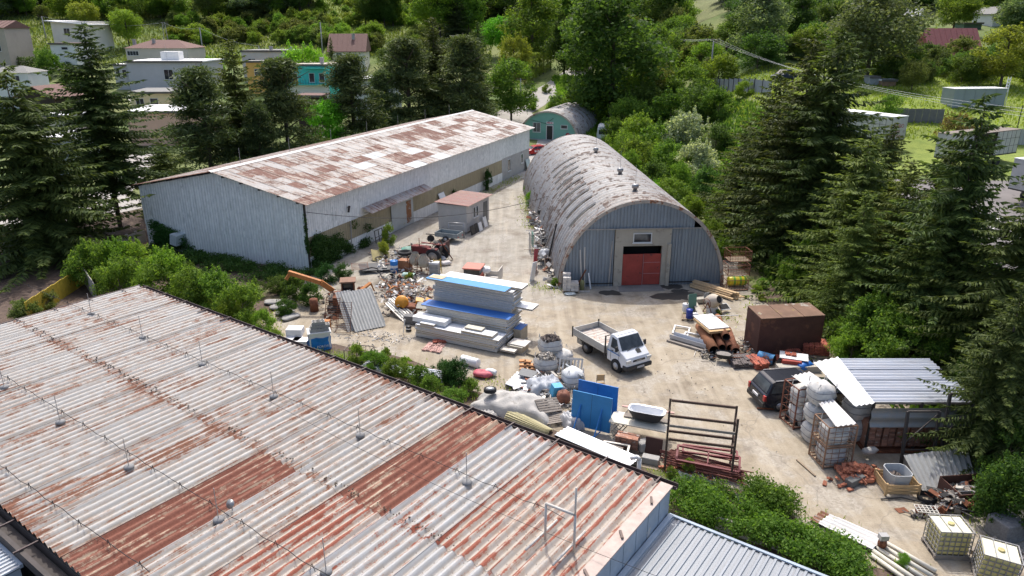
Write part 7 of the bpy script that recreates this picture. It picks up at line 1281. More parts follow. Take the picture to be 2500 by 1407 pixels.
# rusty steel box
q0, q1 = gp(1846, 872), gp(2000, 862); yb = yawp(q0, q1); t = thing('steel_box', 'large dark rusty steel container with mossy lid', 'container', tuple(q0), yb); W, D_, Hh = (q1 - q0).length, 1.7, 2.3
M_rb = mk('steel_dark_rust', (.075, .030, .020), .8, var=.35, vs_=1.2, spots=[((.13, .055, .03), .58, 1.), ((.2, .17, .06), .72, 1.4)]); M_lid = mk('lid_mossy', (.17, .10, .065), .9, var=.3, vs_=1.5, spots=[((.30, .27, .23), .60, 1.), ((.26, .21, .05), .63, 2.)])
for a, c in (((0, 0, 0), (W, .05, Hh)), ((0, D_ - .05, 0), (W, D_, Hh + .12)), ((0, .05, 0), (.05, D_ - .05, Hh + .06)), ((W - .05, .05, 0), (W, D_ - .05, Hh + .06))): b = MB(); b.box(a, c); b.build('wall', M_rb, t)
for k in range(3): b = MB(); b.ob((W * (k + .5) / 3, D_ / 2, Hh + .11), (W / 3 - .03, D_ + .1, .05), (.05, 0, 0)); b.build('lid_plate', M_lid, t)
# roof tile stacks around it
tile_stack('tall hollow stack of red tiles against the rusty container', 1925, 858, 3, 2, 16, .3, None, .05); tile_stack('red tile stack spreading below the tall one', 1912, 872, 4, 1, 7, .1, None, .05); tile_stack('big red tile stack right on a pallet', 1962, 872, 5, 3, 10, -.2, None, .05, z=.15); pallet('pallet under the big red tile stack', 1958, 876, -.2, L=1.4, W=1.2); tile_stack('sooty grey tile rows in the front pile', 1792, 902, 6, 3, 6, .08, None, .04, M_tdark); tile_stack('leaning red tiles at the right of the front pile', 1846, 905, 3, 3, 7, .2, None, .05, lean=.1); tile_stack('loose red tiles between the stacks', 1885, 885, 3, 2, 3, .6, None, .12)
b = MB(); b.box((0, 0, 0), (1.0, .65, .55)); one('red_crate', 'red box under a white board between the tiles', 'box', b, mk('box_red', (.33, .05, .035), .7), gp(1908, 903), -.25); b = MB(); b.box((0, 0, 0), (1.5, .95, .04)); one('white_board', 'white board with two red tiles on it', 'board', b, M_plw, gp(1900, 897, .56), -.35); tile_stack('two red tiles lying on the white board', 1916, 893, 2, 1, 2, -.3, None, .03, z=.6); sack('crumpled blue tarpaulin beside the tile stacks', 1958, 902, 1.1, .9, .5, .3, mk('tarp_blue', (.01, .12, .42), .4, var=.25, vs_=5), name='tarpaulin', cat='tarpaulin'); drum('barrel', 'blue and rust coloured barrel lying by the container', 1850, 882, .3, .9, mk('barrel_blue_rust', (.06, .22, .42), .7, var=.2, spots=[((.2, .09, .05), .52, 1.2)]), (PI / 2, 0, .9), z=.32, hollow=True, cat='barrel'); b = MB(); b.box((0, 0, 0), (2.4, .5, .35)); one('concrete_kerb', 'weathered concrete beam behind the dark car', 'beam', b, mk('beam_concrete', (.42, .39, .33)), gp(1900, 912), .03)
# ---- storage shed, bag cages, bricks ----
X0, X1, Y0, Y1, ZS = 15.75, 20.3, 28.05, 32.2, 2.5
st = thing('open_shed', 'open brick store under a blue-white corrugated roof by the spruces', 'shed', (X0, Y0, .015))
for k in range(4):
    b = MB(); w_ = (Y1 - Y0) / 4; b.corr(w_ + .08, X1 - X0 + .3 * (k % 2), .26, .07, fn=lambda x, y, z: (y - .1, x + k * w_, ZS + z + x * .03 + .02 * k)); b.build('roof_sheet', M_zn, st)
for x in (.1, 2.2, 4.4):
    for y in (.1, 3.9): b = MB(); b.box((x, y, 0), (x + .1, y + .1, ZS - .05)); b.build('post', M_dark, st)
for y in (.12, 2.0, 3.92): b = MB(); b.box((0, y, ZS - .14), (4.6, y + .08, ZS - .05)); b.build('rafter', M_oldw, st)
b = MB(); b.corr(.95, 4.7, .42, .10, fn=lambda x, y, z: (y - .1, -.25 - z, 1.45 + x)); b.build('skirt_sheet', M_znd, st)
M_bs = mk('brick_stack', (.30, .15, .10), .9, var=.25, vs_=3, orand=.3, spots=[((.38, .33, .29), .58, 4.)]); b = MB(); b.box((0, 0, 0), (.24, .115, .07)); meb = b.mesh('brick'); g = random.Random(31); n_ = 0
for c in range(7):
    for k in range(13):
        for i in range(2):
            for j in range(2):
                if j == 1 and k < 11: continue
                o = obj('brick', meb, M_bs, st); o.location = (.15 + c * .6 + i * .27, .02 + j * .13 + g.uniform(-.015, .015), .3 + k * .082); o.rotation_euler = (0, 0, g.uniform(-.09, .09)); n_ += 1
    b = MB(); b.box((.12 + c * .6, .28, .1), (.62 + c * .6, .9, 1.35)); b.build('stacked_bricks', M_bs, st)
b = MB(); b.box((0, -.1, 0), (4.5, 1.1, .12)); b.build('base_slab', M_ru, st)
def aframe(label, x, y, h, w_, mat=M_dark):
    b = MB(); b.bar((0, 0, 0), (0, .3, h), .11); b.bar((w_, 0, 0), (w_, .3, h), .11); b.bar((0, .3, h), (w_, .3, h), .07); b.bar((.05, .1, h * .45), (w_ - .05, .28, h * .95), .05); b.bar((0, .08, h * .3), (w_, .08, h * .3), .05); one('steel_trestle', label, 'trestle', b, mat, (x, y, .015))
M_bar = mk('bar_dark_brown', (.05, .042, .038), .8, var=.3); aframe('lower dark steel trestle standing before the brick store', 16.9, 27.0, 2.5, 1.35, M_bar); aframe('taller dark steel trestle at the right of the brick store', 18.6, 27.1, 3.3, 1.4, M_bar)
def bigbag(label, loc, r, h, yaw=0, fill=None, mat=M_bag, grp=None, seed=0, slump=.1):
    t = thing('bulk_bag', label, 'bulk bag', loc, yaw, grp); g = random.Random(seed); b = MB(); b.smooth = True; n, m = 24, 10; V = []
    for j in range(m + 1):
        u = j / m; bulge = .86 + .16 * math.sin(PI * min(1, u * 1.05)) - (.0 if fill else .35 * max(0, u - .8) / .2)
        for i in range(n):
            a = 2 * PI * i / n; c_, s2 = math.cos(a), math.sin(a); q = (abs(c_) ** 3.2 + abs(s2) ** 3.2) ** (-1 / 3.2); w_ = 1 + .045 * math.sin(i * 1.9 + j * 1.3 + seed) + .03 * math.sin(i * 3.7 - j * 2.2 + seed * 2); V.append((r * q * bulge * c_ * w_, r * q * bulge * s2 * w_, h * u * (1 + .04 * math.sin(i * .9 + seed))))
    fs = [(j*n+i, j*n+(i+1) % n, (j+1)*n+(i+1) % n, (j+1)*n+i) for j in range(m) for i in range(n)]
    if not fill: fs.append(tuple(range(m*n, m*n+n)))
    b.add(V, fs); b.build('sack', mat, t)
    for sx, sy_ in ((1, 1), (-1, 1), (1, -1), (-1, -1)): b = MB(); b.path([(sx * r * .7, sy_ * r * .85, h * .9), (sx * r * .72, sy_ * r * .8, h * 1.18), (sx * r * .85, sy_ * r * .7, h * .9)], .018, 4); b.build('lifting_loop', mat, t)
    for z in (.35, .7):
        b = MB(); b.path([(r * 1.06 * math.cos(a * PI / 8) * (abs(math.cos(a*PI/8))**3.2 + abs(math.sin(a*PI/8))**3.2) ** (-1/3.2), r * 1.06 * math.sin(a * PI / 8) * (abs(math.cos(a*PI/8))**3.2 + abs(math.sin(a*PI/8))**3.2) ** (-1/3.2), h * z) for a in range(17)], .012, 4); b.build('strap', mk('strap_dark', (.10, .11, .14), .8), t)
    if fill:
        b = MB()
        for k in range(110): a = g.random() * 7; rr = r * .8 * math.sqrt(g.random()); s_ = g.uniform(.05, .16); b.ob((rr * math.cos(a), rr * math.sin(a), h * .93 + .18 * (1 - rr / r) + g.uniform(-.03, .05)), (s_ * 1.6, s_ * .7, s_ * .5), (g.random() * 3, g.random() * 3, g.random() * 6))
        b.lathe([(.001, h * .95), (r * .86, h * .88)], 14, cap=False); o = b.build('contents', fill, t); o['kind'] = 'stuff'
    return t
M_cg = mk('cage_rust_tan', (.26, .15, .09), .8, var=.25); M_scr = mk('scrap_contents', (.13, .105, .09), .9, var=.5, vs_=9)
cb = [gp(2006, 1148), gp(1962, 1092), gp(1938, 1052)]
for k, (p, yawk) in enumerate(((gp(2008, 1146), rad(8)), (gp(1972, 1094), rad(10)), (gp(1942, 1050), rad(14)))):
    for lv in range(2 if k else 2):
        if k == 0: cage(('lower', 'upper')[lv] + ' rusty tan cage at the front corner of the bag stack', 2008, 1146, 1.3, 1.15, 1.0, yawk, M_cg, 4, 4, 4, z=lv * 1.02, r=.016)
    d = Vector((math.cos(yawk), math.sin(yawk), 0)); c_ = p + d * .65 + Vector((-d.y, d.x, 0)) * .58
    for lv in range(2 if k == 0 else 3 if k == 1 else 2): bigbag(('lower', 'second', 'top')[lv] + ' white bulk bag in the ' + ('front cage', 'middle', 'rear corner')[k] + ' of the stack', (c_.x, c_.y, .06 + lv * .98), .54, .92, yawk, seed=k * 3 + lv)
cage('rusty open rack frame at the left of the bag stack', 1936, 1050, 1.2, 1.1, 2.1, rad(14), mk('cage_rust', (.20, .075, .045)), 3, 3, 5, r=.016); q = gp(2095, 1095); bigbag('open bulk bag of firewood beside the store roof', (q.x + .1, q.y + .9, 1.2), .55, .95, .2, fill=M_scr, seed=9); bigbag('lower bulk bag under the firewood bag', (q.x + .1, q.y + .9, .1), .6, 1.05, .1, seed=10)
def psheet(label, c4, W, pitch, amp, mat, name='corrugated_sheet', grp=None):
    """corrugated sheet hung between four corners (waves across the short side): a,b = one end, d,c = other end"""
    a_, b_, c_, d_ = [Vector(p) for p in c4]; b = MB(); nrm_ = (b_ - a_).cross(d_ - a_).normalized(); nrm_ = nrm_ if nrm_.z > 0 else -nrm_
    b.corr(W, 1, pitch, amp, nl=3, fn=lambda x, y, z: (a_.lerp(b_, x / W)).lerp(d_.lerp(c_, x / W), y) + nrm_ * z); one(name, label, 'sheet', b, mat, group=grp)
psheet('long white corrugated sheet lying slantwise over the store roof', (P(1985, 885, 2.95), P(2045, 872, 3.0), P(2135, 985, 2.9), P(2085, 992, 2.75)), 1.0, .25, .06, M_whs); psheet('short white peeling sheet over the rear bags', (P(1932, 918, 2.45), P(1975, 908, 2.5), P(2040, 950, 2.45), P(2000, 968, 2.4)), 1.1, .25, .06, M_whp); psheet('white peeling sheet sloping over the front bags', (P(1998, 985, 2.35), P(2032, 975, 2.4), P(2090, 1035, 2.25), P(2040, 1042, 2.2)), 1.0, .25, .06, M_whp)
t = thing('motor_tiller', 'small red tiller with black wheels beside the bag stack', 'tiller', tuple(gp(1945, 1030)), .5); b = MB(); b.box((-.3, -.25, .3), (.4, .25, .75)); b.build('engine', mk('paint_tiller_red', (.45, .03, .02), .5), t); wheel(t, -.25, .3, .25, .12, 1); wheel(t, -.25, -.3, .25, .12, -1); wheel(t, .4, -.35, .2, .12, -1); b = MB(); b.tube((.2, 0, .7), (-.7, .2, 1.2), .02); b.tube((.2, 0, .7), (-.7, -.2, 1.2), .02); b.build('handlebar', M_dark, t)
b = MB(); b.tube(gp(1848, 1000) + Vector((0, 0, .06)), gp(1945, 1006) + Vector((0, 0, .06)), .055, 8); one('pipe', 'rusty pipe lying before the dark car', 'pipe', b, M_ru); b = MB(); b.bar(gp(1945, 1125) + Vector((0, 0, .04)), gp(1990, 1165) + Vector((0, 0, .04)), .08, .05); one('plank', 'pale plank lying beside the bag cage', 'plank', b, M_pal); sack('bundle of grey rags hanging over the bricks', 2120, 1122, .75, .35, .28, .3, mk('rag_grey', (.4, .38, .35), .9, var=.25, vs_=6), z=.3, name='rag_bundle', cat='rags')
# brick heap on the ground
b = MB(); b.box((-.125, -.06, -.035), (.125, .06, .035)); meb2 = b.mesh('loose_brick'); g = random.Random(17); c0 = gp(2088, 1165)
for k in range(130):
    a, rr = g.random() * 7, abs(g.gauss(0, .55)); x, y = rr * math.cos(a) * 1.2, rr * math.sin(a) * .8; z = max(.04, .55 * (1 - rr / 1.3) * g.uniform(.5, 1.05)); o = obj('loose_brick', meb2, M_brick); place(o, (c0.x + x, c0.y + y, z + .02), rot=(g.uniform(-.7, .7), g.uniform(-.7, .7), g.random() * 6)); o.scale = (1.15,) * 3; tag(o, 'orange-red brick in the loose heap before the bag cages', 'brick', 'loose brick heap')
b = MB(); b.box((-.6, -.55, 0), (.6, .55, .25)); one('rubble_mound', 'rubble core under the loose brick heap', 'rubble', b, M_brick, c0, bevel=.2); t = thing('concrete_block', 'dark hollow concrete kerb block before the brick heap', 'block', tuple(gp(2078, 1196)), .55); b = MB(); b.box((0, 0, 0), (.95, .35, .32)); b.build('body', mk('block_dark', (.12, .12, .115), .95), t, bevel=.02)
t = thing('wooden_crate', 'wooden crate holding the grey bin', 'crate', tuple(gp(2160, 1212)), rad(-2)); W, L = 1.35, 1.1
for k in range(3):
    for a, c in (((0, 0), (W, .03)), ((0, L - .03), (W, L)), ((0, .03), (.03, L - .03)), ((W - .03, .03), (W, L - .03))): b = MB(); b.box((a[0], a[1], .1 + k * .15), (c[0], c[1], .22 + k * .15)); b.build('slat', M_wood, t)
for x in (-.02, W - .06):
    for y in (-.02, L - .06): b = MB(); b.box((x, y, 0), (x + .08, y + .08, .58)); b.build('corner_post', M_wood, t)
q = gp(2160, 1212); t = thing('grey_bin', 'grey square plastic bin standing in the wooden crate', 'bin', (q.x + .68, q.y + .58, .12)); b = MB(); V = []
for z, r in ((0, .38), (.75, .47), (.75, .44), (.1, .36)):
    for i in range(20): a = 2 * PI * i / 20; c_, s2 = math.cos(a), math.sin(a); k = (abs(c_) ** 5 + abs(s2) ** 5) ** -.2; V.append((r * k * c_, r * k * s2, z))
b.add(V, [(j*20+i, j*20+(i+1) % 20, (j+1)*20+(i+1) % 20, (j+1)*20+i) for j in range(3) for i in range(20)] + [tuple(range(60, 80))]); b.build('shell', mk('plastic_grey', (.40, .42, .43), .6, var=.08), t); b = MB()
for k in range(40): b.ob((g.uniform(-.28, .28), g.uniform(-.28, .28), .4 + g.uniform(0, .08)), (.12, .08, .06), (g.random(), g.random(), g.random() * 6))
o = b.build('contents', M_scr, t); o['kind'] = 'stuff'
psheet('big weathered grey corrugated sheet sloping to the ground', (P(2205, 1112, 1.0), P(2360, 1090, 1.1), P(2385, 1195, .2), P(2255, 1206, .05)), 2.8, .26, .06, M_asb); psheet('second grey sheet lying behind the big one', (P(2360, 1110, .7), P(2440, 1100, .7), P(2450, 1190, .1), P(2385, 1200, .1)), 1.2, .26, .06, M_znd)
t = thing('plastic_crate', 'pale plastic grid crate on the ground', 'crate', tuple(gp(2238, 1266)), rad(-8)); b = MB()
for k in range(6): b.box((k * .15, 0, .26), (k * .15 + .03, .5, .29)); b.box((k * .15, 0, .03), (k * .15 + .03, .012, .26))
for k in range(4): b.box((0, k * .15, .262), (.78, k * .15 + .03, .292))
b.box((0, 0, 0), (.78, .5, .03)); b.build('grid', mk('plastic_pale', (.52, .50, .45), .7), t); sheets('rusty plate lying near the plastic crate', 2195, 1255, .45, .3, .45, .01, (0, 0, .2), M_ru, .02); b = MB(); b.path([gp(2150, 1222) + Vector((0, 0, .05)), gp(2200, 1220) + Vector((0, 0, .08)), gp(2260, 1232) + Vector((0, 0, .05))], .03, 6); one('black_hose', 'black hose lying before the wooden crate', 'hose', b, M_black)
t = thing('scrap_bin', 'dark steel bin full of bent bars by the spruces', 'bin', tuple(gp(2335, 1250)), rad(6))
for a, c in (((0, 0, 0), (2.0, .04, .75)), ((0, 1.2, 0), (2.0, 1.24, .8)), ((0, .04, 0), (.04, 1.2, .78)), ((1.96, .04, 0), (2.0, 1.2, .78))): b = MB(); b.box(a, c); b.build('wall', M_rb, t)
drum('tyre', 'black tyre lying beside the scrap bin', 2262, 1222, .35, .22, M_rub, hollow=True, cat='tyre')
# ---- two liquid tanks in cages ----
def ibc(label, px, py, yaw, tilt=(0, 0)):
    t = thing('liquid_tank', label, 'tank', tuple(gp(px, py)), rot=(tilt[0], tilt[1], yaw), group='caged liquid tanks'); s_ = 1.0; W, D_, Hh = 1.15, 1.0, 1.0; b = MB(); b.box((.03, .03, .18), (W - .03, D_ - .03, 1.12)); ta = b.build('bottle', mk('tank_yellowish', (.66, .58, .24), .4, var=.1, vs_=1.2), t, bevel=.07)
    b = MB(); b.box((.05, .05, 1.1205), (W - .05, D_ - .05, 1.15)); b.build('top', mk('tank_top_cream', (.68, .66, .50), .5, var=.08), t, bevel=.02); b = MB(); b.lathe([(.11, 1.14), (.11, 1.2), (.08, 1.205)], 14, Matrix.Translation((W / 2, D_ / 2, 0))); b.build('lid', mk('lid_yellow', (.5, .42, .18), .5), t); b = MB(); r = .014
    for k in range(7): x = W * k / 6; b.bar((x, 0, .15), (x, 0, 1.17), r * 2); b.bar((x, D_, .15), (x, D_, 1.17), r * 2)
    for k in range(1, 5): y = D_ * k / 5; b.bar((0, y, .15), (0, y, 1.17), r * 2); b.bar((W, y, .15), (W, y, 1.17), r * 2)
    for k in range(6):
        z = .17 + k * .2
        for p in (((0, 0), (W, 0)), ((0, D_), (W, D_)), ((0, 0), (0, D_)), ((W, 0), (W, D_))): b.bar((*p[0], z), (*p[1], z), r * 2.2)
    for x in (W * .33, W * .66): b.bar((x, 0, 1.175), (x, D_, 1.175), r * 2)
    b.build('cage', M_steel, t); b = MB(); b.box((-.04, -.02, .0), (W + .04, .1, .13)); b.box((-.04, D_ - .1, 0), (W + .04, D_ + .02, .13)); b.box((-.04, .45, 0), (W + .04, .55, .13)); b.box((-.04, -.02, .13), (W + .04, D_ + .02, .15)); b.build('pallet', M_oldw, t); b = MB(); b.box((W + .016, .2, .55), (W + .02, .55, .95)); b.build('data_plate', M_alu, t); return t
ibc('upright caged liquid tank with yellowish plastic in the corner of the yard', 2282, 1366, rad(-4)); ibc('second caged tank, nearer the corner and slightly turned', 2378, 1418, rad(-24), (.05, .06))
pallet('grey pallet boards stacked right of the second tank', 2450, 1400, .5, L=1.6, W=1.2, mat=M_oldw); b = MB(); b.box((0, 0, 0), (1.0, .9, .8)); one('wrapped_load', 'dark netted load behind the second tank', 'load', b, mk('net_grey', (.16, .16, .165), .8, var=.4, vs_=12), gp(2452, 1335), .3, bevel=.05)
# ---- sheets and gutters at the bottom edge ----
for k in range(3): psheet(('lowest', 'middle', 'top')[k] + ' long white corrugated sheet in the row by the hedge', (P(1975 + 20 * k, 1268 + 10 * k, .1 + .07 * k), P(2005 + 20 * k, 1248 + 8 * k, .12 + .07 * k), P(2160, 1322 - 4 * k, .1 + .07 * k), P(2128, 1350 - 4 * k, .1 + .07 * k)), 1.0, .25, .06, M_whp if k else M_shW)
for k in range(5): b = MB(); b.tube(P(2150 - 6 * k, 1318 + 9 * k, .12 + .05 * (k % 2)), P(2285 - 9 * k, 1395 + 12 * k, .12 + .05 * (k % 2)), .085, 10); one('gutter_pipe', 'long cream gutter pipe in the bundle by the hedge', 'pipe', b, mk('pipe_cream', (.56, .53, .45), .6, var=.1), group='cream gutter pipes')
t = thing('water_pump', 'small rusty pump standing on the cream gutter pipes', 'pump', tuple(gp(2150, 1345, .2))); b = MB(); b.lathe([(.14, 0), (.16, .1), (.13, .3)], 12); b.build('body', M_ru, t); b = MB(); b.box((-.15, -.12, .3), (.15, .12, .5)); b.build('motor', M_steel, t)
# ---- centre belt along the eave: rack, pipes, tub, boards, tarp, bags ----
ra, rb_ = gp(1622, 1152), gp(1784, 1174); ry = yawp(ra, rb_); Lr = (rb_ - ra).length; t = thing('steel_rack', 'empty rusty steel shelving rack standing open in the yard', 'rack', tuple(ra), ry); M_rk = mk('rack_brown', (.10, .062, .045), .8, var=.3); Dr, Hr = 1.1, 2.95
for x in (0, Lr):
    for y in (0, Dr):
        b = MB(); b.box((x - .045, y - .035, 0), (x + .045, y - .022, Hr)); b.box((x - .045, y - .022, 0), (x - .03, y + .035, Hr)); b.box((x + .03, y - .022, 0), (x + .045, y + .035, Hr)); up_ = b.build('upright', M_rk, t); b = MB()
        for k in range(26): b.box((x - .014, y - .037, .1 + k * .11), (x + .014, y - .0355, .15 + k * .11))
        b.build('slots', mk('cavity_dark', (.03, .03, .03)), up_)
    for k in range(4): b = MB(); b.bar((x, .0, .25 + k * .68), (x, Dr, .55 + k * .68 if k % 2 else .25 + k * .68), .035); b.bar((x, 0, .55 + k * .68), (x, Dr, .25 + k * .68), .035); b.build('brace', M_rk, t)
for y, z in ((0, 1.55), (0, 2.2), (Dr, 1.3), (Dr, 2.05), (Dr, 2.8)): b = MB(); b.box((.05, y - .03, z), (Lr - .05, y + .03, z + .11)); b.build('beam', M_rk if z != 2.2 else M_oldw, t)
g = random.Random(41); pa, pb = gp(1640, 1130), gp(1810, 1172)
for k in range(46): b = MB(); o1 = Vector((g.uniform(-.5, .3), g.uniform(-.45, .55), .06 + g.uniform(0, .32))); dd = Vector((g.uniform(-.25, .3), g.uniform(-.25, .25), g.uniform(-.1, .1))); b.tube(pa + o1, pb + o1 + dd, .028, 6); one('scaffold_tube', 'rusty red-brown steel tube in the heap under the rack', 'tube', b, mk('tube_rust_red', (.17, .06, .045), .8, var=.3, orand=.3), group='steel tubes under the rack')
M_frm = mk('frame_dark_red', (.17, .028, .03), .6, var=.2); b = MB(); b.bar((0, 0, 0), (2.6, 0, 0), .09); b.bar((0, .85, 0), (2.6, .85, 0), .09); b.bar((0, 0, 0), (0, .85, 0), .09); b.bar((2.6, 0, 0), (2.6, .85, 0), .09); b.bar((1.3, 0, 0), (1.3, .85, 0), .06); one('bed_frame', 'dark red steel frame lying on the tubes in the rack', 'frame', b, M_frm, gp(1648, 1150, .55), rot=(.25, .05, ry - .05)); b = MB(); b.bar((0, 0, 0), (2.3, 0, 0), .08); b.bar((0, .5, 0), (2.3, .5, 0), .08); b.bar((0, 0, 0), (0, .5, 0), .08); b.bar((2.3, 0, 0), (2.3, .5, 0), .08); one('bed_frame', 'second dark red frame behind the first one', 'frame', b, M_frm, gp(1665, 1128, .5), rot=(.1, .02, ry + .03))
for k in range(7): b = MB(); b.box((0, 0, 0), (.25, .12, .08)); one('orange_brick', 'orange brick lying at the left foot of the rack', 'brick', b, M_brick, gp(1608 + 8 * k, 1146 + 4 * (k % 3), .02 + .08 * (k % 2)), .3 * k, group='orange bricks at the rack foot')
psheet('weathered grey wavy sheet in the creeper by the tube heap', (P(1655, 1150, .7), P(1760, 1180, .6), P(1770, 1205, .2), P(1670, 1180, .3)), 2.2, .3, .09, M_asb); psheet('second wavy sheet half hidden in the creeper', (P(1715, 1180, .5), P(1830, 1215, .45), P(1840, 1240, .1), P(1725, 1205, .15)), 2.2, .3, .09, M_asb)
# bathtub on boards over brick pallet
tb = gp(1526, 1072); ty = yw((1500, 1070), (1610, 1092)); t = thing('bathtub', 'white enamel bathtub with dark outside standing on boards', 'bathtub', (tb.x, tb.y, 1.0), ty); b = MB(); V = []
prof = [(.80, .34, .5), (.86, .40, .52), (.86, .40, .49), (.62, .27, .06), (.5, .2, 0)]; inn = [(.80, .34, .5), (.74, .30, .38), (.6, .22, .14), (.45, .15, .10)]
def ring(L_, W_, z): return [(.85 + L_ * (abs(math.cos(a)) ** .45) * (1 if math.cos(a) > 0 else -1), .38 + W_ * (abs(math.sin(a)) ** .55) * (1 if math.sin(a) > 0 else -1), z) for a in [2 * PI * i / 32 for i in range(32)]]
def rings(rs): return sum([ring(*r) for r in rs], []), [(j*32+i, j*32+(i+1) % 32, (j+1)*32+(i+1) % 32, (j+1)*32+i) for j in range(len(rs) - 1) for i in range(32)]
b.smooth = True; V, fs = rings(inn); b.add(V, [tuple(reversed(f)) for f in fs] + [tuple(range(96, 128))]); V, fs = rings(prof[:2]); b.add(V, fs); b.build('basin', mk('enamel_white', (.78, .79, .80), .2, var=.03, bump=0), t); b = MB(); b.smooth = True; V, fs = rings(prof[1:]); b.add(V, fs + [tuple(range(96, 128))[::-1]]); b.build('outer_shell', mk('cast_iron_dark', (.035, .036, .04), .7, var=.3), t); b = MB(); b.lathe([(.03, .102), (.001, .104)], 10, Matrix.Translation((1.2, .38, 0)), cap=False); b.build('drain', M_dark, t)
for i, (x, y, z, L, W_, m, lb) in enumerate(((-.75, -.25, .86, 2.6, .95, M_cream, 'cream board under the bathtub'), (-.7, .1, .74, 2.5, .9, M_plw, 'white board below the cream one under the bathtub'), (-.2, .35, .93, 2.1, .35, M_oldw, 'old plank under the bathtub feet'), (-.4, .85, 1.15, 2.4, .12, M_tpink, 'pinkish batten behind the bathtub'))):
    d = Vector((math.cos(ty), math.sin(ty), 0)); e2 = Vector((-d.y, d.x, 0)); p = tb + d * x + e2 * y; b = MB(); b.box((0, 0, 0), (L, W_, .05)); one('board', lb, 'board', b, m, (p.x, p.y, z), ty + .03 * i)
t = thing('brick_pallet', 'pallet of old bricks under the bathtub boards', 'brick pallet', tuple(gp(1500, 1098)), ty)
for c in range(4):
    for k in range(7):
        for j in range(2): o = obj('brick', meb, M_bs, t); o.location = (c * .26 + g.uniform(-.01, .01), j * .4 + g.uniform(-.02, .02), .14 + k * .08)
for j in range(3): b = MB(); b.box((0, j * .3, 0), (1.1, j * .3 + .1, .13)); b.build('pallet_bearer', M_pal, t)
b = MB(); b.box((.02, .1, .14), (1.0, .5, .66)); b.build('brick_core', M_bs, t)
b = MB(); b.ob((0, 0, .4), (.75, .05, .85)); one('brown_plate', 'dark red-brown plate leaning under the bathtub boards', 'plate', b, mk('plate_brown', (.075, .035, .03)), gp(1594, 1112), rot=(-.12, 0, ty)); b = MB(); b.ob((0, 0, .25), (.6, .5, .5)); one('grey_rubble', 'grey stones stacked beside the dark plate', 'stone', b, M_block, gp(1570, 1100), .4, bevel=.1); b = MB(); b.ob((0, 0, .15), (.75, .4, .3)); one('concrete_slab', 'low grey concrete slab before the rack', 'slab', b, M_block, gp(1588, 1130), ty, bevel=.03)
# blue boards on their stand
for i, (px, py, L, Hh, lb) in enumerate(((1392, 1042, 1.95, 1.85, 'front upright blue board on a blue steel stand'), (1408, 1014, 2.0, 1.9, 'rear upright blue board behind the first'))):
    t = thing('blue_board', lb, 'board', tuple(gp(px, py)), rad(-24), rot=(-.12 if i == 0 else -.05, 0, rad(-26))); b = MB(); b.box((0, 0, .12), (L, .06, Hh)); b.build('panel', M_skinb if i == 0 else mk('board_deep_blue', (.015, .15, .45), .5), t)
    b = MB(); b.box((L * .5 - .006, -.004, .12), (L * .5 + .006, -.0005, Hh)); b.build('joint', M_dark, t)
    if i == 0:
        b = MB()
        for x in (.45, 1.5): b.tube((x, -.02, 1.25), (x - .05, -.75, .08), .03, 6); b.tube((x, -.02, 1.25), (x, -.02, .05), .025, 6); b.tube((x - .05, -.75, .08), (x, 0, .12), .025, 6)
        b.tube((.4, -.75, .1), (1.45, -.75, .1), .025, 6); b.build('stand', M_blue, t)
# tarp-covered heap with a wheel on it
def tarp(label, px, py, L, Wd, h, yaw, mat, seed=3):
    b = MB(); b.smooth = True; nx, ny = 36, 22; V = []; g = np.random.default_rng(seed); ph = g.random(12) * 6
    for j in range(ny + 1):
        for i in range(nx + 1):
            u, v_ = i / nx * 2 - 1, j / ny * 2 - 1; e_ = max(abs(u) ** 4, abs(v_) ** 4); z = h * (1 - e_) ** .5 * (1 - .25 * u * u) * (1 + .12 * math.sin(3 * u + ph[0]) + .08 * math.sin(5 * v_ + ph[1])); wr = .025 * math.sin(14 * u + 5 * v_ + ph[2]) + .02 * math.sin(9 * v_ - 11 * u + ph[3]) + .015 * math.sin(23 * u + ph[4]); V.append((L / 2 * u * (1 + .05 * math.sin(6 * v_)), Wd / 2 * v_ * (1 + .06 * math.sin(7 * u + 1)), max(.01, z + wr * (1.3 if e_ < .9 else .6))))
    b.add(V, [(j*(nx+1)+i, j*(nx+1)+i+1, (j+1)*(nx+1)+i+1, (j+1)*(nx+1)+i) for j in range(ny) for i in range(nx)]); return one('tarpaulin', label, 'tarpaulin', b, mat, gp(px, py), yaw)
M_tp = mk('tarp_pale_grey', (.40, .385, .36), .8, var=.25, vs_=1.5, spots=[((.28, .265, .24), .57, 1.)], bump=.9); tarp('pale grey tarpaulin spread over a long heap behind the eave', 1258, 1000, 4.2, 2.0, .75, rad(-24), M_tp); t = thing('spare_wheel', 'black car wheel lying on the pale tarpaulin', 'wheel', tuple(gp(1197, 992, .75)), rot=(PI / 2 - .12, 0, 0)); wheel(t, 0, 0, .32, .2, 1, M_plw); t.location.z += .12; t.location.y += .3
tarp('grey tarpaulin over scrap behind the pale one', 1330, 955, 1.9, 1.4, .7, .3, mk('tarp_grey_blue', (.34, .36, .39), .6, var=.2, vs_=2), 5); tarp('crumpled white foil beside the pallets', 1395, 1040, .8, 1.2, .6, .4, mk('foil_white', (.48, .48, .48), .5, var=.2, vs_=4), 7); tarp('wrinkled end of the pale tarpaulin', 1180, 1020, 1.4, .9, .25, .1, M_tp, 9)
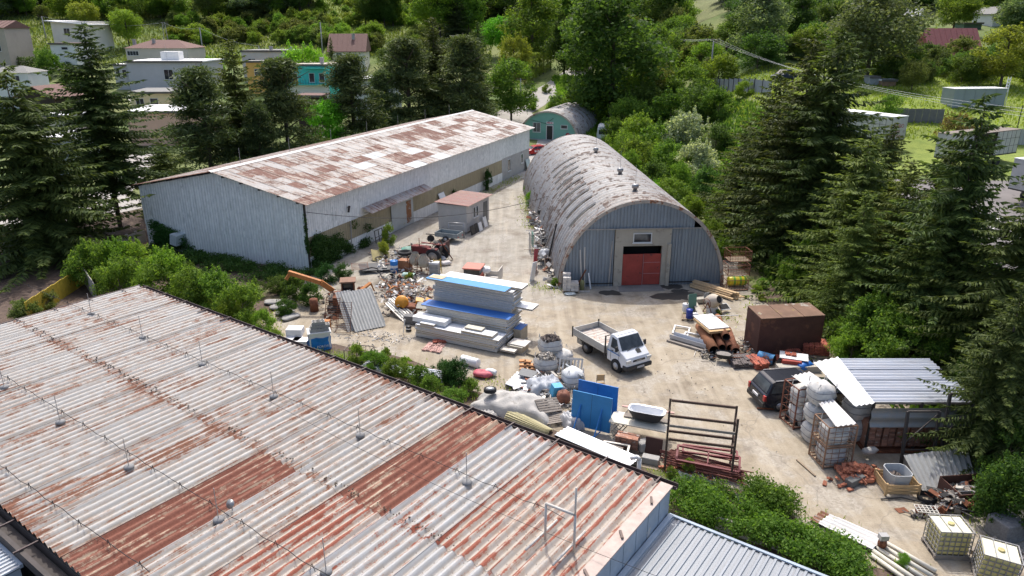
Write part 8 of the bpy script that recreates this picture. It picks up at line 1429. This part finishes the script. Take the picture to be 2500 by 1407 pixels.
for k in range(3):
    b = MB(); rr = .42 - .04 * k; b.smooth = True; b.corr(PI * 1.0, 2.3, PI / 10, .05, nl=1, fn=lambda x, y, z: ((rr * (1 - .55 * y / 2.3) + z) * -math.cos(x), y, (rr * (1 - .55 * y / 2.3) + z) * math.sin(x) + .02)); one('curved_sheet', ('outer', 'middle', 'inner')[k] + ' pale yellow corrugated sheet curled along the eave', 'sheet', b, M_yel, gp(1250 - 4 * k, 1022, .03 * k), yw((1245, 1020), (1325, 1052)) - PI / 2)
pallet('upper grey pallet leaning by the pale tarpaulin', 1318, 1030, .7, .35, rot=(.5, .1, .45), mat=M_oldw); pallet('lower grey pallet beside the leaning one', 1335, 1045, .4, .05, rot=(.1, 0, .3), mat=M_oldw)
for k in range(9):
    psheet('sheet in the grey corrugated stack by the eave' if k < 8 else 'bright zinc top sheet of the stack by the eave', (P(1352, 1062, .05 + .07 * k), P(1385, 1042, .05 + .07 * k), P(1562, 1118, .05 + .07 * k), P(1535, 1140, .05 + .07 * k)), 1.0, .25, .05, M_zn if k == 8 else M_znd, grp='corrugated stack by the eave')
wframe('grey wooden window frame lying by the eave', 1445, 1128, 1.1, .9, (.15, 0, -.5), M_oldw, .35); wframe('second grey frame under the first by the eave', 1465, 1120, 1.2, .8, (.1, 0, -.3), M_alu, .3); t = thing('vent_pipe', 'white bent plastic vent pipe at the eave corner', 'pipe', tuple(gp(1558, 1170))); b = MB(); b.tube((0, 0, 0), (0, 0, .95), .09, 12); b.tube((0, 0, .95), (-.12, 0, 1.08), .09, 12); b.tube((-.12, 0, 1.08), (-.38, -.1, 1.08), .09, 12); b.build('pipe', M_plw, t)
for k in range(2): ladder(('left', 'right')[k] + ' weathered step ladder leaning behind the blue boards', 1480 + 10 * k, 1062, .45, 1.5, (.6, 0, rad(-60)), M_oldw, 6, name='step_ladder', cat='ladder', z=.1)
# bulk bags of rubble and small piles left of the truck
for (px, py, z, r, h, lb, f_, m) in ((1342, 882, .55, .62, .85, 'rear open bulk bag full of dark scrap', M_scr, M_bag), (1332, 905, .02, .60, .8, 'front open bulk bag full of pale scrap', mk('rubble_pale', (.33, .30, .26), .9, var=.5, vs_=9), M_bag), (1372, 885, .0, .55, .75, 'closed pale bulk bag under the rear one', None, M_bag), (1398, 940, .0, .55, .95, 'white bulk bag with blue print beside the blue boards', None, mk('bag_print_blue', (.6, .61, .61), .7, var=.1, spots=[((.2, .42, .5), .64, 1.6)]))): q = gp(px, py, z); bigbag(lb, tuple(q), r, h, .3, f_, m, seed=px)
for k in range(4): wframe(('first', 'second', 'third', 'fourth')[k] + ' grey window sash leaning behind the front bulk bag', 1362 + 9 * k, 915, .7, .9, (1.1, 0, -.3), M_alu, .05)
b = MB(); b.ob((0, 0, .5), (.08, 1.6, 1.0)); one('glass_sheets', 'grey glass sheets leaning by the white printed bag', 'glass', b, mk('glass_grey', (.33, .36, .37), .2, var=.1), gp(1418, 935), rot=(0, -.5, .5)); t = thing('foil_roll', 'white foil roll lying behind the eave shrubs', 'roll', tuple(gp(1128, 888)), yw((1128, 888), (1170, 900))); b = MB(); b.lathe([(.25, 0), (.27, .02), (.27, 1.1), (.25, 1.12)], 16, Matrix.Translation((0, 0, .27)) @ Euler((0, PI / 2, 0)).to_matrix().to_4x4()); b.build('roll', M_plw, t); sack('pink-red plastic sack beside the white roll', 1180, 920, 1.1, .7, .35, -.2, mk('sack_pink', (.45, .09, .12), .6, var=.2), seed=5); sack('white foil scrap on the pink sack', 1198, 918, .7, .4, .4, -.3, M_plw, seed=7, name='plastic_bag')
for k in range(10): b = MB(); b.box((0, 0, 0), (.38, .25, .1)); one('clay_block', 'orange clay block in the small stack left of the bulk bags', 'block', b, mk('clay_orange', (.48, .25, .12), .9, var=.2, orand=.25), gp(1268 + 11 * (k % 4), 906 - 5 * (k // 4), .02 + .11 * (k // 4)), -.3 + .2 * (k % 3), group='orange clay blocks')
for k in range(5): psheet('grey sheet in the short pile behind the grey tarpaulin', (P(1232, 938, .06 + .06 * k), P(1262, 908, .06 + .06 * k), P(1310, 925, .06 + .06 * k), P(1285, 958, .06 + .06 * k)), 1.0, .2, .04, M_zn if k == 4 else M_znd, grp='short sheet pile')
b = MB(); b.ob((0, 0, .05), (.9, .7, .03)); one('slate_board', 'dark panel lying on the short grey sheet pile', 'panel', b, mk('panel_slate', (.07, .08, .09), .5), gp(1288, 930, .4), rot=(.1, .1, -.3)); b = MB(); b.ob((0, 0, .3), (.5, .4, .6)); one('blue_crate', 'small light blue plastic box in the scrap by the boards', 'box', b, mk('plastic_light_blue', (.08, .38, .62), .5), gp(1355, 975, .25), rot=(.2, .1, .4)); sack('rust-brown cushion-like lump beside the blue boards', 1375, 985, .7, .6, .7, .2, mk('leather_brown', (.25, .10, .06), .7, var=.25), seed=3, name='armchair_cushion', cat='cushion')
for k in range(2): b = MB(); b.tube(gp(1285, 868) + Vector((0, .12 * k, .05)), gp(1322, 880) + Vector((0, .12 * k, .05)), .03, 6); one('iron_bar', ('left', 'right')[k] + ' iron bar lying between panel stack and bulk bag', 'bar', b, M_dark)
# ---- orange wreck parts, white trims and small pails in the scrap heap by the panels ----
t = thing('machine_wreck', 'orange and brown machine wreck in the scrap heap', 'machine', tuple(gp(1010, 765)), rad(-8)); b = MB(); b.box((-.9, -.4, .25), (.6, .4, .6)); b.build('chassis', M_ru, t, bevel=.05); b = MB(); b.lathe([(.42, -.25), (.48, 0), (.40, .25)], 14, Matrix.Translation((-.75, -.1, .75)) @ Euler((1.2, .2, 0)).to_matrix().to_4x4()); b.build('fender', mk('paint_orange', (.62, .26, .02), .5, var=.15), t); b = MB(); b.ob((.4, .1, .85), (.5, .4, .25), (.3, .2, .2)); b.ob((.95, .2, .8), (.35, .4, .3), (.1, .4, .1)); b.build('hood', mk('paint_orange', (.62, .26, .02)), t); wheel(t, -.8, -.45, .28, .16, -1)
for k in range(2): b = MB(); b.ob((0, 0, 0), (1.5, .5, .06), (.7, 0, 0)); one('cream_door', ('upper', 'lower')[k] + ' cream car door panel on the orange wreck', 'panel', b, M_cream, gp(1045, 772 + 14 * k, .7 - .25 * k), rad(-14))
b = MB(); b.path([(math.cos(a * .4) * .6, math.sin(a * .4) * .5, .9 + .1 * math.sin(a)) for a in range(30)], .02, 5); one('cable_coil', 'pale coil of hose lying on the orange wreck', 'hose', b, M_alu, gp(1000, 735)); drum('pail', 'dark pail with white lid at the edge of the scrap heap', 998, 808, .18, .32, M_black, band=M_plw, cat='pail'); b = MB(); b.ob((0, 0, .3), (.95, .5, .5)); one('grey_crate', 'dark grey box at the front of the scrap heap', 'box', b, mk('box_grey_dark', (.13, .13, .13), .8), gp(1006, 790), rad(-10)); b = MB(); b.tube((0, 0, .05), (.15, -.1, 1.0), .03, 6); one('white_pipe', 'thin white pipe propped beside the leaning sheets', 'pipe', b, M_plw, gp(985, 815))
for k in range(6): b = MB(); b.ob((0, 0, 0), (2.2, .12, .1)); one('gutter_length', 'grey gutter length in the bundle beside the leaning sheets', 'gutter', b, (M_alu, M_znd, M_asb)[k % 3], gp(965 + 4 * k, 775 - 2 * k, .3 + .05 * k), rot=(.0, .3, rad(-48)), group='gutter lengths by the scrap heap')
b = MB(); b.box((0, 0, 0), (1.6, 1.2, .04)); one('wood_panel', 'olive wooden panel leaning by the hall wall', 'panel', b, mk('ply_olive', (.33, .28, .13), .9, var=.25), gp(910, 640, .1), rot=(.6, .3, .5)); b = MB(); b.box((0, 0, 0), (2.4, 1.4, .03)); one('dark_tarp', 'dark flat cover lying behind the excavator cab', 'cover', b, mk('cover_dark', (.10, .10, .10), .8), gp(880, 672, .3), rot=(.1, .05, .3)); b = MB()
for x in (0, .6, 1.2): b.bar((x, 0, 0), (x, 0, 1.1), .05)
b.bar((0, 0, 1.1), (1.2, 0, 1.1), .05); b.bar((0, 0, .5), (1.2, 0, .5), .04); one('iron_gate', 'small dark iron gate leaning at the hall wall', 'gate', b, M_dark, hallpt(8.5, -.6, 0), rot=(-.1, 0, sy)); b = MB(); b.tube((0, 0, 0), (.1, 0, 2.8), .05, 6); one('standing_post', 'grey post standing against the hall lower cladding', 'post', b, M_steel, hallpt(5.2, -.35, 0)); sack('blue foil bag in the ivy at the gable foot', 510, 690, .9, .6, .5, .2, mk('tarp_blue', (.01, .12, .42)), name='plastic_bag', seed=8); b = MB(); b.box((0, 0, 0), (1.1, .7, .9)); one('old_cabinet', 'pale blue cabinet half sunk in ivy at the gable', 'cabinet', b, mk('cabinet_pale', (.45, .5, .5), .6), hallpt(-1.0, HWd - 4.2, .8), rot=(.2, 0, sy))
for k in range(4): sack('grey flat stone slab heap by the dark shrubs', 668 + 14 * k, 742 + 12 * k, 1.3, .8, .25, .3 * k, M_block, name='stone_slab', seed=k, cat='stone')
